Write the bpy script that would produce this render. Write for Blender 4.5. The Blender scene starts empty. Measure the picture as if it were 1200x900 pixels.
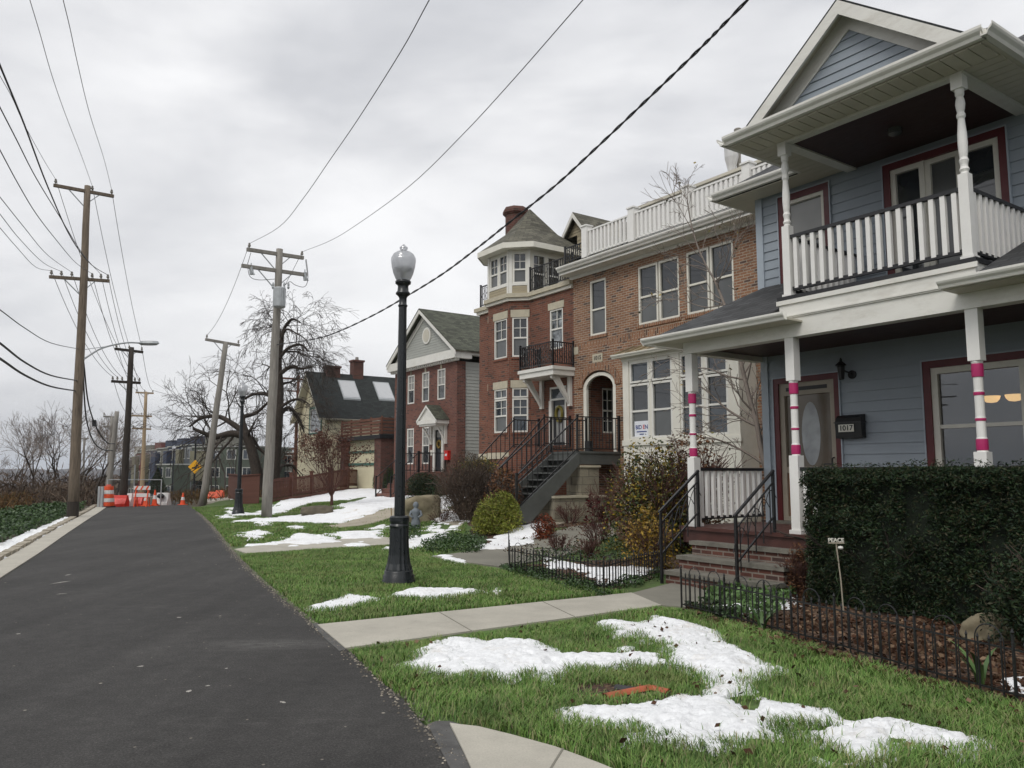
import bpy, bmesh, math, random
import numpy as np
from mathutils import Vector
random.seed(7); RNG=np.random.default_rng(11)
scene=bpy.context.scene; C=scene.collection
# ------------------------------------------------------------------ camera numbers and the street frame
FOC=930.;HZ=553.;PITCH=math.atan((HZ-450)/FOC);CZ=1.6
AZ=math.radians(35);UX,UY=-math.sin(AZ),math.cos(AZ);NX,NY=math.cos(AZ),math.sin(AZ)
H=-55.0     # frame angle of the row of houses (x = along street towards us, y = away from street)
def ray(px,py):
    dx=(px-600)/FOC;dy=(450-py)/FOC
    return (dx,math.cos(PITCH)-dy*math.sin(PITCH),math.sin(PITCH)+dy*math.cos(PITCH))
def G(px,py,z=0.):                      # point on level z in world x,y
    d=ray(px,py);k=(z-CZ)/d[2];return (d[0]*k,d[1]*k)
def AT(x,y): return (-(x*UX+y*UY),x*NX+y*NY)
def W(a,t): return (-a*UX+t*NX,-a*UY+t*NY)
def GA(px,py,z=0.): return AT(*G(px,py,z))
def T(px,py,t):                         # point on the facade plane t -> a,z
    d=ray(px,py);a,tt=AT(d[0],d[1]);k=t/tt;return (a*k,CZ+d[2]*k)
def TA(px,t): return T(px,500,t)[0]
def TZ(px,py,t): return T(px,py,t)[1]
def D(px,py,y):                         # point at world depth y
    d=ray(px,py);k=y/d[1];return (d[0]*k,y,CZ+d[2]*k)
def sst(x,a,b):
    x=np.clip((x-a)/(b-a),0,1);return x*x*(3-2*x)
def hash2(i,j,s=0):
    v=np.sin(i*127.1+j*311.7+s*74.7)*43758.5453;return v-np.floor(v)
def vn(x,y,s=0):
    xi=np.floor(x);yi=np.floor(y);fx=x-xi;fy=y-yi;fx=fx*fx*(3-2*fx);fy=fy*fy*(3-2*fy)
    return (hash2(xi,yi,s)*(1-fx)+hash2(xi+1,yi,s)*fx)*(1-fy)+(hash2(xi,yi+1,s)*(1-fx)+hash2(xi+1,yi+1,s)*fx)*fy
def fbm(x,y,s=0,o=4):
    r=0;a=.5;f=1.
    for k in range(o): r=r+a*vn(x*f,y*f,s+k);a*=.5;f*=2.03
    return r
RD=math.radians(24.8);RX,RY=-math.sin(RD),math.cos(RD)
def zg(x,y):
    x=np.asarray(x,float);y=np.asarray(y,float)
    r=x*RX+y*RY;q=x*RY-y*RX
    a=-(x*UX+y*UY);t=x*NX+y*NY
    z=-.03*np.maximum(0,r-41)*sst(r,41,44)
    z=np.maximum(z,-6)
    z=z+.3*sst(t,9.6,12.6)*sst(-a,10,13)+.35*sst(t,13,18)*sst(-a,21,27)
    l=np.maximum(0,-5.0-q)           # down the bank on the left
    l2=np.maximum(0,-10-q)
    z=z-.16*np.minimum(l,4)*sst(q,-5.0,-6.0)-17*sst(l2,3,48)
    far=np.sqrt(x*x+y*y)
    z=z-12*sst(far,200,900)
    hill=sst(far,2600,4200)
    az=np.arctan2(x,y)
    z=z+hill*(44+22*vn(az*9+5,az*0,3)+9*vn(az*40,az*0,5))
    return z
def zz(x,y): return float(zg(x,y))
# ------------------------------------------------------------------ mesh builder
ORG={}
def rot(p,ang):
    c,s=math.cos(ang),math.sin(ang);return (p[0]*c-p[1]*s,p[0]*s+p[1]*c)
class MB:
    def __init__(s): s.v=[];s.f=[]
    def add(s,vs,fs):
        b=len(s.v);s.v+=[tuple(p) for p in vs];s.f+=[tuple(i+b for i in f) for f in fs];return s
    def box(s,x0,x1,y0,y1,z0,z1):
        return s.add([(x0,y0,z0),(x1,y0,z0),(x1,y1,z0),(x0,y1,z0),(x0,y0,z1),(x1,y0,z1),(x1,y1,z1),(x0,y1,z1)],
          [(0,3,2,1),(4,5,6,7),(0,1,5,4),(1,2,6,5),(2,3,7,6),(3,0,4,7)])
    def lbox(s,L,u0,u1,w0,w1,v0,v1):
        P=[(u0,w0,v0),(u1,w0,v0),(u1,w1,v0),(u0,w1,v0),(u0,w0,v1),(u1,w0,v1),(u1,w1,v1),(u0,w1,v1)]
        return s.add([L(*p) for p in P],[(0,1,2,3),(7,6,5,4),(4,5,1,0),(5,6,2,1),(6,7,3,2),(7,4,0,3)])
    def poly(s,pts): return s.add(pts,[tuple(range(len(pts)))])
    def slab(s,pts,dz):   # polygon pts (3d, seen from above ccw) thickened downwards by vector dz
        n=len(pts);d=dz if isinstance(dz,tuple) else (0,0,-dz)
        lo=[(p[0]+d[0],p[1]+d[1],p[2]+d[2]) for p in pts]
        return s.add(list(pts)+lo,[tuple(range(n)),tuple(range(2*n-1,n-1,-1))]+[(i,i+n,(i+1)%n+n,(i+1)%n) for i in range(n)])
    def bar(s,p,q,w,h=None,up=(0,0,1)):
        h=h or w;p=Vector(p);q=Vector(q);d=(q-p).normalized();u=Vector(up)
        if abs(d.dot(u))>.98:u=Vector((1,0,0))
        r=d.cross(u).normalized()*w/2;u=r.cross(d).normalized()*h/2
        vs=[p-r-u,p+r-u,p+r+u,p-r+u,q-r-u,q+r-u,q+r+u,q-r+u]
        return s.add([tuple(x) for x in vs],[(0,1,2,3),(7,6,5,4),(4,5,1,0),(5,6,2,1),(6,7,3,2),(7,4,0,3)])
    def tube(s,pts,r,n=8,cap=True):
        pts=[Vector(p) for p in pts];m=len(pts)
        if not hasattr(r,'__len__'):r=[r]*m
        b=len(s.v);prev=None
        for i,p in enumerate(pts):
            d=(pts[min(i+1,m-1)]-pts[max(i-1,0)])
            d=d.normalized() if d.length>1e-9 else Vector((0,0,1))
            if prev is None:
                u=Vector((0,0,1)) if abs(d.z)<.9 else Vector((1,0,0))
                u=(u-d*u.dot(d)).normalized()
            else:
                u=prev-d*prev.dot(d);u=u.normalized() if u.length>1e-6 else Vector((1,0,0))
            prev=u;w=d.cross(u)
            for k in range(n):
                c=2*math.pi*k/n;q=p+(u*math.cos(c)+w*math.sin(c))*r[i];s.v.append((q.x,q.y,q.z))
        for i in range(m-1):
            for k in range(n):
                a=b+i*n+k;c=b+i*n+(k+1)%n;s.f.append((a,c,c+n,a+n))
        if cap: s.f.append(tuple(b+k for k in range(n))[::-1]);s.f.append(tuple(b+(m-1)*n+k for k in range(n)))
        return s
    def lathe(s,prof,cx=0,cy=0,n=16,flute=0):
        b=len(s.v);m=len(prof)
        for (r,z) in prof:
            for k in range(n):
                c=2*math.pi*k/n;rr=r*(1+(flute if k%2 else 0));s.v.append((cx+rr*math.cos(c),cy+rr*math.sin(c),z))
        for i in range(m-1):
            for k in range(n):
                a=b+i*n+k;c=b+i*n+(k+1)%n;s.f.append((a,c,c+n,a+n))
        s.f.append(tuple(b+k for k in range(n))[::-1]);s.f.append(tuple(b+(m-1)*n+k for k in range(n)))
        return s
    def build(s,name,mat,parent=None,ang=H,smooth=False):
        return mk(name,s.v,s.f,mat,parent,ang,smooth)
def mk(name,v,f,mat,parent=None,ang=H,smooth=False,uv=True):
    v=np.array(v,float)
    if parent is not None: o3=np.array(ORG[parent.name]);loc=None
    else:
        lo=v.min(0);hi=v.max(0);o3=np.array([(lo[0]+hi[0])/2,(lo[1]+hi[1])/2,lo[2]])
    me=bpy.data.meshes.new(name);me.from_pydata([tuple(p) for p in (v-o3)],[],f);me.materials.append(mat)
    if uv and len(f)<60000: box_uv(me,v)
    if smooth: me.polygons.foreach_set('use_smooth',[True]*len(me.polygons))
    me.update()
    o=bpy.data.objects.new(name,me);C.objects.link(o);ORG[o.name]=tuple(o3)
    if parent is not None:o.parent=parent
    else:
        A=math.radians(ang);p=rot(o3,A);o.location=(p[0],p[1],o3[2]);o.rotation_euler=(0,0,A)
    return o
def box_uv(me,v):
    n=len(me.loops)
    if not n:return
    me.calc_loop_triangles()
    pn=np.empty(len(me.polygons)*3);me.polygons.foreach_get('normal',pn);pn=pn.reshape(-1,3)
    lt=np.empty(len(me.polygons),int);me.polygons.foreach_get('loop_total',lt)
    lv=np.empty(n,int);me.loops.foreach_get('vertex_index',lv)
    N=np.repeat(pn,lt,0);P=v[lv]
    h=np.hypot(N[:,0],N[:,1]);ok=h>.25;hs=np.where(ok,h,1)
    tx=np.where(ok,-N[:,1]/hs,1);ty=np.where(ok,N[:,0]/hs,0)
    u=P[:,0]*tx+P[:,1]*ty
    # second axis = N x T
    bx=-N[:,2]*ty;by=N[:,2]*tx;bz=N[:,0]*ty-N[:,1]*tx
    w=np.where(ok,P[:,0]*bx+P[:,1]*by+P[:,2]*bz,P[:,1])
    l=me.uv_layers.new(name='UVMap');l.data.foreach_set('uv',np.stack([u,w],1).ravel())
def thing(name,label,cat,at,ang=H,group=None):
    o=bpy.data.objects.new(name,None);C.objects.link(o);o.empty_display_size=.3
    A=math.radians(ang);p=rot(at,A);o.location=(p[0],p[1],at[2]);o.rotation_euler=(0,0,A);ORG[o.name]=tuple(at)
    return tag(o,label,cat,group)
def tag(o,label=None,cat=None,group=None,kind=None):
    if label:o['label']=label
    if cat:o['category']=cat
    if group:o['group']=group
    if kind:o['kind']=kind
    return o
def copy_tree(o,parent=None):
    c=o.copy();C.objects.link(c);ORG[c.name]=ORG.get(o.name,(0,0,0))
    if parent is not None:c.parent=parent
    for ch in list(o.children):copy_tree(ch,c)
    return c
def LF(a,t,z,da=1.,dt=0.):      # local frame on a wall: u right, w outward, v up
    def f(u,w,v): return (a+u*da+w*dt,t+u*dt-w*da,z+v)
    return f
def cells(u0,u1,v0,v1,holes):
    us=sorted({u0,u1}|{x for h in holes for x in h[:2] if u0<x<u1});vs=sorted({v0,v1}|{x for h in holes for x in h[2:] if v0<x<v1})
    for j in range(len(vs)-1):
        run=None
        for i in range(len(us)-1):
            um=(us[i]+us[i+1])/2;vm=(vs[j]+vs[j+1])/2
            hole=any(h[0]<um<h[1] and h[2]<vm<h[3] for h in holes)
            if not hole:
                run=[us[i],us[i+1]] if run is None else [run[0],us[i+1]]
            if (hole or i==len(us)-2) and run is not None: yield run[0],run[1],vs[j],vs[j+1];run=None
def wall(mb,L,u0,u1,v0,v1,holes=(),depth=.12,lap=None,lo=.016):
    for (a,b,c,d) in cells(u0,u1,v0,v1,holes):
        if lap is None: mb.add([L(a,0,c),L(b,0,c),L(b,0,d),L(a,0,d)],[(0,1,2,3)])
        else:
            k=math.floor(c/lap)
            while k*lap<d-1e-4:
                z0=max(c,k*lap);z1=min(d,(k+1)*lap)
                w0=lo*(1-(z0-k*lap)/lap);w1=lo*(1-(z1-k*lap)/lap)
                mb.add([L(a,w0,z0),L(b,w0,z0),L(b,w1,z1),L(a,w1,z1)],[(0,1,2,3)])
                mb.add([L(a,w0,z0),L(a,0,z0),L(b,0,z0),L(b,w0,z0)],[(0,1,2,3)])
                k+=1
    for (a,b,c,d) in holes:
        for p,q in (((a,c),(b,c)),((b,c),(b,d)),((b,d),(a,d)),((a,d),(a,c))):
            mb.add([L(p[0],0,p[1]),L(q[0],0,q[1]),L(q[0],-depth,q[1]),L(p[0],-depth,p[1])],[(0,3,2,1)])
    return mb
def sash(root,L,u0,u1,v0,v1,fm,gm,fw=.06,rail=None,cols=1,rows=1,grid='all',w=-.05,name='window',cut=None,bot=None):
    """frame mesh + pane sub-part. rail = height fraction of the meeting rail; grid = where the muntins go"""
    m=MB();d0,d1=w-.03,w+.035
    m.lbox(L,u0,u0+fw,d0,d1,v0,v1);m.lbox(L,u1-fw,u1,d0,d1,v0,v1)
    m.lbox(L,u0+fw,u1-fw,d0,d1,v0,v0+fw);m.lbox(L,u0+fw,u1-fw,d0,d1,v1-fw,v1)
    ri=None
    if rail is not None:
        ri=v0+(v1-v0)*rail;m.lbox(L,u0+fw,u1-fw,d0,d1-.01,ri-.025,ri+.025)
    a0,a1=u0+fw,u1-fw
    g0,g1=(v0+fw,v1-fw) if grid=='all' else ((ri+.025,v1-fw) if grid=='top' else (v0+fw,ri))
    mw=.011
    if cols>1 or rows>1:
        for k in range(1,cols):
            x=a0+(a1-a0)*k/cols;m.lbox(L,x-mw,x+mw,w-.012,w+.012,g0,g1)
        for k in range(1,rows):
            y=g0+(g1-g0)*k/rows;m.lbox(L,a0,a1,w-.011,w+.011,y-mw,y+mw)
    o=m.build(name,fm,root)
    def pane(z0,z1,mat):
        p=MB();p.add([L(a0-.005,w-.002-.012,z0),L(a1+.005,w-.014,z0),L(a1+.005,w-.014,z1),L(a0-.005,w-.014,z1)],[(0,1,2,3)])
        p.build('pane',mat,o)
    if bot is not None and ri is not None: pane(v0+fw-.005,ri,bot);pane(ri,v1-fw+.005,gm)
    else: pane(v0+fw-.005,v1-fw+.005,gm)
    return o
def row_of(proto_fn,n,name,mat,parent,pos,ang=H):
    """n copies of one small mesh (built around the local origin) as children of parent, at offsets pos"""
    m=MB();proto_fn(m);me=None
    out=[]
    for k,p in enumerate(pos):
        if me is None:
            me=bpy.data.meshes.new(name);me.from_pydata(m.v,[],m.f);me.materials.append(mat);box_uv(me,np.array(m.v,float));me.update()
        o=bpy.data.objects.new(name,me);C.objects.link(o);o.parent=parent;q=ORG[parent.name]
        o.location=(p[0]-q[0],p[1]-q[1],p[2]-q[2])
        if len(p)>3:o.rotation_euler=(0,0,p[3])
        ORG[o.name]=(0,0,0);out.append(o)
    return out
def text(body,size,name,mat,parent=None,mtx=None,depth=.004):
    cu=bpy.data.curves.new('t','FONT');cu.body=body;cu.size=size;cu.align_x='CENTER';cu.align_y='CENTER';cu.extrude=depth;cu.offset=size*.012
    o=bpy.data.objects.new('t',cu);C.objects.link(o);bpy.context.view_layer.update()
    me=bpy.data.meshes.new_from_object(o.evaluated_get(bpy.context.evaluated_depsgraph_get()))
    C.objects.unlink(o);bpy.data.objects.remove(o)
    me.name=name;me.materials.clear();me.materials.append(mat)
    n=bpy.data.objects.new(name,me);C.objects.link(n)
    if parent is not None:n.parent=parent
    return n
# ------------------------------------------------------------------ materials
def newmat(name):
    m=bpy.data.materials.new(name);m.use_nodes=True;nt=m.node_tree
    b=nt.nodes['Principled BSDF'];return m,nt,b
def nd(nt,t,**k):
    n=nt.nodes.new(t)
    for a,v in k.items():
        if a.startswith('i_'): n.inputs[a[2:].replace('_',' ')].default_value=v
        else: setattr(n,a,v)
    return n
def ramp(nt,fac,stops):
    r=nt.nodes.new('ShaderNodeValToRGB');e=r.color_ramp.elements
    while len(e)<len(stops):e.new(.5)
    for i,(p,c) in enumerate(stops):
        e[i].position=p;e[i].color=(c[0],c[1],c[2],1) if hasattr(c,'__len__') else (c,c,c,1)
    nt.links.new(fac,r.inputs[0]);return r.outputs[0]
def noise(nt,vec,scale,detail=4,rough=.6,dist=0):
    n=nd(nt,'ShaderNodeTexNoise');n.inputs['Scale'].default_value=scale;n.inputs['Detail'].default_value=detail;n.inputs['Roughness'].default_value=rough;n.inputs['Distortion'].default_value=dist
    if vec is not None:nt.links.new(vec,n.inputs['Vector'])
    return n.outputs['Fac']
def mixc(nt,fac,a,b,mode='MIX'):
    m=nt.nodes.new('ShaderNodeMix');m.data_type='RGBA';m.blend_type=mode
    for k,x in ((0,fac),(6,a),(7,b)):
        if isinstance(x,bpy.types.NodeSocket): nt.links.new(x,m.inputs[k])
        elif k==0: m.inputs[0].default_value=x
        else: m.inputs[k].default_value=(x[0],x[1],x[2],1)
    return m.outputs[2]
def coord(nt,kind='Object',sc=None):
    t=nt.nodes.new('ShaderNodeTexCoord');o=t.outputs[kind]
    if sc:
        m=nt.nodes.new('ShaderNodeMapping');m.inputs['Scale'].default_value=sc;nt.links.new(o,m.inputs[0]);o=m.outputs[0]
    return o
def bump(nt,b,h,s=.3,d=.02):
    n=nt.nodes.new('ShaderNodeBump');n.inputs['Strength'].default_value=s;n.inputs['Distance'].default_value=d
    nt.links.new(h,n.inputs['Height']);nt.links.new(n.outputs[0],b.inputs['Normal'])
def sc3(c,k): return tuple(min(1,x*k) for x in c)
def M(name,col,rough=.6,var=.15,scale=2.5,bs=0,bscale=60,metal=0,stretch=None,ior=None,dirt=None):
    m,nt,b=newmat(name);v=coord(nt,'Object',stretch)
    f=noise(nt,v,scale,5,.65);c=ramp(nt,f,[(.3,sc3(col,1-var)),(.7,sc3(col,1+var))])
    if dirt:
        g=noise(nt,v,scale*.35+.3,6,.75);g=ramp(nt,g,[(.5,0.),(.72,1.)]);
        mm=nt.nodes.new('ShaderNodeMath');mm.operation='MULTIPLY';mm.inputs[1].default_value=dirt[1];nt.links.new(g,mm.inputs[0]);c=mixc(nt,mm.outputs[0],c,dirt[0])
    nt.links.new(c,b.inputs['Base Color'])
    r=ramp(nt,noise(nt,v,scale*3,3),[(.3,max(0,rough-.08)),(.7,min(1,rough+.08))]);nt.links.new(r,b.inputs['Roughness'])
    b.inputs['Metallic'].default_value=metal
    if ior:b.inputs['IOR'].default_value=ior
    if bs: bump(nt,b,noise(nt,v,bscale,4,.7),bs,.01)
    return m
def brick(name,c1,c2,mortar,w=.205,h=.0677,ms=.01,bs=.5,soot=.25,dark=(.05,.03,.025),vert=False):
    m,nt,b=newmat(name);uv=coord(nt,'UV')
    if vert:
        mp=nt.nodes.new('ShaderNodeMapping');mp.inputs['Rotation'].default_value=(0,0,math.pi/2);nt.links.new(uv,mp.inputs[0]);uv=mp.outputs[0]
    t=nt.nodes.new('ShaderNodeTexBrick');nt.links.new(uv,t.inputs['Vector'])
    for k,x in (('Scale',1),('Mortar Size',ms),('Mortar Smooth',.25),('Brick Width',w),('Row Height',h),('Bias',-.1)):t.inputs[k].default_value=x
    t.inputs['Color1'].default_value=(*c1,1);t.inputs['Color2'].default_value=(*c2,1);t.inputs['Mortar'].default_value=(*mortar,1)
    # some darker burnt bricks
    t2=nt.nodes.new('ShaderNodeTexBrick');nt.links.new(uv,t2.inputs['Vector'])
    for k,x in (('Scale',1),('Mortar Size',0.0),('Brick Width',w),('Row Height',h),('Bias',0.)):t2.inputs[k].default_value=x
    t2.inputs['Color1'].default_value=(0,0,0,1);t2.inputs['Color2'].default_value=(1,1,1,1)
    dk=ramp(nt,t2.outputs['Color'],[(.86,0.),(.9,.75)])
    inv=nt.nodes.new('ShaderNodeMath');inv.operation='MULTIPLY_ADD';inv.inputs[1].default_value=-1;inv.inputs[2].default_value=1;nt.links.new(t.outputs['Fac'],inv.inputs[0])
    mul=nt.nodes.new('ShaderNodeMath');mul.operation='MULTIPLY';nt.links.new(inv.outputs[0],mul.inputs[0]);nt.links.new(dk,mul.inputs[1])
    c=mixc(nt,mul.outputs[0],t.outputs['Color'],dark)
    n=noise(nt,uv,1.1,6,.7);g=ramp(nt,n,[(.35,1.-soot),(.65,1.+soot*.4)]);c=mixc(nt,1.,c,g,'MULTIPLY')
    g2=ramp(nt,noise(nt,uv,45,3,.7),[(.3,.82),(.7,1.12)]);c=mixc(nt,1.,c,g2,'MULTIPLY')
    nt.links.new(c,b.inputs['Base Color']);b.inputs['Roughness'].default_value=.88
    bump(nt,b,inv.outputs[0],bs,.008);return m
def shingle(name,c,var=.5,row=.14,w=.3):
    m,nt,b=newmat(name);uv=coord(nt,'UV')
    t=nt.nodes.new('ShaderNodeTexBrick');nt.links.new(uv,t.inputs['Vector'])
    for k,x in (('Scale',1),('Mortar Size',.009),('Mortar Smooth',.3),('Brick Width',w),('Row Height',row)):t.inputs[k].default_value=x
    t.inputs['Color1'].default_value=(*sc3(c,1-var*.6),1);t.inputs['Color2'].default_value=(*sc3(c,1+var),1);t.inputs['Mortar'].default_value=(*sc3(c,.3),1)
    g=ramp(nt,noise(nt,uv,3,6,.7),[(.3,.75),(.7,1.2)]);cc=mixc(nt,1.,t.outputs['Color'],g,'MULTIPLY')
    g=ramp(nt,noise(nt,uv,160,2,.7),[(.3,.7),(.7,1.3)]);cc=mixc(nt,1.,cc,g,'MULTIPLY')
    nt.links.new(cc,b.inputs['Base Color']);b.inputs['Roughness'].default_value=.9
    mm=nt.nodes.new('ShaderNodeMath');mm.operation='SUBTRACT';mm.inputs[0].default_value=1;nt.links.new(t.outputs['Fac'],mm.inputs[1])
    bump(nt,b,mm.outputs[0],.6,.01);return m
def leafmat(name,cols,rough=.6,spec=.4,trans=0):
    m,nt,b=newmat(name);g=nt.nodes.new('ShaderNodeNewGeometry')
    n=len(cols);c=ramp(nt,g.outputs['Random Per Island'],[((i+.5)/n,cols[i]) for i in range(n)])
    v=coord(nt,'Object');c=mixc(nt,1.,c,ramp(nt,noise(nt,v,1.6,3),[(.3,.72),(.7,1.25)]),'MULTIPLY')
    nt.links.new(c,b.inputs['Base Color']);b.inputs['Roughness'].default_value=rough;b.inputs['Specular IOR Level'].default_value=spec
    if trans:b.inputs['Transmission Weight'].default_value=0;b.inputs['Subsurface Weight'].default_value=0
    return m
def leafmat_grass(name,cols,rough,spec):
    m=leafmat(name,cols,rough,spec);nt=m.node_tree;b=nt.nodes['Principled BSDF'];src=b.inputs['Base Color'].links[0].from_socket
    v=coord(nt,'Object');f=ramp(nt,noise(nt,v,.9,6,.72),[(.54,0.),(.70,.55)]);c=mixc(nt,f,src,(.20,.20,.07));nt.links.new(c,b.inputs['Base Color']);return m
def glass(name,col=(.02,.024,.028),ior=1.75,var=.3,rough=.03,scale=.8,refl=None):
    m,nt,b=newmat(name);v=coord(nt,'Object')
    c=ramp(nt,noise(nt,v,scale,3,.5,.3),[(.35,sc3(col,1-var)),(.65,sc3(col,1+var) if refl is None else refl)])
    nt.links.new(c,b.inputs['Base Color']);b.inputs['Roughness'].default_value=rough;b.inputs['IOR'].default_value=ior
    bump(nt,b,noise(nt,v,1.3,1,.4),.06,.02)
    return m
def plain(name,col,rough=.5,metal=0): return M(name,col,rough,.08,4,0)
mt={}
mt['white']=M('white_paint',(.70,.69,.64),.5,.05,3,dirt=((.42,.38,.30),.28))
mt['worn']=M('worn_white_paint',(.72,.71,.66),.55,.06,2.2,.1,30,dirt=((.36,.32,.25),.45),stretch=(1,1,2.5))
mt['post']=M('post_paint',(.78,.77,.74),.45,.04,4,dirt=((.5,.47,.42),.2))
mt['cream']=M('cream_trim',(.70,.68,.60),.5,.05,3,dirt=((.42,.38,.30),.2))
mt['pink']=M('pink_band_paint',(.42,.018,.12),.45,.1,8)
mt['red']=M('dark_red_trim',(.095,.010,.012),.45,.15,5)
mt['redbox']=M('red_mailbox_paint',(.6,.02,.015),.4,.05,5)
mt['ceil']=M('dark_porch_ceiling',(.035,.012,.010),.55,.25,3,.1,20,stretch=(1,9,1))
mt['deckred']=M('porch_floor_paint',(.075,.028,.022),.5,.2,4)
mt['siding']=M('blue_siding',(.285,.325,.365),.5,.05,1.2,.05,90,dirt=((.17,.2,.23),.25))
mt['sidingtrim']=M('pale_blue_trim',(.36,.41,.46),.5,.05,3)
mt['soffit']=M('soffit_board',(.56,.53,.44),.6,.1,2,dirt=((.25,.22,.16),.4))
mt['black']=M('black_iron',(.012,.012,.013),.42,.25,9,.15,50)
mt['blackwood']=M('black_painted_wood',(.016,.016,.018),.5,.3,6,.1,30)
mt['shingle']=shingle('dark_shingles',(.047,.048,.050))
mt['shingle2']=shingle('brown_shingles',(.095,.09,.068))
mt['shingle3']=shingle('green_grey_shingles',(.065,.07,.05))
mt['shingle4']=shingle('charcoal_shingles',(.022,.026,.025),.35)
mt['brickA']=brick('tan_orange_brick',(.29,.145,.078),(.195,.083,.046),(.36,.30,.23),dark=(.055,.045,.045),ms=.011)
mt['brickAv']=brick('tan_orange_soldier_brick',(.28,.125,.06),(.20,.075,.036),(.34,.27,.20),vert=True,ms=.011)
mt['brickB']=brick('red_brick',(.20,.070,.040),(.13,.044,.028),(.17,.12,.09),ms=.009)
mt['brickC']=brick('plum_red_brick',(.185,.068,.046),(.12,.043,.032),(.18,.12,.10),ms=.010)
mt['brickS']=brick('step_brick',(.125,.046,.032),(.08,.032,.024),(.21,.175,.145),ms=.012)
mt['brickD']=brick('chimney_brick',(.13,.040,.030),(.08,.026,.02),(.12,.09,.07),ms=.01)
mt['stone']=M('limestone_trim',(.46,.42,.32),.8,.12,6,.2,60)
mt['block']=brick('split_face_block',(.32,.29,.22),(.25,.225,.17),(.20,.18,.14),w=.42,h=.21,ms=.012,bs=.8,dark=(.13,.12,.1))
mt['tread']=M('weathered_stone_tread',(.16,.15,.125),.85,.25,5,.35,40,dirt=((.07,.075,.05),.5))
mt['greystep']=M('grey_painted_timber',(.085,.09,.085),.6,.15,4,.1,30)
mt['asphalt']=None
mt['glass']=glass('window_glass')
mt['glassB']=glass('window_glass_bluish',(.035,.045,.055))
mt['blind']=glass('screened_glass',(.09,.095,.095),1.6,.2,.12)
mt['curtain']=glass('curtained_glass',(.22,.22,.21),1.6,.25,.08)
mt['treeglass']=glass('painted_reflection_glass',(.02,.03,.035),1.8,.5,.04,3.5,(.35,.38,.40))  # tree reflections painted into the pane colour as pale blotches
mt['doordark']=M('black_door_paint',(.015,.017,.022),.35,.1,4)
mt['doortan']=M('storm_door_tan',(.33,.29,.23),.45,.08,4)
mt['wood']=M('stained_oak_door',(.20,.085,.032),.45,.3,3,.1,30,stretch=(6,6,1))
mt['pole']=M('weathered_pole_wood',(.17,.135,.10),.9,.35,4,.5,25,stretch=(6,6,.5),dirt=((.06,.045,.035),.7))
mt['poleG']=M('grey_pole_wood',(.25,.235,.21),.9,.25,4,.5,25,stretch=(6,6,.5),dirt=((.11,.1,.09),.6))
mt['poleB']=M('creosote_pole_wood',(.035,.028,.022),.85,.35,4,.5,25,stretch=(6,6,.5))
mt['poleL']=M('new_pole_wood',(.36,.27,.17),.9,.2,4,.4,25,stretch=(6,6,.5))
mt['galv']=M('galvanised_steel',(.38,.40,.41),.45,.1,6,metal=.3)
mt['wire']=M('wire_sheath',(.018,.018,.02),.6,.1,5)
mt['wireg']=M('weathered_wire',(.10,.10,.105),.6,.1,5)
mt['lamp']=M('street_lamp_black',(.009,.012,.014),.33,.2,7,.1,60)
mt['brownfence']=M('red_brown_fence_stain',(.105,.04,.026),.8,.25,5,.25,40)
mt['deckbrown']=M('brown_deck_stain',(.13,.055,.035),.8,.3,5,.25,40)
mt['creamsid']=M('cream_siding',(.62,.57,.40),.6,.06,2)
mt['greysid']=M('grey_siding',(.36,.37,.34),.6,.06,2)
mt['tansid']=M('tan_siding',(.36,.31,.21),.6,.06,2)
mt['greentrim']=M('green_trim',(.05,.13,.10),.5,.1,5)
mt['orange']=M('orange_plastic',(.75,.085,.02),.5,.12,5,dirt=((.3,.08,.04),.3))
mt['redpl']=M('red_barrier_plastic',(.62,.03,.018),.45,.12,5,dirt=((.3,.06,.04),.3))
mt['whitepl']=M('white_barrier_plastic',(.70,.68,.66),.5,.1,5,dirt=((.4,.35,.3),.3))
mt['yellow']=M('sign_yellow',(.80,.40,.01),.45,.04,5)
mt['bark']=M('dark_bark',(.045,.035,.028),.95,.4,6,.6,30,stretch=(3,3,1))
mt['twig']=M('bare_twig',(.085,.063,.05),.95,.3,3)
mt['twigG']=M('grey_twig',(.21,.175,.15),.95,.3,3)
mt['twigR']=M('red_brown_twig',(.10,.045,.035),.95,.3,3)
mt['rock']=M('garden_boulder_stone',(.20,.17,.11),.9,.3,4,.6,15,dirt=((.09,.1,.06),.5))
mt['rockd']=M('dark_garden_stone',(.10,.085,.06),.9,.3,4,.6,15)
mt['statue']=M('grey_statue_stone',(.15,.17,.19),.8,.2,8,.3,30)
mt['metalroof']=M('tan_metal_roof',(.36,.30,.20),.4,.1,3,metal=.2)
mt['satellite']=M('pale_wrap',(.55,.55,.55),.6,.1,5)
mt['sign']=M('sign_board_white',(.72,.74,.78),.5,.05,5)
mt['signblue']=M('sign_letter_blue',(.012,.035,.20),.5,.05,5)
mt['signred']=M('sign_letter_red',(.55,.02,.03),.5,.05,5)
mt['concretew']=M('pale_concrete_block',(.50,.49,.45),.85,.1,6,.2,40)
def emis(name,col,s):
    m,nt,b=newmat(name);b.inputs['Base Color'].default_value=(*col,1);b.inputs['Emission Color'].default_value=(*col,1);b.inputs['Emission Strength'].default_value=s;return m
mt['bulb']=emis('lit_lamp_bowl',(1.,.62,.25),.8)
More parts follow.
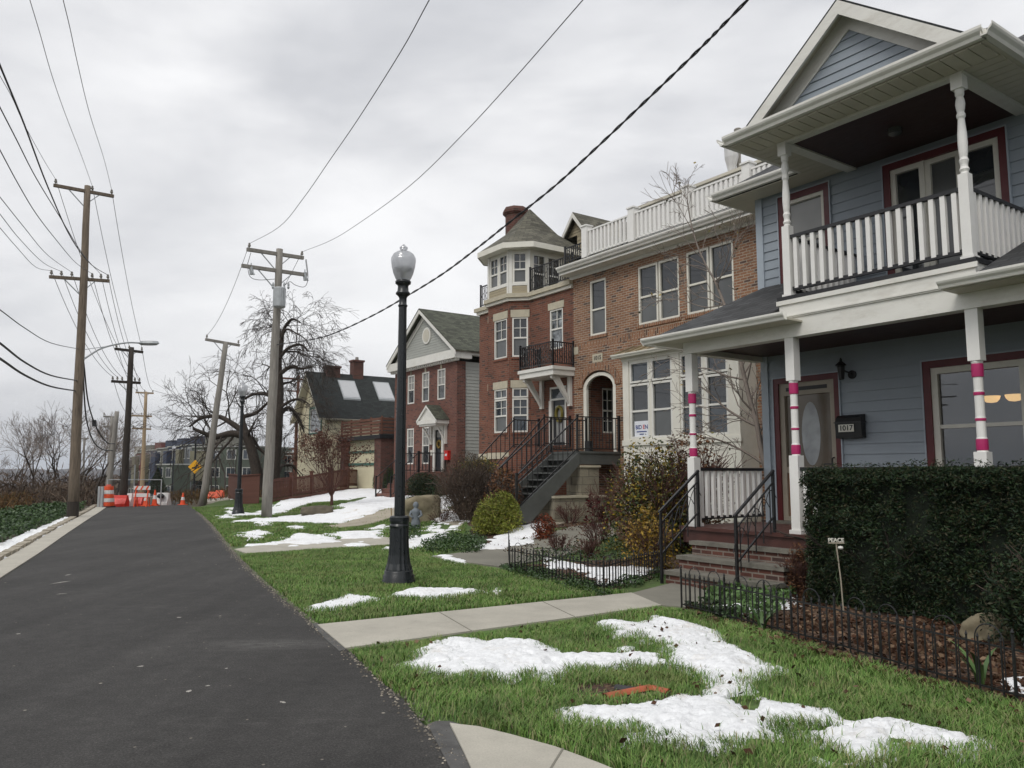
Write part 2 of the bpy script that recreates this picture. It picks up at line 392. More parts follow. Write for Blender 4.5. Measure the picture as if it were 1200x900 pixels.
def clearglass(name,tint,fac,rough=.02):
    m,nt,b=newmat(name);out=nt.nodes['Material Output']
    t=nt.nodes.new('ShaderNodeBsdfTransparent');t.inputs[0].default_value=(*tint,1)
    g=nt.nodes.new('ShaderNodeBsdfGlossy');g.inputs['Roughness'].default_value=rough;g.inputs[0].default_value=(.9,.93,.96,1)
    mx=nt.nodes.new('ShaderNodeMixShader');lw=nt.nodes.new('ShaderNodeFresnel');lw.inputs[0].default_value=1.5
    ad=nt.nodes.new('ShaderNodeMath');ad.operation='MULTIPLY_ADD';ad.inputs[1].default_value=1.;ad.inputs[2].default_value=fac;nt.links.new(lw.outputs[0],ad.inputs[0])
    nt.links.new(ad.outputs[0],mx.inputs[0]);nt.links.new(t.outputs[0],mx.inputs[1]);nt.links.new(g.outputs[0],mx.inputs[2]);nt.links.new(mx.outputs[0],out.inputs[0]);return m
mt['clear']=clearglass('clear_window_glass',(.85,.87,.87),.10)
def globe_mat():
    m,nt,b=newmat('prismatic_globe_glass');out=nt.nodes['Material Output']
    t=nt.nodes.new('ShaderNodeBsdfTranslucent');t.inputs[0].default_value=(.85,.86,.88,1)
    d=nt.nodes.new('ShaderNodeBsdfTransparent');d.inputs[0].default_value=(.85,.86,.88,1)
    g=nt.nodes.new('ShaderNodeBsdfGlossy');g.inputs['Roughness'].default_value=.12
    v=coord(nt,'Object');w=nd(nt,'ShaderNodeTexWave');w.wave_type='BANDS';w.bands_direction='Z';w.inputs['Scale'].default_value=14;nt.links.new(v,w.inputs['Vector'])
    bp=nt.nodes.new('ShaderNodeBump');bp.inputs['Strength'].default_value=.25;bp.inputs['Distance'].default_value=.01;nt.links.new(w.outputs['Fac'],bp.inputs['Height'])
    for s in (t,g): nt.links.new(bp.outputs[0],s.inputs['Normal'])
    a=nt.nodes.new('ShaderNodeMixShader');a.inputs[0].default_value=.28;nt.links.new(t.outputs[0],a.inputs[1]);nt.links.new(d.outputs[0],a.inputs[2])
    f=nt.nodes.new('ShaderNodeMixShader');f.inputs[0].default_value=.2;nt.links.new(a.outputs[0],f.inputs[1]);nt.links.new(g.outputs[0],f.inputs[2]);nt.links.new(f.outputs[0],out.inputs[0]);return m
mt['globe']=globe_mat()
mt['whiteglobe']=M('skylight_dome',(.50,.51,.52),.35,.05,5)
# grounds
def asphalt():
    m,nt,b=newmat('asphalt');v=coord(nt,'Object')
    fine=noise(nt,v,70,4,.85);c=ramp(nt,fine,[(.34,(.019,.0182,.0172)),(.52,(.038,.036,.034)),(.66,(.075,.072,.067)),(.78,(.17,.16,.15))])
    big=noise(nt,v,.5,6,.7);c=mixc(nt,1.,c,ramp(nt,big,[(.3,.72),(.7,1.30)]),'MULTIPLY')
    md=noise(nt,v,7,5,.7);c=mixc(nt,1.,c,ramp(nt,md,[(.3,.80),(.7,1.22)]),'MULTIPLY')
    v2=coord(nt,'Object',(1.6,.06,1));s=noise(nt,v2,1.2,3,.6);c=mixc(nt,1.,c,ramp(nt,s,[(.35,.86),(.65,1.16)]),'MULTIPLY')
    d=noise(nt,coord(nt,'Object',(.35,1.6,1)),.8,7,.8);d=ramp(nt,d,[(.60,0.),(.78,.35)]);c=mixc(nt,d,c,(.15,.145,.135))
    for sc,thr,col in ((2.3,.022,(.36,.33,.27)),(5.5,.035,(.20,.18,.15))):
        sp=nd(nt,'ShaderNodeTexVoronoi');sp.inputs['Scale'].default_value=sc;nt.links.new(v,sp.inputs['Vector'])
        k=ramp(nt,sp.outputs['Distance'],[(thr,1.),(thr*1.8,0.)]);c=mixc(nt,k,c,col)
    gx,gy=G(322,757);mp=nt.nodes.new('ShaderNodeMapping');mp.inputs['Location'].default_value=(-gx*1.,-gy*2.6,0);mp.inputs['Scale'].default_value=(1.,2.6,1);nt.links.new(v,mp.inputs[0])
    ln=nt.nodes.new('ShaderNodeVectorMath');ln.operation='LENGTH';nt.links.new(mp.outputs[0],ln.inputs[0]);e=ramp(nt,ln.outputs['Value'],[(.2,1.),(.75,0.)])
    sm=noise(nt,coord(nt,'Object',(1.,6.,1)),5,6,.8);sm=ramp(nt,sm,[(.42,0.),(.62,.55)]);e=mixc(nt,1.,e,sm,'MULTIPLY');c=mixc(nt,e,c,(.17,.165,.155))
    nt.links.new(c,b.inputs['Base Color']);b.inputs['Roughness'].default_value=.84;b.inputs['Specular IOR Level'].default_value=.35
    bump(nt,b,fine,.8,.008);return m
mt['asphalt']=asphalt()
mt['asphalt2']=M('old_asphalt_patch',(.085,.083,.08),.9,.3,8,.5,120)
def concrete(name,c):
    m,nt,b=newmat(name);v=coord(nt,'Object')
    cc=ramp(nt,noise(nt,v,1.3,6,.7),[(.3,sc3(c,.82)),(.7,sc3(c,1.1))]);cc=mixc(nt,1.,cc,ramp(nt,noise(nt,v,90,3,.7),[(.3,.86),(.7,1.1)]),'MULTIPLY')
    cc=mixc(nt,ramp(nt,noise(nt,v,.8,7,.8),[(.55,0.),(.75,.5)]),cc,sc3(c,.6))
    nt.links.new(cc,b.inputs['Base Color']);b.inputs['Roughness'].default_value=.85;bump(nt,b,noise(nt,v,120,3,.7),.3,.004);return m
mt['concrete']=concrete('pale_concrete',(.42,.395,.335))
mt['flag']=concrete('flagstone',(.20,.19,.155))
mt['paver']=concrete('sandy_paver',(.36,.32,.25))
mt['lawn']=M('lawn_soil_and_thatch',(.070,.115,.028),.95,.4,6,.5,40,dirt=((.07,.055,.03),.5))
def mulch():
    m,nt,b=newmat('leaf_mulch');v=coord(nt,'Object');vo=nd(nt,'ShaderNodeTexVoronoi');vo.inputs['Scale'].default_value=28;nt.links.new(v,vo.inputs['Vector'])
    s=nt.nodes.new('ShaderNodeSeparateColor');nt.links.new(vo.outputs['Color'],s.inputs[0])
    c=ramp(nt,s.outputs[0],[(.1,(.02,.012,.008)),(.5,(.055,.028,.016)),(.8,(.10,.055,.030)),(.97,(.20,.13,.08))]);nt.links.new(c,b.inputs['Base Color']);b.inputs['Roughness'].default_value=.95
    bump(nt,b,vo.outputs['Distance'],.9,.02);return m
mt['mulch']=mulch()
def groundm():
    m,nt,b=newmat('ground_soil_and_scrub');v=coord(nt,'Object')
    c=ramp(nt,noise(nt,v,.35,6,.7),[(.3,(.045,.035,.020)),(.5,(.075,.058,.035)),(.7,(.055,.06,.025))])
    f=noise(nt,v,.012,6,.65);c=mixc(nt,ramp(nt,f,[(.4,0.),(.6,.6)]),c,(.05,.055,.05))
    nt.links.new(c,b.inputs['Base Color']);b.inputs['Roughness'].default_value=1.;bump(nt,b,noise(nt,v,6,6,.7),.6,.1);return m
mt['ground']=groundm()
mt['hills']=M('wooded_hill',(.060,.060,.052),1,.3,.004)
def snowm():
    m,nt,b=newmat('old_snow');v=coord(nt,'Object')
    n=noise(nt,v,1.5,8,.78);c=ramp(nt,n,[(.54,(.87,.88,.89)),(.64,(.78,.76,.73)),(.69,(.46,.40,.33)),(.76,(.22,.17,.12))])
    c=mixc(nt,1.,c,ramp(nt,noise(nt,v,22,5,.75),[(.3,.84),(.6,1.04)]),'MULTIPLY')
    nt.links.new(c,b.inputs['Base Color']);b.inputs['Roughness'].default_value=.7;b.inputs['Specular IOR Level'].default_value=.2
    h=noise(nt,v,26,7,.78);bump(nt,b,h,.7,.025);return m
mt['snow']=snowm()
mt['grass']=leafmat_grass('grass_blades',[(.055,.125,.018),(.085,.175,.028),(.115,.22,.040),(.155,.26,.055),(.21,.27,.085),(.07,.145,.022),(.10,.195,.034),(.24,.22,.11)],.55,.3)
mt['hedge']=leafmat('yew_needles',[(.007,.016,.007),(.010,.026,.010),(.016,.038,.012),(.028,.05,.016),(.04,.035,.016)],.65,.3)
mt['leafdark']=leafmat('dark_green_leaves',[(.012,.028,.008),(.022,.05,.012),(.035,.07,.02),(.05,.08,.02)],.55,.4)
mt['leafolive']=leafmat('olive_and_yellow_leaves',[(.03,.045,.012),(.05,.07,.016),(.07,.085,.02),(.16,.13,.02),(.40,.27,.03),(.04,.05,.014)],.55,.4)
mt['leafyellow']=leafmat('yellow_leaves',[(.36,.22,.03),(.45,.29,.045),(.24,.17,.03),(.18,.10,.03),(.12,.10,.03)],.55,.3)
mt['leafgold']=leafmat('golden_conifer_leaves',[(.14,.18,.022),(.21,.235,.03),(.29,.30,.05),(.09,.125,.02),(.18,.15,.04)],.6,.3)
mt['leafbrown']=leafmat('dry_brown_leaves',[(.10,.045,.02),(.16,.075,.035),(.07,.032,.018),(.20,.11,.06)],.7,.2)
mt['leafrusset']=leafmat('dry_russet_leaves',[(.075,.025,.016),(.11,.042,.026),(.055,.02,.014),(.15,.07,.045)],.7,.2)
mt['leafred']=leafmat('orange_red_leaves',[(.22,.05,.02),(.16,.04,.018),(.10,.035,.015)],.65,.2)
mt['leafwine']=leafmat('wine_red_leaves',[(.10,.012,.014),(.07,.008,.010),(.05,.012,.01)],.6,.3)
mt['ivy']=leafmat('ivy_leaves',[(.018,.045,.010),(.035,.08,.018),(.055,.10,.025),(.025,.055,.012)],.5,.45)
mt['litter']=leafmat('fallen_leaves',[(.065,.032,.019),(.11,.06,.035),(.04,.022,.014),(.22,.15,.095),(.075,.035,.02),(.05,.026,.016)],.8,.15)
mt['strap']=leafmat('strap_leaves',[(.07,.13,.035),(.11,.19,.06),(.05,.10,.03)],.5,.4)
mt['scrub']=leafmat('scrub_twigs',[(.07,.05,.038),(.11,.08,.062),(.055,.042,.032),(.13,.10,.075)],.95,.1)
mt['scrubr']=leafmat('russet_scrub',[(.12,.07,.03),(.09,.05,.028),(.16,.10,.045),(.07,.06,.03)],.95,.1)

mt['screen']=glass('tan_storm_screen',(.15,.125,.095),1.5,.2,.10)
mt['ovalglass']=glass('frosted_oval_glass',(.34,.36,.37),1.5,.2,.15,4)
mt['scuff']=M('chalky_scrape',(.34,.32,.29),.9,.3,20)
# ------------------------------------------------------------------ ground
def pip(px,py,poly):
    x=np.asarray(px);y=np.asarray(py);ins=np.zeros(x.shape,bool);n=len(poly)
    for i in range(n):
        x1,y1=poly[i];x2,y2=poly[(i+1)%n]
        c=((y1>y)!=(y2>y))&(x<(x2-x1)*(y-y1)/((y2-y1) if y2!=y1 else 1e-12)+x1);ins^=c
    return ins
def edist(px,py,poly):
    d=np.full(np.asarray(px).shape,1e9);n=len(poly)
    for i in range(n):
        x1,y1=poly[i];x2,y2=poly[(i+1)%n];vx,vy=x2-x1,y2-y1;L=vx*vx+vy*vy+1e-12
        t=np.clip(((px-x1)*vx+(py-y1)*vy)/L,0,1);d=np.minimum(d,np.hypot(px-x1-t*vx,py-y1-t*vy))
    return d
def sd(px,py,poly): return np.where(pip(px,py,poly),1,-1)*edist(px,py,poly)
def RQ(r,q): return (r*RX+q*RY, r*RY-q*RX)
def sheet(name,poly,dz,mat,g=2.,thick=0,kind='structure',rough=0):
    bm=bmesh.new();vs=[bm.verts.new((x,y,0)) for x,y in poly];f=bm.faces.new(vs)
    bmesh.ops.triangulate(bm,faces=[f])
    xs=[p[0] for p in poly];ys=[p[1] for p in poly]
    for ax,(lo,hi) in ((0,(min(xs),max(xs))),(1,(min(ys),max(ys)))):
        k=math.floor(lo/g)+1
        while k*g<hi:
            co=[0,0,0];no=[0,0,0];co[ax]=k*g;no[ax]=1
            bmesh.ops.bisect_plane(bm,geom=bm.verts[:]+bm.edges[:]+bm.faces[:],plane_co=co,plane_no=no);k+=1
    bmesh.ops.recalc_face_normals(bm,faces=bm.faces[:])
    bm.normal_update()
    if sum(f.normal.z*f.calc_area() for f in bm.faces)<0: bmesh.ops.reverse_faces(bm,faces=bm.faces[:])
    for v in bm.verts:
        v.co.z=zz(v.co.x,v.co.y)+dz+(rough*(vn(v.co.x*3,v.co.y*3)-.5) if rough else 0)
    if thick:
        be=[e for e in bm.edges if len(e.link_faces)==1]
        r=bmesh.ops.extrude_edge_only(bm,edges=be)
        for v in [x for x in r['geom'] if isinstance(x,bmesh.types.BMVert)]: v.co.z-=thick
    me=bpy.data.meshes.new(name);bm.to_mesh(me);bm.free();me.materials.append(mat)
    o=bpy.data.objects.new(name,me);C.objects.link(o);ORG[o.name]=(0,0,0)
    if kind:o['kind']=kind
    return o
# one big sheet out to the horizon, rings growing outwards
rings=[0.4]
while rings[-1]<9000: rings.append(rings[-1]*1.045+.02)
nA=300;rr=np.array(rings);aa=np.arange(nA)*2*math.pi/nA
X=(rr[:,None]*np.sin(aa)[None,:]);Y=(rr[:,None]*np.cos(aa)[None,:])
qq=X*RY-Y*RX
Z=zg(X,Y)-.05+np.where((rr[:,None]>30)&(qq<-6),(fbm(X*.35,Y*.35,9)-.5)*1.2*sst(rr[:,None],30,60),0)
V=np.stack([X,Y,Z],2).reshape(-1,3);V=np.vstack([V,[[0,0,-.05]]]);F=[]
for i in range(len(rings)-1):
    for k in range(nA):
        a=i*nA+k;b=i*nA+(k+1)%nA;F.append((a,a+nA,b+nA,b))
for k in range(nA):F.append((len(V)-1,k,(k+1)%nA))
me=bpy.data.meshes.new('ground');me.from_pydata(V.tolist(),[],F);me.materials.append(mt['ground']);me.materials.append(mt['hills']);me.update()
me.polygons.foreach_set('use_smooth',[True]*len(me.polygons))
mi=np.zeros(len(F),int);ring_of=np.minimum(np.arange(len(F))//nA,len(rings)-1);mi[np.array(rings)[ring_of]>900]=1;mi[-nA:]=0;me.polygons.foreach_set('material_index',mi)
o=bpy.data.objects.new('ground',me);C.objects.link(o);tag(o,kind='structure')
# road
Redge=[(-14,1.8),(-2,1.75),(4.3,1.66),(5,1.71),(7.2,1.74),(9,1.70),(12,1.66),(15.7,1.68),(19,1.75),(22.4,1.86),(27,1.97),(32.4,2.04),(38,2.03),(46,1.9),(60,1.9)]
Ledge=[(60,-1.3),(46,-1.4),(39.4,-1.44),(36,-1.48),(30,-1.6),(24,-1.7),(18,-1.77),(14.2,-1.86),(5,-2.0),(-14,-2.1)]
_r=np.arange(-2,40,.22);_q=np.interp(_r,[p[0] for p in Redge],[p[1] for p in Redge])+(fbm(_r*2.1,_r*0,41,4)-.47)*.10
Rrag=[(-14,1.8)]+[(float(a),float(b)) for a,b in zip(_r,_q)]+[(46,1.9),(60,1.9)]
sheet('road',[RQ(*p) for p in Rrag+Ledge],0.016,mt['asphalt'],3)
band=[RQ(*p) for p in Ledge]+[RQ(r,q-.42) for r,q in Ledge[::-1]]
sheet('kerb_strip',band,.035,mt['concrete'],3,.1)
# lawn sheet
sheet('lawn',[RQ(*p) for p in Redge if p[0]<45]+[RQ(45,4),RQ(43,16),W(-40,17),W(-26,16),W(-11,14),W(-7,11),W(4,11),RQ(-14,12)],.012,mt['lawn'],1.0,.04)
# walks
def P(*l): return [G(x,y) for x,y in l]
walk=P((372,735),(740,697),(775,712),(405,763));w2=P((740,697.3),(792,684),(862,704),(845,716),(822,715),(775.5,712))
sheet('front_walk',walk,.03,mt['concrete'],1,.05);sheet('flagstone_walk',w2,.027,mt['flag'],1,.05)
m=MB()
for k in (1,2):   # score joints of the walk
    f=k/3;a=[walk[0][i]*(1-f)+walk[1][i]*f for i in (0,1)];b=[walk[3][i]*(1-f)+walk[2][i]*f for i in (0,1)]
    m.bar((a[0],a[1],.031),(b[0],b[1],.031),.012,.004)
tag(m.build('walk_joints',mt['flag'],None,0),kind='structure')
apr=P((527,853),(541,855),(560,857),(600,867),(650,881),(700,900),(760,925),(760,990),(590,990),(560,925),(544,888))
sheet('kerb_apron',apr,.032,mt['concrete'],1,.05)
sheet('asphalt_edge_patch',P((501,853),(511,849),(527,849),(541,853),(527,854),(544,888),(560,925),(585,985),(560,985),(538,925)),.022,mt['asphalt2'],1,.03)
sheet('asphalt_edge_patch',P((366,733),(373,733),(406,763),(398,766),(380,750)),.022,mt['asphalt2'],1,.03)
m=MB();a=G(660,884);b=G(632,930);m.bar((a[0],a[1],.033),(b[0],b[1],.033),.012,.004);tag(m.build('apron_joint',mt['flag'],None,0),kind='structure')
sheet('cross_walk',P((275,645),(300,641),(440,630),(470,632),(462,639),(289,650)),.03,mt['concrete'],1,.05)
sheet('stone_path',P((500,655),(600,641),(700,629),(790,617),(800,627),(700,645),(610,663),(592,667)),.035,mt['flag'],1,.05)
sheet('garden_path',P((600,624),(640,612),(720,609),(765,607),(772,613),(700,622),(640,632),(606,636)),.03,mt['paver'],1,.03)
sheet('far_walk',P((378,618),(430,610),(470,600),(560,612),(540,625),(480,612),(400,620)),.03,mt['paver'],1,.03)
# mulch beds
sheet('mulch_bed',P((798,716),(900,742),(1075,795),(1188,826),(1300,870))+[W(-1,8.0),W(-1,9.3),W(-6.9,9.3),W(-6.9,8.6)],.028,mt['mulch'],.6,.05,rough=.03)
sheet('mulch_bed',P((592,668),(706,697),(778,676),(800,668),(800,640),(742,656),(612,664)),.03,mt['mulch'],.6,.05,rough=.03)
sheet('mulch_bed',P((560,641),(650,632),(760,622),(820,615))+[W(-13,14.3),W(-17,12.8),W(-21,13)]+P((520,612),(548,625)),.018,mt['mulch'],1,.05,rough=.03)
# paver blocks with gaps along the left kerb
pr=thing('paver_edging','row of sandy concrete edging blocks along the left side of the lane','edging',(*RQ(20,-2.2),0),0)
pp=[]
def stone_(m): m.box(-.24,.24,-.09,.09,-.05,.075)
for k in range(70):
    r=8+k*.55;q=np.interp(r,[p[0] for p in Ledge[::-1]],[p[1] for p in Ledge[::-1]])-.42-.13
    x,y=RQ(r,q+random.uniform(-.02,.02));pp.append((x,y,zz(x,y)+random.uniform(-.01,.015),math.radians(90+24.8)+random.uniform(-.05,.05)))
row_of(stone_,0,'edging_block',mt['paver'],pr,pp,0)
# ------------------------------------------------------------------ snow: lumpy sheets with ragged edges
SNOW=[]
def worley(x,y,s=0):
    xi=np.floor(x);yi=np.floor(y);d=np.full(x.shape,9.)
    for i in (-1,0,1):
        for j in (-1,0,1):
            cx=xi+i;cy=yi+j;px=cx+hash2(cx,cy,s);py=cy+hash2(cx,cy,s+7);rr=.5+.5*hash2(cx,cy,s+13);d=np.minimum(d,np.hypot(x-px,y-py)/rr)
    return np.sqrt(np.maximum(0,1-np.minimum(d,1)**2))
def snow(name,polys,h,cell,rag=.12,kind='stuff',nz=1.,bumpy=1.):
    allp=[q for p in polys for q in p];x0=min(p[0] for p in allp)-.1;x1=max(p[0] for p in allp)+.1;y0=min(p[1] for p in allp)-.1;y1=max(p[1] for p in allp)+.1
    nx=int((x1-x0)/cell)+2;ny=int((y1-y0)/cell)+2
    gx,gy=np.meshgrid(x0+np.arange(nx)*cell,y0+np.arange(ny)*cell,indexing='ij')
    s=np.full(gx.shape,-9.)
    for p in polys:s=np.maximum(s,sd(gx,gy,p))
    s=s+rag*(fbm(gx*4*nz,gy*4*nz,3,5)-.5)*2
    lo_f=fbm(gx*1.7*nz+3,gy*1.7*nz,14,5);s=s+rag*.25-.5*rag*sst(lo_f,.34,.22)*2-(sst(fbm(gx*3.1*nz,gy*3.1*nz,17,4),.34,.26)*rag*1.6)*sst(.35*rag*8-s,0,.05)
    z=h*(1-np.exp(-np.maximum(s,0)/(h*3.2)))*(.35+1.2*fbm(gx*2.2,gy*2.2,8,3))*1.
    wx_=gx+.10*fbm(gx*4,gy*4,51,3);wy_=gy+.10*fbm(gx*4,gy*4,52,3);lump=worley(wx_*8,wy_*10,1)*sst(fbm(gx*3,gy*3,53,2),.25,.5);lump2=worley(wx_*21,wy_*26,2)
    z=z+bumpy*(h*.62*lump*(.4+.9*fbm(gx*5,gy*5,31,2))+h*.30*lump2-h*.35)*sst(s,-.01,.10)+h*.5*(fbm(gx*40,gy*40,55,2)-.4)*sst(s,0,.05)*.5+np.minimum(s,0)*.6
    keep=s>-.03;cellk=keep[:-1,:-1]|keep[1:,:-1]|keep[:-1,1:]|keep[1:,1:]
    idx=-np.ones(gx.shape,int);need=np.zeros(gx.shape,bool)
    need[:-1,:-1]|=cellk;need[1:,:-1]|=cellk;need[:-1,1:]|=cellk;need[1:,1:]|=cellk
    idx[need]=np.arange(need.sum());jit=cell*.25
    vx=gx[need]+(hash2(gx[need]*31,gy[need]*17)-.5)*jit;vy=gy[need]+(hash2(gx[need]*13,gy[need]*29)-.5)*jit
    V=np.stack([vx,vy,zg(vx,vy)+.014+np.maximum(z[need],-.05)],1)
    i,j=np.nonzero(cellk);F=np.stack([idx[i,j],idx[i+1,j],idx[i+1,j+1],idx[i,j+1]],1)
    me=bpy.data.meshes.new(name);me.from_pydata(V.tolist(),[],F.tolist());me.materials.append(mt['snow']);me.polygons.foreach_set('use_smooth',[True]*len(F));me.update()
    o=bpy.data.objects.new(name,me);C.objects.link(o);o['kind']=kind
    SNOW.extend(polys);return o
PA=P((466,783),(482,775),(505,756),(531,748),(550,749),(584,754),(622,753),(644,760),(663,766),(682,770),(709,771),(743,771),(773,770),(790,786),(770,787),(745,783),(720,787),(693,787),(678,787),(663,794),(644,805),(637,802),(622,794),(599,802),(569,796),(542,794),(512,796),(486,790))
PB=P((695,731),(717,728),(747,733),(768,723),(789,728),(821,736),(843,741),(853,755),(880,768),(896,779),(915,789),(904,797),(880,799),(874,802),(875,813),(869,824),(893,823),(933,829),(960,835),(985,845),(1000,850),(1040,848),(1070,858),(1110,864),(1146,870),(1146,877),(1120,892),(1095,885),(1070,881),(1045,880),(1050,893),(1020,905),(940,905),(950,890),(991,892),(969,881),(939,870),(945,862),(975,856),(912,852),(908,868),(909,884),(880,877),(853,877),(837,887),(813,880),(776,875),(779,867),(747,853),(715,856),(688,851),(661,837),(685,832),(720,832),(747,827),(781,817),(805,816),(827,820),(832,811),(837,805),(824,797),(811,792),(784,787),(779,773),(784,768),(773,757),(752,755),(747,747),(720,751),(717,741),(696,736))
snow('snow_patch',[PA,PB,P((729,762),(741,762),(738,767),(729,766)),P((730,870),(738,866),(750,872),(742,880),(730,877)),P((937,802),(958,803),(950,808),(940,807)),P((1165,800),(1215,800),(1215,822),(1180,812)),P((655,838),(672,842),(668,848),(655,846))],.058,.018,.12)
snow('snow_patch',[P((357,713),(380,708),(406,698),(448,702),(490,689),(524,691),(567,694),(554,698),(505,704),(456,702),(403,716),(365,718)),P((573,696),(583,690),(592,695),(585,699)),P((507,652),(530,653),(553,660),(545,664),(520,659))],.06,.035,.1)
snow('snow_patch',[P((632,655),(660,658),(700,668),(762,665),(772,672),(745,684),(706,691),(670,672),(640,668))],.07,.05,.1)
snow('snow_patch',[P((822,717),(850,709),(885,704),(936,705),(944,712),(905,722),(870,728),(835,722)),P((935,685),(965,682),(960,690),(940,691))],.10,.035,.08)
far=[[(262,600),(300,602),(345,592),(400,589),(480,584),(480,590),(420,595),(370,598),(320,604),(270,606)],[(268,613),(330,606),(400,605),(470,598),(474,604),(400,615),(330,613)],
 [(325,638),(345,628),(380,629),(400,632),(390,637),(350,641)],[(385,629),(400,624),(450,623),(440,632),(405,633)],[(448,646),(480,630),(520,626),(548,612),(556,618),(520,633),(480,646)],[(495,625),(540,606),(556,605),(556,613),(520,628)],
 [(560,641),(600,629),(640,626),(632,640),(575,646)],[(470,584),(495,576),(530,577),(532,585),(480,590)],[(392,602),(470,588),(480,594),(470,600),(420,609)],[(500,600),(535,598),(540,604),(510,612)],[(268,585),(296,584),(300,588),(272,590)],[(282,628),(300,622),(318,626),(300,634)],[(720,612),(770,603),(775,610),(735,618)],[(262,596),(282,597),(270,599)],
 [(420,600),(480,592),(482,597),(440,606)],[(340,618),(352,616),(358,620),(345,622)],[(362,612),(380,610),(384,614),(366,615)],[(300,614),(312,612),(318,616),(304,618)],[(405,640),(425,637),(430,641),(408,643)],[(255,606),(268,604),(272,608),(258,609)],[(430,620),(452,617),(456,621),(434,623)],[(300,640),(330,636),(325,641)]]
snow('snow_patch',[P(*p) for p in far],.06,.11,.42,nz=.8)
snow('snow_patch',[P((0,648),(40,626),(82,607),(86,609),(50,628),(0,656)),[RQ(11,-2.58),RQ(20,-2.5),RQ(33,-2.25),RQ(33,-2.36),RQ(20,-2.8),RQ(11,-2.95)],P((0,620),(35,610),(40,612),(0,627))],.06,.07,.16)
# ------------------------------------------------------------------ grass blades
def blades(name,poly,dens,hmin,hmax,wid,avoid=(),mat='grass',lean=.6,seed=1,zoff=.0,clump=3.):
    rg=np.random.default_rng(seed);xs=[p[0] for p in poly];ys=[p[1] for p in poly];x0,x1,y0,y1=min(xs),max(xs),min(ys),max(ys)
    n=int((x1-x0)*(y1-y0)*dens);x=rg.uniform(x0,x1,n);y=rg.uniform(y0,y1,n);k=pip(x,y,poly)
    for p in avoid:
        e_=edist(x,y,p);k&=~(pip(x,y,p)&(e_>.02+.11*rg.random(n)**2)&(rg.random(n)>.02))
    x=x[k];y=y[k];n=len(x)
    if n==0:return
    c=fbm(x*clump,y*clump,2,3);bald=fbm(x*1.3,y*1.3,6,3)
    k=rg.random(n)<sst(bald,.20,.36)*.5+.5;x=x[k];y=y[k];c=c[k];n=len(x)
    h=(hmin+(hmax-hmin)*c*rg.uniform(.5,1.2,n));az=vn(x*1.6,y*1.6,4)*3+rg.normal(0,1.7,n);ln=h*lean*rg.uniform(.3,1.5,n)
    dx,dy=np.cos(az),np.sin(az);w=wid*rg.uniform(.6,1.3,n)/2;px_,py_=-dy*w,dx*w;z=zg(x,y)+zoff
    V=np.empty((n,5,3));
    V[:,0]=np.stack([x-px_,y-py_,z],1);V[:,1]=np.stack([x+px_,y+py_,z],1)
    mx,my=x+dx*ln*.35,y+dy*ln*.35;V[:,2]=np.stack([mx+px_*.8,my+py_*.8,z+h*.65],1);V[:,3]=np.stack([mx-px_*.8,my-py_*.8,z+h*.65],1)
    V[:,4]=np.stack([x+dx*ln,y+dy*ln,z+h*.95],1)
    b=np.arange(n)[:,None]*5;q=np.hstack([b,b+1,b+2,b+3]);t=np.hstack([b+3,b+2,b+4])
    return rawmesh(name,V.reshape(-1,3),q,t,mt[mat])
def rawmesh(name,V,quads,tris,mat):
    me=bpy.data.meshes.new(name);nq=len(quads) if quads is not None else 0;ntr=len(tris) if tris is not None else 0
    me.vertices.add(len(V));me.vertices.foreach_set('co',np.asarray(V,np.float32).ravel())
    me.loops.add(nq*4+ntr*3);me.polygons.add(nq+ntr)
    li=np.concatenate([np.asarray(quads).ravel() if nq else np.empty(0,int),np.asarray(tris).ravel() if ntr else np.empty(0,int)]).astype(np.int32)
    me.loops.foreach_set('vertex_index',li)
    st=np.concatenate([np.arange(nq)*4,nq*4+np.arange(ntr)*3]).astype(np.int32);me.polygons.foreach_set('loop_start',st)
    me.polygons.foreach_set('loop_total',np.concatenate([np.full(nq,4),np.full(ntr,3)]).astype(np.int32))
    me.materials.append(mat);me.update(calc_edges=True)
    o=bpy.data.objects.new(name,me);C.objects.link(o);return o
A1=P((411,766),(600,742),(775,715),(820,722),(900,745),(1075,798),(1190,830),(1260,860),(1300,985),(760,985),(760,922),(700,898),(650,879),(600,865),(560,855),(520,847),(501,849),(470,822),(440,797))
SOIL=P((668,808),(702,804),(745,808),(784,815),(774,822),(730,826),(694,820),(668,816))
tag(blades('grass',A1,5200,.035,.105,.006,SNOW+[SOIL],seed=3,zoff=.01,lean=.9,clump=4.5),kind='stuff')
rd=lambda a,b:[RQ(float(r),float(np.interp(r,[p[0] for p in Redge],[p[1] for p in Redge]))+.03) for r in np.linspace(a,b,13)]
B1=P((737,696),(700,692),(592,672),(505,655),(470,640),(462,640),(289,651))+rd(15.8,8.55)
tag(blades('grass',B1,3200,.045,.075,.008,SNOW,seed=4,zoff=.01,lean=.7),kind='stuff')
C1=rd(18.0,38.5)+[RQ(39,5),W(-36,14),W(-24,14.2),W(-19,12.6)]+P((556,604),(545,628),(560,640),(500,655),(462,640),(440,629))
NOG=[P(*p) for p in [((378,618),(430,610),(470,600),(560,612),(540,625),(480,612),(400,620)),((500,655),(560,640),(700,632),(800,622),(830,640),(760,652),(600,668)),((275,645),(300,641),(440,630),(470,632),(462,639),(289,650))]]
tag(blades('grass',C1,700,.045,.075,.017,SNOW+NOG,seed=5,zoff=.01,lean=.5,clump=2.5),kind='stuff')
E1=P((790,684),(862,704),(800,712))+[W(-6.6,8.4),W(-8.3,8.4)]

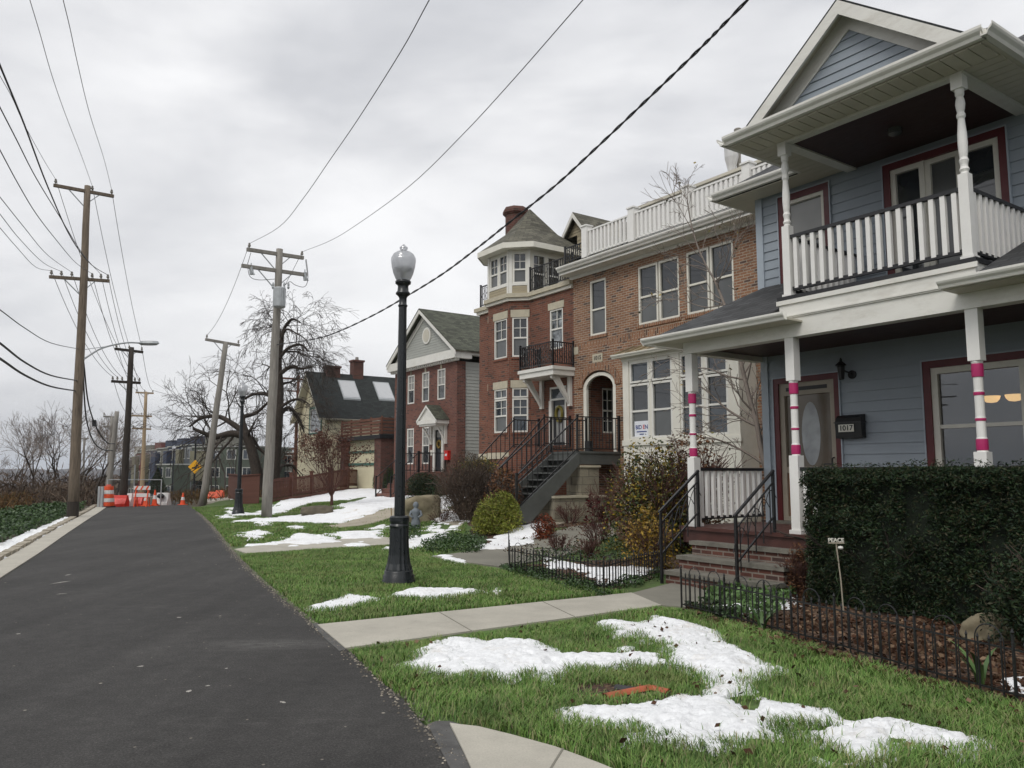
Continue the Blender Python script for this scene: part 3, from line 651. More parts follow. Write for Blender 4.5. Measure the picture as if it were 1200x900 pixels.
# grit and crumbs along the road edge
rg=np.random.default_rng(77);n=5200;r=rg.uniform(2,34,n);q=np.interp(r,[p[0] for p in Redge],[p[1] for p in Redge])+rg.normal(-.01,.045,n);x=r*RX+q*RY;y=r*RY-q*RX;s_=rg.uniform(.004,.013,n)
o8=np.array([(1,0,0),(0,1,0),(-1,0,0),(0,-1,0),(0,0,.8)]);V=(np.stack([x,y,np.full(n,.018)],1)[:,None,:]+o8[None]*s_[:,None,None]).reshape(-1,3);b=np.arange(n)[:,None]*5
T_=np.concatenate([b+np.array([[0,1,4]]),b+np.array([[1,2,4]]),b+np.array([[2,3,4]]),b+np.array([[3,0,4]])])
mt['grit']=leafmat('road_grit',[(.10,.09,.075),(.20,.18,.15),(.05,.045,.04),(.30,.27,.22)],.9,.2)
tag(rawmesh('road_grit',V,None,T_,mt['grit']),kind='stuff')
# ------------------------------------------------------------------ the blue house with the two-storey porch
TP=9.3;TW=10.97;FZ=.78
hb=thing('blue_house','pale blue clapboard house with a two-storey white porch and pink-banded posts','house',(-4.,TW,0.))
LW=LF(-8.35,TW,0)           # u=0 at left corner
RE=4.5                      # right end (a)
UW=RE+8.35
def ub(px,py): a,z=T(px,py,TW);return a+8.35,z
door=(.20,1.38,FZ,3.12)
winR=(2.66,5.35,1.35,3.12);uwL=(.42,1.36,4.55,6.12);uwR=(2.24,3.92,4.05,6.08)
m=MB();wall(m,LW,0,UW,0,6.24,[door,winR,uwL,uwR],.10,lap=.155,lo=.016);m.build('front_wall',mt['siding'],hb)
m=MB();wall(m,LF(-8.35,TW+9,0,0,-1),0,9,0,6.24,[(6.6,7.5,4.4,5.9)],.1,lap=.155);wall(m,LF(RE,TW,0,0,1),0,9,0,6.24,[],.1,lap=.155);wall(m,LF(RE,TW+9,0,-1,0),0,UW,0,6.24,[],.1,lap=.155);m.build('side_wall',mt['siding'],hb)
sash(hb,LF(-8.35,TW+9,0,0,-1),6.6,7.5,4.4,5.9,mt['white'],mt['glass'],.07,.5)
for a in (-8.35,RE):
    m=MB();m.lbox(LF(a,TW,0),-.03,.10 if a<0 else .03,-.06,.035,.5,6.24);m.lbox(LF(a,TW,0,0,1),-.03,.11,-.03 if a>0 else .0,.035 if a>0 else -.0,.5,6.24)
    if a<0:m.box(-8.385,-8.35,TW-.03,TW+.1,.5,6.24)
    m.build('corner_board',mt['sidingtrim'],hb)
m=MB();m.box(-8.36,RE,TW-.02,TW+.1,0,.72);m.build('foundation',mt['brickS'],hb)
# door: dark red casing, storm door with glass, oval light of the inner door behind it
def casing(L,h,w,mat,name='casing',out=.03,bottom=False,thin=.02):
    u0,u1,v0,v1=h;m=MB();m.lbox(L,u0-w,u0,-.05,out,v0,v1+w);m.lbox(L,u1,u1+w,-.05,out,v0,v1+w);m.lbox(L,u0,u1,-.05,out,v1,v1+w)
    if bottom:m.lbox(L,u0-w,u1+w,-.05,out+.02,v0-.07,v0)
    o=m.build(name,mt[mat],hb)
    m=MB();m.lbox(L,u0-w-thin,u0-w,-.04,out+.012,v0,v1+w+thin);m.lbox(L,u1+w,u1+w+thin,-.04,out+.012,v0,v1+w+thin);m.lbox(L,u0-w,u1+w,-.04,out+.012,v1+w,v1+w+thin)
    m.build('casing_bead',mt['sidingtrim'],o)
d=(door[0]+.09,door[1]-.09,door[2],door[3]-.10)
casing(LW,d,.09,'red')
m=MB();u0,u1,v0,v1=d;m.lbox(LW,u0,u0+.09,-.09,.0,v0,v1);m.lbox(LW,u1-.09,u1,-.09,.0,v0,v1);m.lbox(LW,u0+.09,u1-.09,-.09,.0,v1-.2,v1);m.lbox(LW,u0+.09,u1-.09,-.09,.0,v0,v0+.12);m.lbox(LW,u0+.09,u1-.09,-.07,-.01,v0+.80,v0+.9)
dr=m.build('storm_door',mt['doortan'],hb)
m=MB();m.lbox(LW,u0+.13,u1-.13,-.02,.004,v1-.13,v1-.07);m.build('closer_slot',mt['black'],dr)
m=MB();m.add([LW(u0+.09,-.045,v0+.9),LW(u1-.09,-.045,v0+.9),LW(u1-.09,-.045,v1-.2),LW(u0+.09,-.045,v1-.2)],[(0,1,2,3)]);m.build('pane',mt['screen'],dr);m=MB();m.lbox(LW,u0+.09,u1-.09,-.05,-.035,v0+.12,v0+.80);m.build('kick_panel',mt['wood'],dr)
m=MB();m.tube([LW(u1-.06,.0,v0+.86),LW(u1-.06,.05,v0+.88),LW(u1-.06,.055,v0+1.02),LW(u1-.06,.0,v0+1.04)],.012,6);m.lbox(LW,u1-.2,u1-.05,.03,.05,v0+.93,v0+.95);m.build('handle',mt['black'],dr)
m=MB();m.lbox(LW,u0,u1,-.16,-.13,v0,v1);m.build('door',mt['wood'],hb)
m=MB();cu=(u0+u1)/2;pts=[]
for k in range(24):
    c=2*math.pi*k/24;pts.append(LW(cu+.03+.165*math.cos(c),-.043,v0+1.42+.50*math.sin(c)))
m.poly(pts);m.build('oval_light',mt['ovalglass'],dr)
m=MB();m.box(-8.12,-7.0,TW-.12,TW+.02,FZ-.02,FZ+.05);m.build('threshold',mt['tread'],hb)
# windows
casing(LW,(winR[0]+.1,winR[1]-.1,winR[2]+.05,winR[3]-.1),.10,'red','casing',bottom=True)
w0,w1,v0,v1=winR[0]+.1,winR[1]-.1,winR[2]+.05,winR[3]-.1;wm=(w0+w1)/2
for k,(a,b) in enumerate(((w0,wm-.05),(wm+.05,w1))):
    sash(hb,LW,a,b,v0,v1,mt['cream'],mt['clear'],.085,.5,w=-.03)
m=MB();m.lbox(LW,wm-.05,wm+.05,-.06,.02,v0,v1);m.build('mullion',mt['cream'],hb)
# the lit room behind this window
m=MB();m.lbox(LW,1.9,6.2,-3.2,-3.1,.9,3.4);m.lbox(LW,1.9,2.0,-3.1,-.14,.9,3.4);m.lbox(LW,6.1,6.2,-3.1,-.14,.9,3.4);m.lbox(LW,1.9,6.2,-3.1,-.14,3.3,3.4);m.lbox(LW,1.9,6.2,-3.1,-.14,.8,.9)
m.build('room',M('room_wall',(.20,.17,.12),.8,.15,1),hb)
for (u,wd) in ((TA(1164,TW+1.5)+8.35,-1.5),(TA(1191,TW+1.5)+8.35,-1.5)):
    m=MB();c=LW(u,wd,2.62);zc=TZ(1164,468,TW+1.5);m.lathe([(.01,zc-.05),(.07,zc-.04),(.105,zc),(.12,zc+.05)],c[0],c[1],14);m.build('pendant_lamp',mt['bulb'],hb)
casing(LW,(uwL[0]+.1,uwL[1]-.1,uwL[2]+.05,uwL[3]-.1),.10,'red','casing',bottom=True)
sash(hb,LW,uwL[0]+.1,uwL[1]-.1,uwL[2]+.05,uwL[3]-.1,mt['cream'],mt['curtain'],.06,.5,w=-.03,bot=mt['blind'])
casing(LW,(uwR[0]+.1,uwR[1]-.1,uwR[2],uwR[3]-.1),.10,'red')
a,b=uwR[0]+.1,uwR[1]-.1;s3=(b-a)/3
for k in range(3): sash(hb,LW,a+k*s3,a+(k+1)*s3,4.06,uwR[3]-.1,mt['cream'],mt['glass' if k!=1 else 'blind'],.075,w=-.03-.02*(k==1),name='patio_door')
# wall lantern
wl=MB();c=LW(1.52,.17,3.12);wl.lathe([(.005,3.30),(.02,3.27),(.02,3.25),(.075,3.20),(.08,3.18)][::-1],c[0],c[1],8);wl.lathe([(.03,2.97),(.045,2.98),(.06,3.165),(.05,3.18)],c[0],c[1],6);wl.tube([LW(1.52,.17,3.16),LW(1.56,.14,3.1),LW(1.6,.02,3.06)],.012,6)
wl.tube([LW(1.60,-.01,3.05),LW(1.60,.03,3.05)],.065,14);wl.build('wall_lantern',mt['black'],hb)
m=MB();m.lathe([(.035,2.985),(.052,3.16)],c[0],c[1],6);m.build('lantern_glass',mt['blind'],hb.children[-1])
# porch floor, beam, ceiling
m=MB();m.box(-8.62,RE,TP-.14,TW,FZ-.05,FZ);m.build('porch_floor',mt['deckred'],hb)
m=MB();m.box(-8.58,-6.62,TP-.10,TP-.04,FZ-.24,FZ-.05);m.box(-6.62,RE,TP-.10,TP-.04,FZ-.24,FZ-.05);m.box(-8.58,-8.52,TP-.10,TW,FZ-.24,FZ-.05);m.build('floor_fascia',mt['deckred'],hb)
m=MB()
k=0
for a0 in np.arange(-6.5,RE,.062): m.box(a0,a0+.03,TP-.06,TP-.04,.04,FZ-.24)
m.build('porch_lattice',mt['worn'],hb)
m=MB();m.box(-8.50,RE,TP-.09,TP+.09,3.42,3.68);m.box(-8.50,-8.34,TP+.09,TW-.002,3.42,3.68);m.build('porch_beam',mt['worn'],hb)
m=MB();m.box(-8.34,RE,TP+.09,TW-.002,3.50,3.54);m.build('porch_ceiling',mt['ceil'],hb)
# posts
def turned(x,y,z0,z1,prof,root,mats):
    """square ends, turned middle. prof: list of (fraction,radius)"""
def lowpost(a):
    z0,z1=FZ,3.42;h=z1-z0;f=lambda q:z1-h*q
    m=MB();s=.068
    m.box(a-s,a+s,TP-s,TP+s,f(.222),z1);m.box(a-s,a+s,TP-s,TP+s,z0+.05,f(.606));m.box(a-s-.022,a+s+.022,TP-s-.022,TP+s+.022,z0,z0+.05)
    r=[(.606,.060),(.600,.052),(.55,.056),(.545,.050),(.478,.049),(.475,.054),(.463,.054),(.46,.049),(.37,.049),(.367,.054),(.352,.054),(.35,.049),(.296,.050),(.29,.056),(.235,.056),(.229,.062),(.222,.062)]
    m.lathe([(q[1],f(q[0])) for q in r],a,TP,16);o=m.build('porch_post',mt['post'],hb)
    for (q0,q1,rr) in ((.600,.552,.0605),(.4765,.4645,.0565),(.3685,.3535,.0565),(.292,.234,.0605)):
        b=[(rr-.005,f(q0)),(rr,f(q0)+.008),(rr+.002,(f(q0)+f(q1))/2),(rr,f(q1)-.008),(rr-.005,f(q1))] if q0-q1>.03 else [(rr-.003,f(q0)),(rr,f((q0+q1)/2)),(rr-.003,f(q1))]
        p=MB();p.lathe(b,a,TP,16);p.build('pink_band',mt['pink'],o)
for a in (-8.42,-6.60,-4.22,-1.85,1.2,4.3): lowpost(a)
def uppost(a):
    z0,z1=3.99,6.20;h=z1-z0;f=lambda q:z1-h*q;s=.056
    m=MB();m.box(a-s-.01,a+s+.01,TP-s-.01,TP+s+.01,f(.085),z1);m.box(a-s,a+s,TP-s,TP+s,z0+.04,f(.545));m.box(a-s-.018,a+s+.018,TP-s-.018,TP+s+.018,z0,z0+.04)
    r=[(.545,.052),(.535,.040),(.52,.055),(.505,.04),(.495,.04),(.47,.052),(.455,.04),(.43,.047),(.38,.052),(.33,.050),(.27,.040),(.245,.036),(.235,.048),(.22,.048),(.21,.036),(.19,.045),(.165,.052),(.14,.045),(.125,.036),(.115,.048),(.10,.048),(.095,.05),(.085,.05)]
    m.lathe([(q[1],f(q[0])) for q in r],a,TP,16);m.build('balcony_post',mt['post'],hb)
for a in (-6.60,-4.22): uppost(a)
# balcony box between the middle posts
m=MB();m.box(-6.72,-4.10,TP-.13,TW-.03,3.93,3.985);m.build('balcony_floor',mt['blackwood'],hb)
m=MB();m.box(-6.70,-4.12,TP-.11,TP+.09,3.682,3.93);m.box(-6.70,-6.60,TP+.09,TW-.03,3.682,3.93);m.box(-4.22,-4.12,TP+.09,TW-.03,3.682,3.93);m.box(-6.73,-4.09,TP-.135,TP-.11,3.87,3.93);m.box(-6.715,-4.105,TP-.125,TP-.11,3.70,3.72);m.build('balcony_fascia',mt['worn'],hb)
# railings: rail, baluster
def railing(root,p0,p1,zb,zt,n,sq=.028,mat='post',rm='blackwood',name='railing',rw=.07):
    p0=Vector(p0);p1=Vector(p1);m=MB();up=(0,0,1)
    m.bar((p0.x,p0.y,zt),(p1.x,p1.y,zt),rw,.045)
    o=m.build(name,mt[rm],root);pos=[];m=MB();m.bar((p0.x,p0.y,zb),(p1.x,p1.y,zb),rw*.6,.05);m.build('bottom_rail',mt[rm],o)
    for k in range(n):
        f=(k+.5)/n;p=p0.lerp(p1,f);pos.append((p.x,p.y,zb+.0))
    def bal(m): m.box(-sq,sq,-sq,sq,.0,zt-zb-.01)
    row_of(bal,n,'baluster',mt[mat],o,pos);return o
def lrail(a0,t0,a1,t1,zb,zt,n,**k):return railing(hb,(a0,t0),(a1,t1),zb,zt,n,**k)
lrail(-6.54,TP,-4.28,TP,4.10,4.83,17);lrail(-6.60,TP+.08,-6.60,TW-.04,4.10,4.83,11);lrail(-4.22,TP+.08,-4.22,TW-.04,4.10,4.83,11)
lrail(-8.42,TP+.08,-8.42,TW-.04,FZ+.12,FZ+.86,11);lrail(-4.15,TP,-1.92,TP,FZ+.12,FZ+.86,17);lrail(-6.53,TP,-4.29,TP,FZ+.12,FZ+.86,17);lrail(-1.78,TP,1.13,TP,FZ+.12,FZ+.86,20)
# lower roofs either side of the balcony
def roofslab(name,pts,th,mat,parent=hb): 
    m=MB();m.slab(pts,th);return m.build(name,mt[mat],parent)
GT=8.86;PZ=TZ(890,338,TW)
roofslab('porch_roof',[(-8.93,GT,3.67),(-6.74,GT,3.67),(-6.74,TW,PZ),(-8.28,TW,PZ)],.03,'shingle')
roofslab('porch_roof',[(-8.93,GT,3.67),(-8.28,TW,PZ),(-8.29,TW,PZ-.02),(-8.93,TW,3.67)],.03,'shingle')
roofslab('porch_roof',[(-4.08,GT,3.67),(RE+.4,GT,3.67),(RE+.4,TW,4.62),(-4.08,TW,4.62)],.03,'shingle')
def gutter(name,p,q,parent=hb,mat='white',s=.10,th=.0):
    """K-profile gutter from p to q, open top; outward is to the right of p->q"""
    p=Vector(p);q=Vector(q);d=(q-p).normalized();o=Vector((d.y,-d.x,0))
    pr=[(0,0),(.55,0),(.68,.30),(.95,.55),(1.05,.75),(1.05,1.0),(.97,1.0),(.97,.80),(.6,.40),(.5,.12),(.06,.12),(0,1)]
    m=MB();n=len(pr);vs=[]
    for c in (p,q): vs+=[tuple(c+o*(s*a)+Vector((0,0,s*(b-.5)))) for a,b in pr]
    m.add(vs,[(i,i+n,(i+1)%n+n,(i+1)%n) for i in range(n)]+[tuple(range(n))[::-1],tuple(range(n,2*n))]);return m.build(name,mt[mat],parent)
gutter('gutter',(-8.98,GT+.005,3.64),(-6.35,GT+.005,3.64));gutter('gutter',(-4.35,GT+.005,3.66),(RE+.4,GT+.005,3.66))
gutter('gutter',(-8.975,TW,3.64),(-8.975,GT,3.64))
m=MB();m.box(-8.93,-6.36,GT+.02,TP-.091,3.60,3.625);m.box(-4.34,RE+.4,GT+.02,TP-.091,3.60,3.625);m.box(-8.93,-8.50,TP-.09,TW,3.60,3.625);m.build('soffit',mt['soffit'],hb)
# upper roof over the balcony: gable with pent eave
EL,ER,ET=-7.17,-3.70,8.80;EZ=6.30;CA=(EL+ER)/2
m=MB()
x=EL+.04
while x<ER-.05:
    x1=min(x+.155,ER-.04);m.box(x,x1-.012,ET+.02,TP-.06,6.205,6.225);x=x1     # soffit boards, grooves between
for side in (0,1):
    y=TP-.05
    while y<TW-.02:
        y1=min(y+.155,TW-.005)
        if side==0:m.box(EL+.04,-6.68,y,y1-.012,6.205,6.225)
        else:m.box(-4.14,ER-.04,y,y1-.012,6.205,6.225)
        y=y1
m.build('soffit',mt['soffit'],hb)
m=MB();m.box(EL+.0,ER-.0,ET+.02,TW-.004,6.226,6.232);m.box(EL+.01,ER-.01,ET+.02,TW-.004,6.325,6.345);m.build('soffit_backing',mt['soffit'],hb)
m=MB();m.box(-6.68,-4.14,TP-.06,TP+.06,6.17,6.225);m.box(-6.68,-6.52,TP+.06,TW-.004,6.17,6.225);m.box(-4.30,-4.14,TP+.06,TW-.004,6.17,6.225);m.build('balcony_beam',mt['worn'],hb)
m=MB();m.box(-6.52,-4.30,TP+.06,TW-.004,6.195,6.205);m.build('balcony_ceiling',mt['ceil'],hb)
m=MB();m.tube([(CA,10.1,6.12),(CA,10.1,6.195)],.09,12);m.build('ceiling_lamp',mt['blind'],hb)
gutter('gutter',(EL-.02,ET+.01,6.29),(ER+.02,ET+.01,6.29),s=.12);gutter('gutter',(EL,TW,6.29),(EL,ET-.1,6.29),s=.12);gutter('gutter',(ER,ET-.1,6.29),(ER,TW+.3,6.29),s=.12)
GA_=8.98;RA,RB,AZ_=-6.93,-3.93,7.60         # gable plane, rake feet, apex
roofslab('pent_roof',[(EL,ET,6.35),(ER,ET,6.35),(ER,GA_+.06,6.46),(EL,GA_+.06,6.46)],.03,'shingle4')
def rk(t0,t1,e,zt,mat,th,name):    # both slopes
    s=(AZ_-6.42)/(CA-RA)
    roofslab(name,[(RA-e,t0,6.42-e*s+zt),(CA,t0,AZ_+zt),(CA,t1,AZ_+zt),(RA-e,t1,6.42-e*s+zt)][::-1],th,mat)
    roofslab(name,[(RB+e,t0,6.42-e*s+zt),(CA,t0,AZ_+zt),(CA,t1,AZ_+zt),(RB+e,t1,6.42-e*s+zt)],th,mat)
rk(GA_-.10,TW+3,.04,.03,'shingle4',.03,'gable_roof')
# rake boards with siding triangle
m=MB()
def rakeb(m,t0,t1,w,off,RA=RA,RB=RB):
    s=(AZ_-6.42)/(CA-RA);L=math.hypot(1,s);w_=w*L
    for (x,sg) in ((RA,1),(RB,-1)):
        zc=6.375;pts=[(x,6.42-off),(CA,AZ_-off),(CA,AZ_-off-w_),(CA-sg*(AZ_-off-w_-zc)/s,zc),(x,zc)]
        if sg<0: pts=pts[::-1]
        v=[(p[0],t0,p[1]) for p in pts]+[(p[0],t1,p[1]) for p in pts]
        m.add(v,[(4,3,2,1,0),(5,6,7,8,9)]+[(i,(i+1)%5,(i+1)%5+5,i+5) for i in range(5)])
rakeb(m,GA_-.10,GA_-.06,.15,.0);rakeb(m,GA_+.12,GA_+.15,.24,.02);m.build('rake_board',mt['worn'],hb)
m=MB();rakeb(m,GA_-.06,GA_+.12,.015,.04);m.build('rake_soffit',mt['soffit'],hb)
m=MB();z=6.42
while z<7.45:
    z1=z+.125;f=lambda q:(CA-RA)*(1-(q-6.42)/(AZ_-6.42))
    h0,h1=f(z),f(min(z1,AZ_-.001))
    m.add([(CA-h0,GA_+.15-.016,z),(CA+h0,GA_+.15-.016,z),(CA+h1,GA_+.149,z1),(CA-h1,GA_+.149,z1)],[(0,1,2,3)]);m.add([(CA-h0,GA_+.134,z),(CA-h0,GA_+.15,z),(CA+h0,GA_+.15,z),(CA+h0,GA_+.134,z)],[(0,1,2,3)]);z=z1
m.build('gable_siding',mt['siding'],hb)
# main hipped roof
ml,mr,mf,mb_=-8.85,RE+.5,TW-.47,TW+9.5;mz=6.36;rh=3.4;hx=5.2
R1=(ml+hx-.4,mf+5,mz+rh);R2=(mr-hx,mf+5,mz+rh)
roofslab('main_roof',[(ml,mf,mz),(mr,mf,mz),R2,R1],.03,'shingle');roofslab('main_roof',[(ml,mb_,mz),(ml,mf,mz),R1],.03,'shingle');roofslab('main_roof',[(mr,mf,mz),(mr,mb_,mz),R2],.03,'shingle');roofslab('main_roof',[(mr,mb_,mz),(ml,mb_,mz),R1,R2],.03,'shingle')
gutter('gutter',(ml-.02,mf+.01,6.30),(EL+.05,mf+.01,6.30),s=.12);gutter('gutter',(ml,mb_,6.30),(ml,mf-.1,6.30),s=.12);gutter('gutter',(ER-.05,mf+.01,6.30),(mr,mf+.01,6.30),s=.12)
m=MB();m.box(ml+.02,EL+.04,mf+.02,TW,6.21,6.225);m.box(ER,mr,mf+.02,TW,6.21,6.225);m.box(ml+.02,-8.35,TW+.001,mb_,6.21,6.225);m.build('soffit',mt['soffit'],hb)
# brick steps with stone treads
st=MB();tr=MB();sl_,sr_=-8.30,-6.45
for k in range(3):
    z1=.195*(k+1);t0=8.46+.28*k
    st.box(sl_+.03,sr_-.03,t0+.03,TP-.09 if k==2 else TP-.09,z1-.195,z1-.055)
    tr.box(sl_,sr_,t0,t0+.31 if k<2 else TP-.1,z1-.055,z1)
steps=thing('front_steps','three brick steps with worn stone treads up to the blue house porch','steps',((sl_+sr_)/2,8.9,0))
st.build('brick_riser',mt['brickS'],steps);tr.build('stone_tread',mt['tread'],steps)
# iron hand rails with arches
def handrail(a,label):
    hr=thing('iron_handrail',label,'handrail',(a,8.6,0))
    t0,t1=8.42,9.22;m=MB();m.bar((a,t0,.0),(a,t0,1.02),.035);m.build('rail_post',mt['black'],hr);m=MB();m.bar((a,t1,FZ-.02),(a,t1,1.62),.035);m.build('rail_post',mt['black'],hr)
    m=MB();m.bar((a,t0-.03,1.02),(a,t1+.02,1.62),.035,.03);m.bar((a,t0,.42),(a,t1,1.0),.022,.022);m.bar((a,t0,.86),(a,t1,1.46),.018,.018);m.build('top_rail',mt['black'],hr)
    m=MB();n=5
    for k in range(n):
        t=t0+(t1-t0)*(k+.5)/n;f=(k+.5)/n;m.bar((a,t,.42+.58*f-.18),(a,t,.86+.6*f),.012)
        w=(t1-t0)/n*.9
        pts=[(a,t-w+2*w*j/10,.60+.6*f+(2*w*j/10-w)*.72+.20*math.sin(math.pi*j/10)) for j in range(11)]
        m.tube(pts,.006,5)
    m.build('scroll_work',mt['black'],hr);return hr
handrail(-8.28,'black iron handrail on the left of the front steps');handrail(-6.93,'black iron handrail on the right of the front steps')
# mailbox
mbx=thing('mailbox','black wall mailbox numbered 1017 beside the front door','mailbox',(-6.78,TW-.06,2.1))
m=MB();a0,a1=-6.99,-6.57
pr=[(TW-.025,2.10),(TW-.13,2.10),(TW-.15,2.33),(TW-.12,2.40),(TW-.06,2.44),(TW-.025,2.45)]
m.add([(a0,p[0],p[1]) for p in pr]+[(a1,p[0],p[1]) for p in pr],[tuple(range(6))[::-1],tuple(range(6,12))]+[(i,(i+1)%6,(i+1)%6+6,i+6) for i in range(6)]);m.box(a0-.012,a1+.012,TW-.16,TW-.02,2.325,2.34);m.build('box_body',mt['black'],mbx)
m=MB();m.box(a0+.06,a0+.31,TW-.155,TW-.15,2.19,2.30);pl=m.build('number_plate',mt['cream'],mbx)
def put_text(body,size,name,mat,parent,a,t,z,depth=.003,rx=math.pi/2):
    o=text(body,size,name,mat,parent,depth=depth);q=ORG[parent.name];o.location=(a-q[0],t-q[1],z-q[2]);o.rotation_euler=(rx,0,0);return o
put_text('1017',.11,'house_number',mt['black'],pl,a0+.185,TW-.158,2.245)
# ------------------------------------------------------------------ orange brick row house with the roof deck
def iron_rail(root,p0,p1,h,n,name='iron_railing',gap=.09,r=.008,mat='black',posts=(1,1),pw=.05,tw=.04,pname='picket'):
    """rail from p0 to p1 (feet), pickets between, posts at the ends"""
    m=MB();a=Vector(p0);b=Vector(p1);up=Vector((0,0,1))
    m.bar(a+up*h,b+up*h,tw,.03)
    o=m.build(name,mt[mat],root);m=MB();m.bar(a+up*gap,b+up*gap,tw*.8,.025);m.build('bottom_rail',mt[mat],o)
    for k,(q,f) in enumerate(((a,posts[0]),(b,posts[1]))):
        if f: mm=MB();mm.box(q.x-pw/2,q.x+pw/2,q.y-pw/2,q.y+pw/2,q.z,q.z+h+.05);mm.box(q.x-pw*.62,q.x+pw*.62,q.y-pw*.62,q.y+pw*.62,q.z+h+.05,q.z+h+.075);mm.build('rail_post',mt[mat],o)
    pos=[tuple(a.lerp(b,(k+1)/(n+1))+up*gap) for k in range(n)]
    def pk(m): m.box(-r,r,-r,r,0,h-gap)
    row_of(pk,n,pname,mt[mat],o,pos);return o
def holes_of(*hs): return list(hs)
h15=thing('brick_row_house','orange brown brick row house numbered 1015 with a white roof deck railing and bay window','house',(-14.4,15,.2))
T5=15.;L5=LF(0,T5,0);X0,X1=-18.2,-10.5
w1=(-17.44,-16.74,5.53,7.16);w2=(-15.43,-13.93,5.55,7.16);w3=(-13.68,-12.18,5.55,7.16);arch=(-17.8,-16.38,2.15,4.5);bayh=(-15.3,-11.7,2.2,4.5)
m=MB();wall(m,L5,X0,X1,0,5.19,[arch,bayh],.3);wall(m,L5,X0,X1,5.39,7.55,[w1,w2,w3],.10)
# spandrels of the arch
N_=10;ac=(arch[0]+arch[1])/2;hw=(arch[1]-arch[0])/2
for k in range(N_):
    for sg in (-1,1):
        x0=hw*k/N_;x1=hw*(k+1)/N_;f=lambda x:4.04+.46*math.sqrt(max(0,1-(x/hw)**2))
        q=[(ac+sg*x0,f(x0)),(ac+sg*x1,f(x1)),(ac+sg*x1,4.5),(ac+sg*x0,4.5)]
        m.add([(p[0],T5,p[1]) for p in q],[(0,1,2,3) if sg>0 else (3,2,1,0)]);m.add([(q[0][0],T5,q[0][1]),(q[1][0],T5,q[1][1]),(q[1][0],T5+.3,q[1][1]),(q[0][0],T5+.3,q[0][1])],[(0,3,2,1) if sg>0 else (0,1,2,3)])
wall(m,LF(X1,T5,0,0,1),0,10,0,7.55);wall(m,LF(X0,T5+10,0,0,-1),0,10,0,7.55);wall(m,LF(X1,T5+10,0,-1,0),0,X1-X0,0,7.55)
m.build('brick_wall',mt['brickA'],h15)
m=MB();wall(m,L5,X0,X1,5.19,5.39);m.build('soldier_course',mt['brickAv'],h15)
m=MB();N2=14;pts=[];R=[]
for k in range(N2+1):
    c=math.pi*k/N2;R.append((math.cos(c),math.sin(c)))
for k in range(N2):
    v=[]
    for (c,s) in (R[k],R[k+1]):
        v+=[(ac-c*hw,4.04+.46*s),(ac-c*(hw+.22),4.04+.70*s)]
    vs=[(p[0],T5-.035,p[1]) for p in v]+[(p[0],T5+.0,p[1]) for p in v]
    m.add(vs,[(0,2,3,1),(1,3,7,5),(0,4,6,2)])
m.build('arch_ring',mt['brickAv'],h15)
m=MB();m.box(-18.2,-17.98,T5-.012,T5+.02,5.08,5.30);m.build('corner_block',mt['stone'],h15)
pl=MB();pl.box(-17.33,-16.90,T5-.02,T5+.01,4.74,4.98);pl=pl.build('address_stone',mt['stone'],h15);put_text('1015',.17,'house_number',mt['blackwood'],pl,-17.115,T5-.024,4.86)
# recess behind the arch
m=MB();a0,a1=arch[0],arch[1]
m.box(a0-.02,a0+.14,T5+.02,T5+.10,2.15,3.98);m.box(a1-.14,a1+.02,T5+.02,T5+.10,2.15,3.98)
for k in range(10):
    c0,c1=math.pi*k/10,math.pi*(k+1)/10
    v=[(ac-math.cos(c)*(hw+.02)*s_,3.98+.47*math.sin(c)*s_) for c in (c0,c1) for s_ in (1,.80)]
    m.add([(p[0],T5+.02,p[1]) for p in v]+[(p[0],T5+.10,p[1]) for p in v],[(0,1,3,2),(4,6,7,5),(1,5,7,3),(0,2,6,4)])
m.build('arch_trim',mt['cream'],h15)
m=MB();wall(m,LF(a0,T5+.3,0,0,1),0,1.5,2.15,4.6,[(.45,.95,2.75,4.1)],.05);m.build('recess_brick_wall',mt['brickB'],h15)
m=MB();wall(m,LF(a0,T5+1.8,0),0,a1-a0,2.15,4.6,[],0,lap=.12,lo=.01);wall(m,LF(a1,T5+1.8,0,0,-1),0,1.5,2.15,4.6,[],0,lap=.12,lo=.01);m.build('recess_siding',mt['creamsid'],h15)
m=MB();m.box(a0-.02,a1+.02,T5+.1,T5+1.8,2.09,2.15);m.build('recess_floor',mt['tread'],h15)
m=MB();m.box(a0,a1,T5+.1,T5+1.8,4.55,4.6);m.build('recess_ceiling',mt['soffit'],h15)
L=LF(a0,T5+.3,0,0,1);sash(h15,L,.45,.95,2.75,4.1,mt['white'],mt['glass'],.05,.5,2,4,name='window')
L=LF(a0,T5+1.8,0);m=MB();m.lbox(L,.75,1.35,.02,.06,2.15,4.1);m.build('door',mt['doordark'],h15)
vt=MB();va=TA(876,17.2);vt.tube([(va,17.2,9.0),(va,17.2,TZ(876,148,17.2))],.06,10);vt.lathe([(.10,TZ(876,150,17.2)),(.11,TZ(876,147,17.2)),(.09,TZ(876,146,17.2))],va,17.2,12);vt.build('vent_pipe',mt['poleG'],h15)
vt=MB();va=TA(867,17.0);vz0,vz1=TZ(867,202,17.),TZ(867,158,17.)
vt.lathe([(.05,vz0-.4),(.09,vz0),(.13,vz0+.25),(.19,vz0+.5),(.20,vz1-.15),(.12,vz1)],va,17.,9);vt.build('wrapped_vent',mt['satellite'],h15)
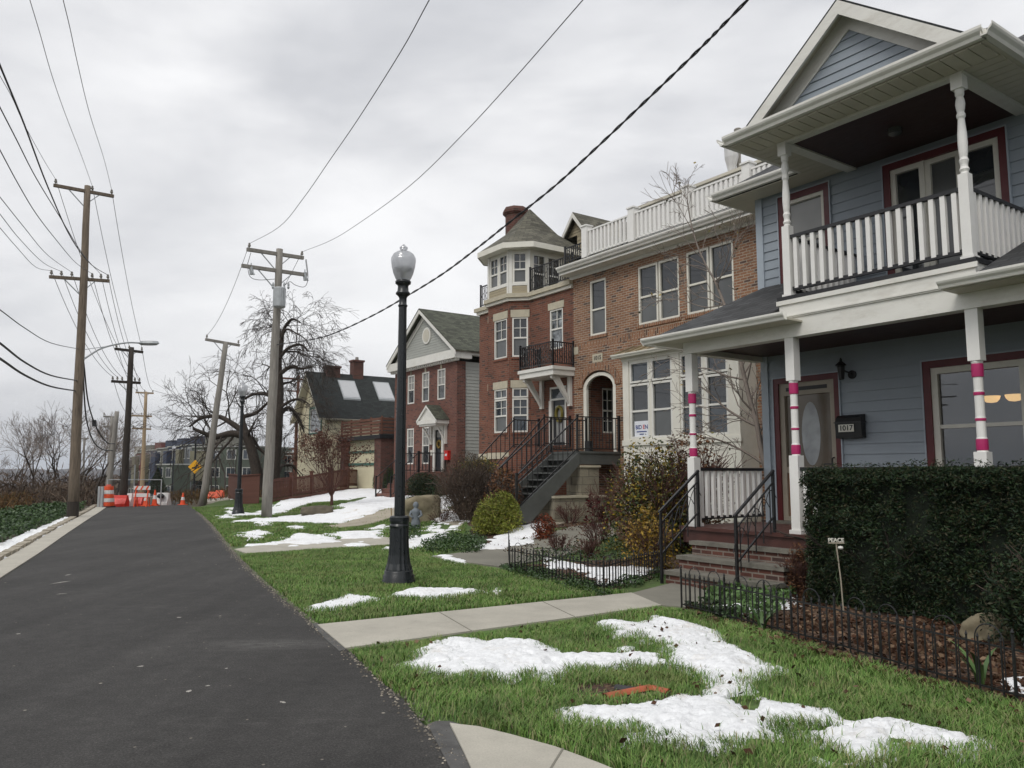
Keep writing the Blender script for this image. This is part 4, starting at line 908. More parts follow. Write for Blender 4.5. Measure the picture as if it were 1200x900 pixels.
for (h,n) in ((w1,1),(w2,2),(w3,2)):
    a,b,c,d=h;W_=(b-a)/n
    for k in range(n):
        sash(h15,L5,a+k*W_+(.02 if k else 0),a+(k+1)*W_-(.02 if k<n-1 else 0),c,d,mt['cream'],mt['glass'],.06,.47,w=-.05,bot=mt['blind'] if k!=1 or n==1 else mt['blind'])
    m=MB();m.box(a-.06,b+.06,T5-.03,T5+.06,c-.09,c-.002);m.build('brick_sill',mt['brickAv'],h15)
# box bay
B0,B1,BT=-15.42,-11.62,14.4
bw=[(-15.17,-14.47),(-14.39,-13.68),(-13.40,-12.68),(-12.60,-11.95)]
LB_=LF(0,BT,0);m=MB();hs=[(a,b,2.45,4.45) for a,b in bw];wall(m,LB_,B0,B1,2.2,4.62,hs,.1);wall(m,LF(B1,BT,0,0,1),0,.6,0,4.62);wall(m,LF(B0,T5,0,0,-1),0,.6,0,4.62)
m.build('bay_front',mt['cream'],h15)
m=MB()
for a,b in ((B0,-15.2),(-13.66,-13.42),(-11.93,B1)): m.box(a,b,BT-.025,BT-.002,.5,4.60)
m.box(B0-.03,B1+.03,BT-.05,BT-.002,2.28,2.42);m.box(B0-.03,B1+.03,BT-.04,BT-.003,4.5,4.62);m.build('bay_trim',mt['cream'],h15)
m=MB();wall(m,LB_,B0,B1,0,2.2,[],0,lap=.3,lo=.012);m.build('bay_apron',mt['cream'],h15)
for k,(a,b) in enumerate(bw):
    sash(h15,LB_,a,b,2.45,3.87,mt['white'],mt['glass'],.055,.5,w=-.03,bot=mt['blind'] if k<2 else mt['glassB']);sash(h15,LB_,a,b,3.90,4.45,mt['white'],mt['glassB'],.05,w=-.03,name='transom_window')
rf=MB();rf.slab([(B0-.2,BT-.18,4.68),(B1+.2,BT-.18,4.68),(B1+.1,T5,4.98),(B0+.1,T5,4.98)],.03)
for k in range(11):
    a=B0-.15+(B1-B0+.3)*k/10;rf.bar((a,BT-.17,4.70),(a*.97+.03*ac,T5,5.0),.03,.05)
rf.build('bay_roof',mt['metalroof'],h15)
gutter('bay_gutter',(B0-.2,BT-.18,4.63),(B1+.2,BT-.18,4.63),h15,'cream',.09);m=MB();m.box(B0-.17,B1+.17,BT-.17,T5-.003,4.60,4.63);m.build('bay_soffit',mt['cream'],h15)
# cornice, flat roof, deck
m=MB();m.box(X0-.12,X1,T5-.43,T5-.004,7.46,7.50);m.box(X0-.12,X1,T5-.40,T5+.3,7.50,7.72);m.box(X0-.10,X1,T5-.06,T5-.004,7.36,7.46);m.build('cornice',mt['white'],h15)
gutter('gutter',(X0-.15,T5-.41,7.62),(X1,T5-.41,7.62),h15,'white',.14)
m=MB();m.box(X0-.12,X1,T5-.38,T5+10,7.722,7.78);m.build('flat_roof',mt['shingle4'],h15)
Pp=[-17.2,-15.25,-13.27,-11.42]
for i in range(3):
    railing(h15,(Pp[i]+.11,T5-.3),(Pp[i+1]-.11,T5-.3),7.86,8.56,11,sq=.035,mat='post',rm='post',name='roof_deck_railing',rw=.09)
railing(h15,(-17.2,T5-.19),(-17.2,T5+2.4),7.86,8.56,14,sq=.035,mat='post',rm='post',name='roof_deck_railing',rw=.09)
railing(h15,(Pp[3]+.11,T5-.3),(X1-.1,T5-.3),7.86,8.56,5,sq=.035,mat='post',rm='post',name='roof_deck_railing',rw=.09)
for a in Pp:
    m=MB();m.box(a-.11,a+.11,T5-.41,T5-.19,7.78,8.70);m.box(a-.14,a+.14,T5-.44,T5-.16,8.70,8.74);m.build('deck_post',mt['post'],h15)
pa,pz=T(748,243,16.2)
m=MB();wall(m,LF(0,16.2,0),pa,X1,7.78,pz-.08,[],0,lap=.15,lo=.012);wall(m,LF(pa,20,0,0,-1),0,3.8,7.78,pz-.08,[],0,lap=.15);m.build('penthouse_wall',mt['post'],h15)
m=MB();m.box(pa-.06,X1,16.12,20,pz-.08,pz);m.build('penthouse_roof',mt['soffit'],h15)
# entry stair towards the street, landing
AL,AR=-17.40,-16.2
sr=thing('entry_stair','grey painted timber stair with black iron railings up to the orange brick row house','stair',((AL+AR)/2,12.5,.33))
m=MB();m.box(AL,AR,13.5,T5-.005,2.09,2.15);m.box(AL+.02,AR-.03,13.52,T5-.005,1.80,2.09);m.build('landing',mt['greystep'],sr)
for a in (AL+.01,AR-.05):
    m=MB();pts=[(11.50,.66),(11.50,.34),(11.92,.34),(13.52,1.80),(13.52,2.13)]
    m.add([(a,p[0],p[1]) for p in pts]+[(a+.05,p[0],p[1]) for p in pts],[tuple(range(5)),tuple(range(9,4,-1))]+[(i,i+5,(i+1)%5+5,(i+1)%5) for i in range(5)]);m.build('stringer',mt['greystep'],sr)
ns=9
for k in range(ns):
    z=.34+(2.12-.34)*(k+1)/(ns+1);t=11.55+(13.5-11.55)*k/ns
    m=MB();m.box(AL+.06,AR-.06,t,t+.26,z-.035,z);m.box(AL+.06,AR-.06,t+.22,t+.235,z-.20,z-.036);m.build('step',mt['greystep'],sr)
iron_rail(sr,(AR-.025,11.5,.60),(AR-.025,13.47,2.13),.90,11);iron_rail(sr,(AL+.035,11.5,.60),(AL+.035,13.47,2.13),.90,11)
iron_rail(sr,(AR-.025,13.53,2.13),(AR-.025,T5-.05,2.13),.93,11,posts=(0,1));iron_rail(sr,(AL+.03,13.53,2.13),(AL+.03,T5-.25,2.13),.93,9,posts=(0,1))
m=MB();m.tube([(-16.85,14.4,2.15),(-16.85,14.4,2.45)],.12,10);m.build('landing_post_lamp',mt['black'],sr)
# block piers and wall below the landing
gw=thing('block_wall','low tan split-face block wall with a pier under the grey landing','wall',(-16.6,13.8,.3))
m=MB();m.box(AR-.45,AR-.04,13.58,14.22,.96,1.72);m.box(-17.35,AR-.45,14.0,14.2,.96,1.72);m.build('pier',mt['block'],gw)
m=MB();m.box(AR-.35,AR+.06,12.62,15.0-.62,.15,.93);m.box(-17.3,AR-.35,12.62,12.9,.15,.93);m.build('low_wall',mt['block'],gw)
m=MB();m.box(AR-.38,AR+.10,12.58,14.37,.93,.985);m.box(-17.3,AR-.38,12.58,12.94,.93,.985);m.box(AR-.48,AR-.0,13.54,14.26,1.72,1.775);m.build('wall_cap',mt['stone'],gw)
mb=thing('meter_box','small grey utility box under the iron stair railing','utility box',(-17.9,12.3,.3))
m=MB();m.box(-18.15,-17.75,12.2,12.45,.95,1.5);m.box(-18.18,-17.72,12.18,12.47,1.5,1.53);m.build('cabinet',mt['greystep'],mb);m=MB();m.bar((-17.95,12.33,.3),(-17.95,12.33,.95),.06);m.build('pole',mt['greystep'],mb)
# sign in the bay window
sg=thing('window_sign','white campaign sign reading BIDEN inside the lower left bay window','sign',(-14.8,BT+.0,2.52))
m=MB();m.box(-15.04,-14.525,BT+.012,BT+.02,2.50,2.90);sb=m.build('sign_board',mt['sign'],sg)
put_text('BID',.15,'sign_letters',mt['signblue'],sb,-14.885,BT+.008,2.74,.001);put_text('E',.15,'sign_letters',mt['signred'],sb,-14.700,BT+.008,2.74,.001);put_text('N',.15,'sign_letters',mt['signblue'],sb,-14.605,BT+.008,2.74,.001)
m=MB();m.box(-14.96,-14.6,BT+.008,BT+.012,2.615,2.64);m.box(-14.85,-14.7,BT+.008,BT+.012,2.55,2.575);m.build('sign_line',mt['signblue'],sb)
# ------------------------------------------------------------------ red brick row house with the corner tower
h13=thing('tower_row_house','red brick row house with an octagonal window tower and brown shingle cap','house',(-20.8,15,.3))
Y0,Y1=-23.43,-18.2;F0,F1,FT=-22.11,-20.87,14.5;CW=.49
segs=[((Y0,T5),(F0-CW,T5)),((F0-CW,T5),(F0,FT)),((F0,FT),(F1,FT)),((F1,FT),(F1+CW,T5)),((F1+CW,T5),(Y1,T5))]
def seg(i):
    p,q=segs[i];d=(q[0]-p[0],q[1]-p[1]);l=math.hypot(*d);return LF(p[0],p[1],0,d[0]/l,d[1]/l),l
L2,l2=seg(2);L3,l3=seg(3);L4,l4=seg(4)
def ta(px,t,off): return TA(px,t)-off
f_u=(TA(578.5,FT)-F0+.03,TA(594,FT)-F0)
c_u=(.10,.62);b_u=(ta(645,T5,F1+CW),ta(660.5,T5,F1+CW));d_u=(ta(645,T5,F1+CW)-.05,ta(664,T5,F1+CW))
lw=TZ(579,507,FT)-.02,TZ(580,457,FT);uwz=TZ(579,422,FT),TZ(578.5,377,FT)
m=MB()
for i in range(5):
    Ls,l=seg(i);hs=[]
    if i==2: hs=[(f_u[0],f_u[1],*lw),(f_u[0],f_u[1],*uwz)]
    if i in (1,3): hs=[(c_u[0],c_u[1],*lw),(c_u[0],c_u[1],*uwz)]
    if i==4: hs=[(b_u[0],b_u[1],5.37,6.62),(d_u[0],d_u[1],2.4,4.2)]
    wall(m,Ls,0,l,0,7.16,hs,.1)
wall(m,LF(Y0,T5+10,0,0,-1),0,10,0,7.16);wall(m,LF(Y1,T5+10,0,-1,0),0,Y1-Y0,0,7.16)
m.build('brick_wall',mt['brickB'],h13)
def path_band(pts,z0,z1,out,name,mat,root):
    """a band following the facade line pts, sticking out by out"""
    n=len(pts);o=[]
    for i in range(n):
        d0=Vector(pts[i])-Vector(pts[i-1]) if i>0 else Vector(pts[1])-Vector(pts[0]);d1=Vector(pts[i+1])-Vector(pts[i]) if i<n-1 else d0
        d0.normalize();d1.normalize();n0=Vector((d0.y,-d0.x));n1=Vector((d1.y,-d1.x));b=(n0+n1);b=b/b.length;k=out/max(.3,b.dot(n0));o.append((pts[i][0]+b.x*k,pts[i][1]+b.y*k))
    m=MB();v=[(p[0],p[1],z) for z in (z0,z1) for p in pts]+[(p[0],p[1],z) for z in (z0,z1) for p in o]
    for i in range(n-1):
        a,b,c,d=i,i+1,n+i,n+i+1;e,f,g,h=2*n+i,2*n+i+1,3*n+i,3*n+i+1;m.f+=[(e,f,h,g),(g,h,d,c),(e,a,b,f)]
    m.f+=[(0,2*n,3*n,n),(n-1,2*n-1,4*n-1,3*n-1)];m.v=v
    return m.build(name,mt[mat],root)
fl=[(Y0-.0,T5+.4)]+[(Y0,T5),(F0-CW,T5),(F0,FT),(F1,FT),(F1+CW,T5),(Y1-.002,T5)]
path_band(fl,7.13,7.23,.08,'cornice','cream',h13);path_band(fl,7.23,7.36,.15,'cornice','stone',h13);path_band(fl[1:],2.02,2.22,.03,'stone_course','stone',h13)
m=MB();m.poly([(p[0],p[1],7.35) for p in fl[1:]]+[(Y1,T5+9,7.35),(Y0,T5+9,7.35)]);m.build('flat_roof',mt['shingle4'],h13)
for Ls,uu,zr in ((L2,f_u,(lw,uwz)),(L3,c_u,(lw,uwz)),(seg(1)[0],c_u,(lw,uwz))):
    for k,z in enumerate(zr):
        if k==0:
            sash(h13,Ls,uu[0],uu[1],z[0],z[1]-.34,mt['white'],mt['glassB'],.05,.5,2,2,'top',w=-.04,bot=mt['blind'] if uu is f_u else None);sash(h13,Ls,uu[0],uu[1],z[1]-.32,z[1],mt['white'],mt['glassB'],.05,None,2,1,w=-.04,name='transom_window')
        else: sash(h13,Ls,uu[0],uu[1],z[0],z[1],mt['white'],mt['glass'],.05,.48,2,2,'top',w=-.04,bot=mt['blind'])
        m=MB();m.lbox(Ls,uu[0]-.05,uu[1]+.05,-.05,.02,z[1]+.001,z[1]+.24);m.build('lintel',mt['stone'],h13)
        m=MB();m.lbox(Ls,uu[0]-.04,uu[1]+.04,-.05,.03,z[0]-.07,z[0]-.001);m.build('sill',mt['brickB'],h13)
sash(h13,L4,b_u[0],b_u[1],5.37,6.62,mt['white'],mt['treeglass'],.05,.5,2,2,'top',w=-.04);m=MB();m.lbox(L4,b_u[0]-.07,b_u[1]+.07,-.05,.02,6.621,6.84);m.build('lintel',mt['stone'],h13)
dd=sash(h13,L4,d_u[0],d_u[1],3.78,4.2,mt['white'],mt['glassB'],.06,None,1,1,w=-.05,name='fanlight')
m=MB();m.lbox(L4,d_u[0],d_u[0]+.13,-.08,.02,2.4,3.78);m.lbox(L4,d_u[1]-.06,d_u[1],-.08,.02,2.4,3.78);m.build('door_frame',mt['white'],h13)
m=MB();m.lbox(L4,d_u[0]+.13,d_u[1]-.06,-.10,-.06,2.4,3.78);do=m.build('door',mt['doordark'],h13)
m=MB();m.lbox(L4,d_u[0]+.24,d_u[1]-.12,-.06,-.05,2.5,3.62);m.build('glazed_panel',mt['curtain'],do)
wr=MB();c=L4((d_u[0]+d_u[1])/2+.05,-.03,3.35);wr.tube([(c[0]+.15*math.cos(x),c[1]-.02,c[2]+.22*math.sin(x)) for x in np.linspace(0,6.283,17)],.05,6);tag(wr.build('door_wreath',mt['leafolive']),'dark green wreath hanging on the glazed door of the tower house','wreath')
# balcony over the entry on brackets
bt=14.15;ba,bb=TA(606,bt)+.03,-18.14
m=MB();m.box(ba,bb,bt,T5-.004,4.60,4.70);m.box(ba+.04,bb-.03,bt+.04,T5-.004,4.44,4.60);m.build('balcony_slab',mt['white'],h13)
for a in (ba+.12,bb-.26):
    m=MB();m.box(a,a+.12,T5-.10,T5-.004,3.55,4.44);pts=[(bt+.1,4.44),(bt+.1,4.36),(bt+.22,4.30),(bt+.42,4.05),(T5-.22,3.78),(T5-.10,3.60),(T5-.10,3.75),(T5-.22,3.98),(bt+.48,4.22),(bt+.34,4.44)]
    n=len(pts);m.add([(a+.01,p[0],p[1]) for p in pts]+[(a+.11,p[0],p[1]) for p in pts],[tuple(range(n)),tuple(range(2*n-1,n-1,-1))]+[(i,i+n,(i+1)%n+n,(i+1)%n) for i in range(n)])
    m.build('bracket',mt['white'],h13)
def scrollrail(root,p0,p1,h,n,name='wrought_railing'):
    o=iron_rail(root,p0,p1,h,n,name,posts=(1,1),r=.011);a=Vector(p0);b=Vector(p1);m=MB();d=(b-a)/(n+1)
    for k in range(0,n,2):
        c=a+d*(k+1.5);c.z=0
        pts=[(c.x+d.x*.8*math.sin(x),c.y+d.y*.8*math.sin(x),a.z+.12+(h-.2)*x/9.42) for x in np.linspace(0,9.42,14)];m.tube(pts,.011,4)
    m.build('scroll_work',mt['black'],o);return o
scrollrail(h13,(ba+.06,bt+.06,4.70),(bb-.06,bt+.06,4.70),.72,16);scrollrail(h13,(bb-.06,bt+.06,4.70),(bb-.06,T5-.02,4.70),.72,8);scrollrail(h13,(ba+.06,bt+.06,4.70),(ba+.06,T5-.02,4.70),.72,8)
# tower
EZ3=9.02;SW=.0
tp=[(F0-CW,T5+1.9),(F0-CW,T5),(F0,FT),(F1,FT),(F1+CW,T5),(F1+CW,T5+1.9)]
def tseg(i):
    p,q=tp[i],tp[i+1];d=(q[0]-p[0],q[1]-p[1]);l=math.hypot(*d);return LF(p[0],p[1],0,d[0]/l,d[1]/l),l
tw=thing('x','x','x',(0,0,0));bpy.data.objects.remove(tw)
m=MB();m2=MB()
TH={0:[(.6,1.75,7.4,8.62)],1:[(.13,.58,7.72,8.74)],2:[(.12,.60,7.72,8.74),(.66,1.14,7.72,8.74)],3:[(.13,.58,7.72,8.74)],4:[(.10,.62,7.42,8.70),(.70,1.22,7.42,8.70)]}
for i in range(5):
    Ls,l=tseg(i);wall(m,Ls,0,l,7.34,EZ3,TH[i],.08)
    if i in (1,2,3): k_=MB();[k_.lbox(Ls,.10,l-.10,.004,.012+.008,7.37+.09*j,7.37+.09*j+.083) for j in range(3)];k_.build('tower_siding',mt['tansid'],h13)
    if i==4:
        k=7.37
        while k<EZ3-.15: m2.lbox(Ls,1.40,l,.004,.018,k,k+.14);k+=.155
    for h in TH[i]:
        sash(h13,Ls,*h,mt['white'],mt['glassB'] if i!=4 else mt['glass'],.045,.45 if i!=4 else .5,2,2,'top',w=-.03,bot=mt['blind'] if i!=4 else None)
m.build('tower_wall',mt['cream'],h13);m2.build('tower_siding',mt['tansid'],h13)
for i in (1,2,3):
    m=MB();Ls,l=tseg(i);m.lbox(Ls,-.0,.10,.003,.03,7.36,EZ3-.15);m.lbox(Ls,l-.10,l,.003,.03,7.36,EZ3-.15);m.lbox(Ls,.10,l-.10,.003,.035,7.64,7.71);m.build('tower_trim',mt['white'],h13)
ec=(-21.49,15.80);eave=[(F0-CW-.34,T5+2.2),(F0-CW-.34,T5-.13),(F0-.14,FT-.32),(F1+.14,FT-.32),(F1+CW+.34,T5-.13),(F1+CW+.34,T5+2.2)]
path_band(eave,EZ3-.20,EZ3-.02,.03,'tower_fascia','cream',h13)
m=MB();m.poly([(p[0],p[1],EZ3-.18) for p in eave]);m.build('tower_soffit',mt['cream'],h13)
m=MB();ap=(ec[0],ec[1],10.66);top=[]
for i in range(len(eave)):
    p=eave[i];q=eave[(i+1)%len(eave)];mid=lambda e:(ec[0]+(e[0]-ec[0])*.48,ec[1]+(e[1]-ec[1])*.48,EZ3+.66)
    m.add([(p[0],p[1],EZ3-.015),(q[0],q[1],EZ3-.015),mid(q),mid(p)],[(0,1,2,3)]);m.add([mid(p),mid(q),ap],[(0,1,2)])
m.build('tower_roof',mt['shingle2'],h13)
ca,cz=T(601,262,16.6)
m=MB();m.lathe([(.40,8.5),(.40,10.55),(.50,10.65),(.50,10.75),(.45,10.85)],ca+.2,16.6,8)
m.v=[(p[0],p[1],p[2]+(cz-10.35)) for p in m.v];m.build('chimney',mt['brickD'],h13)
# set-back top storey with dormer gable
m=MB();wall(m,LF(0,17,0),F1+CW,Y1,7.34,9.65,[(-20.5+.0,-19.9,8.0,9.14)],.06,lap=.15,lo=.014)
dg0,dg1,dap=-20.87,-19.82,10.30;dc=(dg0+dg1)/2
z=9.65
while z<10.2:
    z1=z+.1;f=lambda q:(dg1-dg0)/2*max(0,(1-(q-9.65)/(dap-9.65)));m.add([(dc-f(z),16.985,z),(dc+f(z),16.985,z),(dc+f(z1),16.999,z1),(dc-f(z1),16.999,z1)],[(0,1,2,3)]);z=z1
m.build('dormer_wall',mt['tansid'],h13)
sash(h13,LF(0,17,0),-20.5,-19.9,8.0,9.14,mt['white'],mt['glass'],.05,.5,2,2,w=-.02)
m=MB()
for sg in (-1,1):
    e=dc+sg*.66;pts=[(e,9.60),(dc,dap+.10),(dc,dap-.08),(e,9.44)]
    if sg>0:pts=pts[::-1]
    m.add([(p[0],16.75,p[1]) for p in pts]+[(p[0],16.80,p[1]) for p in pts],[(0,1,2,3)[::-1],(4,5,6,7),(0,1,5,4),(1,2,6,5),(2,3,7,6),(3,0,4,7)])
m.build('dormer_rake',mt['white'],h13)
m=MB();m.slab([(dc,16.76,dap+.12),(dc,21,dap+.12),(dc-.7,21,9.58),(dc-.7,16.76,9.58)],.04);m.slab([(dc+.7,16.76,9.58),(dc+.7,21,9.58),(dc,21,dap+.12),(dc,16.76,dap+.12)],.04)
m.slab([(dc+.7,17.0,9.56),(Y1,17.0,9.56),(Y1,21,10.0),(dc+.7,21,10.0)],.04);m.slab([(Y0,17.2,8.9),(F1+CW,17.2,8.9),(F1+CW,21,9.8),(Y0,21,9.8)],.04);m.build('dormer_roof',mt['shingle2'],h13)
scrollrail(h13,(F1+CW+.02,T5-.02,7.37),(Y1-.02,T5-.02,7.37),.78,18);scrollrail(h13,(Y0+.04,T5+.02,7.37),(F0-CW-.02,T5+.02,7.37),.78,6)
scrollrail(h15,(-18.2,T5-.3,7.78),(-17.32,T5-.3,7.78),.5,8)
# its own stair
s3_=thing('entry_stair','dark iron railed stair of the red brick tower house behind the grey stair','stair',(-19.1,12.6,.33))
m=MB();m.box(-19.95,-18.3,14.0,T5-.03,.3,2.34);
for k in range(10):
    z=.4+.194*(k+1)*.95;m.box(-19.9,-18.35,12.1+.19*k,14.0,z-.19,z)
m.build('brick_steps',mt['brickB'],s3_)
for a in (-19.9,-18.36):
    iron_rail(s3_,(a,12.05,.5),(a,14.0,2.34),.85,11,pw=.035,tw=.025);iron_rail(s3_,(a,14.0,2.34),(a,T5-.05,2.34),.85,6,posts=(0,1))
# ------------------------------------------------------------------ red brick house with the white gable
h11=thing('gable_brick_house','plum red brick house with a white gable, round vent and small pedimented portico','house',(-33,18,.6))
T1=18.;K0,K1=-36.0,-29.95;L1=LF(0,T1,0)
up=[(-31.67,-30.97),(-33.14,-32.47),(-34.6,-33.92)];lo_=[(-33.07,-32.4),(-34.6,-33.92)]
hs=[(a,b,4.88,6.28) for a,b in up]+[(a,b,1.97,3.68) for a,b in lo_]+[(-31.95,-31.0,1.62,3.72)]
m=MB();wall(m,L1,K0,K1,0,6.5,hs,.1);wall(m,LF(K1,T1,0,0,1),0,.45,0,6.5);wall(m,LF(K0,T1+.45,0,0,-1),0,.45,0,6.5);m.build('brick_wall',mt['brickC'],h11)
m=MB();wall(m,LF(K1-.06,T1+.45,0,0,1),0,9.8,.5,6.5,[],0,lap=.15);wall(m,LF(K0+.06,T1+10.25,0,0,-1),0,9,.5,6.5,[],0,lap=.15);wall(m,LF(K1,T1+10.25,0,-1,0),0,K1-K0,0,6.5,[],0,lap=.15);m.build('siding_wall',mt['greysid'],h11)
for a,b in up: sash(h11,L1,a,b,4.88,6.28,mt['white'],mt['curtain'],.06,.48,2,2,'top',w=-.03,bot=mt['glass'])
for a,b in lo_: sash(h11,L1,a,b,1.97,3.68,mt['white'],mt['curtain'],.06,.5,2,2,'top',w=-.03,bot=mt['glass'])
m=MB()
for a,b in up+lo_:
    z=6.28 if (a,b) in up else 3.68
    k=MB();k.lbox(L1,(a+b)/2-.06,(a+b)/2+.06,.0,.03,z+.01,z+.2);k.build('keystone',mt['stone'],h11)
m=MB();m.box(K0-.28,K1+.28,T1-.30,T1-.005,6.60,6.98);m.box(K0-.2,K1+.2,T1-.14,T1-.005,6.50,6.60);m.build('gable_cornice',mt['white'],h11)
m=MB();m.box(K1+.004,K1+.28,T1,T1+.6,6.60,6.98);m.box(K1-.05,K1+.25,T1+.6,T1+9.5,6.78,6.95);m.build('eave_return',mt['white'],h11)
dm=[(K0-.1+.2*k,T1-.16,6.50) for k in range(31)]
def dent(m): m.box(-.05,.05,-.03,.03,0,.09)
row_of(dent,0,'dentil',mt['white'],h11,[(p[0],p[1],6.508) for p in dm])
gc=(K0+K1)/2;gA=9.30;ge=6.95;
m=MB();z=7.0;hwid=(K1-K0)/2+.1
while z<gA-.2:
    z1=z+.12;f=lambda q:hwid*max(0,1-(q-6.98)/(gA-.15-6.98));m.add([(gc-f(z),T1-.015,z),(gc+f(z),T1-.015,z),(gc+f(z1),T1-.002,z1),(gc-f(z1),T1-.002,z1)],[(0,1,2,3)]);z=z1
m.build('gable_siding',mt['greysid'],h11)
def rakes(root,gc,half,ez,az,t0,t1,w,name,mat,inset=0):
    for sg in (-1,1):
        m=MB();e=gc+sg*half;pts=[(e,ez),(gc,az),(gc,az-w*1.25),(e,ez-w*1.25)]
        if sg>0:pts=pts[::-1]
        m.add([(p[0],t0,p[1]) for p in pts]+[(p[0],t1,p[1]) for p in pts],[(3,2,1,0),(4,5,6,7),(0,1,5,4),(1,2,6,5),(2,3,7,6),(3,0,4,7)]);m.build(name,mt[mat],root)
rakes(h11,gc,3.38,6.93,gA,T1-.32,T1-.27,.16,'rake_board','white');rakes(h11,gc,3.0,7.05,gA-.18,T1-.05,T1-.02,.22,'rake_trim','white')
m=MB();
for sg in (-1,1):
    e=gc+sg*3.42;q=[(e,T1-.33,6.95),(gc,T1-.33,gA+.04),(gc,T1+10.5,gA+.04),(e,T1+10.5,6.95)]
    m.slab(q if sg>0 else q[::-1],.05)
m.build('roof',mt['shingle3'],h11)
m=MB();vz=TZ(499,394,T1);va=TA(499.5,T1);m.tube([(va,T1-.06,vz),(va,T1-.005,vz)],.40,20);rv=m.build('round_vent',mt['white'],h11);m=MB()
m.tube([(va,T1-.075,vz),(va,T1-.061,vz)],.30,20);m.build('vent_louvre',mt['soffit'],rv)
# portico
pt=17.3;pc=-31.45;ph=.86
m=MB();m.box(pc-ph,pc+ph,pt,T1-.005,3.74,3.92);m.box(pc-ph+.1,pc+ph-.1,pt+.06,T1-.005,3.66,3.74);m.build('portico_entablature',mt['white'],h11)
m=MB();m.add([(pc-ph,pt+.06,3.92),(pc+ph,pt+.06,3.92),(pc,pt+.06,4.52)],[(0,1,2)]);m.build('portico_pediment',mt['white'],h11);rakes(h11,pc,ph+.04,3.92,4.60,pt-.02,pt+.05,.09,'portico_rake','white')
m=MB();
for sg in (-1,1):
    e=pc+sg*(ph+.05);q=[(e,pt-.02,3.94),(pc,pt-.02,4.62),(pc,T1-.01,4.62),(e,T1-.01,3.94)];m.slab(q if sg>0 else q[::-1],.03)
m.build('portico_roof',mt['shingle3'],h11)
for a in (pc-ph+.22,pc+ph-.22):
    m=MB();m.box(a-.06,a+.06,T1-.12,T1-.005,2.85,3.66);m.tube([(a,T1-.1,2.9),(a,T1-.25,3.25),(a,pt+.2,3.62)],.045,6);m.build('portico_bracket',mt['white'],h11)
m=MB();m.box(-31.95,-31.78,T1-.07,T1-.004,1.62,3.66);m.box(-31.17,-31.0,T1-.07,T1-.004,1.62,3.66);m.box(-31.78,-31.17,T1-.07,T1-.004,3.50,3.66);m.build('door_frame',mt['white'],h11)
m=MB();m.lbox(L1,-31.78,-31.17,-.09,-.03,1.62,3.50);d_=m.build('door',mt['doordark'],h11);m=MB();m.lbox(L1,-31.72,-31.23,-.028,-.02,3.16,3.42);m.build('fanlight',mt['curtain'],d_)
wr=MB();c=(-31.47,T1-.0,2.85);wr.tube([(c[0]+.16*math.cos(x),c[1],c[2]+.16*math.sin(x)) for x in np.linspace(0,6.283,15)],.05,6);tag(wr.build('door_wreath',mt['leafyellow']),'tan wreath on the dark door under the white pediment','wreath')
rb=thing('mailbox','small red mailbox on the brick wall right of the portico door','mailbox',(-30.6,T1-.1,2.1));m=MB();m.box(-30.75,-30.45,T1-.15,T1-.005,2.13,2.50);m.box(-30.77,-30.43,T1-.17,T1-.005,2.50,2.54);m.build('box_body',mt['redbox'],rb);m=MB();m.box(-30.68,-30.52,T1-.155,T1-.151,2.3,2.4);m.build('label_plate',mt['sign'],rb)
m=MB();m.box(-32.25,-32.05,T1-.03,T1-.004,2.35,2.6);m.build('wall_plaque',mt['cream'],h11)
es=thing('entry_steps','brick steps with thin iron railings up to the portico of the gabled house','steps',(-31.5,16.5,.6))
m=MB();m.box(-32.3,-30.7,16.6,T1-.004,.3,1.58)
for k in range(5): m.box(-32.3,-30.7,15.3+.27*k,16.6,.3,.45+.22*(k+1)*.98)
m.build('brick_steps',mt['brickC'],es)
for a in (-32.2,-30.75):
    iron_rail(es,(a,16.6,1.58),(a,T1-.1,1.58),.85,7,posts=(1,1));iron_rail(es,(a,15.25,.5),(a,16.55,1.58),.85,6)
# ------------------------------------------------------------------ cream house with skylights
hc=thing('cream_house','cream clapboard house with steep charcoal roof, two skylights and brick chimneys','house',(-48,18.3,.3))
TC=18.25;c0,c1=-50.3,-45.75;ce=5.1;cr=7.82;cc=(c0+c1)/2
LC=LF(0,TC,0);wz=(TA(363,TC),TA(377,TC),TZ(377,508,TC),TZ(362,479,TC))
m=MB();wall(m,LC,c0,c1,0,ce,[(wz[0],wz[1],wz[2],ce)],.08,lap=.13,lo=.012);wall(m,LF(c1,TC,0,0,1),0,12,0,ce,[],0,lap=.13,lo=.012);wall(m,LF(c0,TC+12,0,0,-1),0,12,0,ce,[],0,lap=.13,lo=.012)
z=ce
while z<cr-.1:
    z1=z+.13;f=lambda q:(c1-c0)/2*max(0,1-(q-ce)/(cr-ce))
    if z<wz[3]:
        for x0,x1 in ((cc-f(z),wz[0]),(wz[1],cc+f(z))): m.add([(x0,TC-.012,z),(x1,TC-.012,z),(x1,TC,z1),(x0,TC,z1)],[(0,1,2,3)])
    else: m.add([(cc-f(z),TC-.012,z),(cc+f(z),TC-.012,z),(cc+f(z1),TC,z1),(cc-f(z1),TC,z1)],[(0,1,2,3)])
    z=z1
m.build('clapboard_wall',mt['creamsid'],hc)
o=sash(hc,LC,wz[0]+.1,wz[1]-.1,wz[2]+.1,wz[3]-.08,mt['white'],mt['treeglass'],.06,w=.0);m=MB();u0,u1,v0,v1=wz
m.lbox(LC,u0-.04,u0+.1,-.02,.05,v0,v1);m.lbox(LC,u1-.1,u1+.04,-.02,.05,v0,v1);m.lbox(LC,u0+.1,u1-.1,-.02,.05,v0,v0+.1);m.lbox(LC,u0+.1,u1-.1,-.02,.05,v1-.08,v1+.05);m.build('window_casing',mt['greentrim'],hc)
oh=.28;sl=(cr-ce)/((c1-c0)/2)
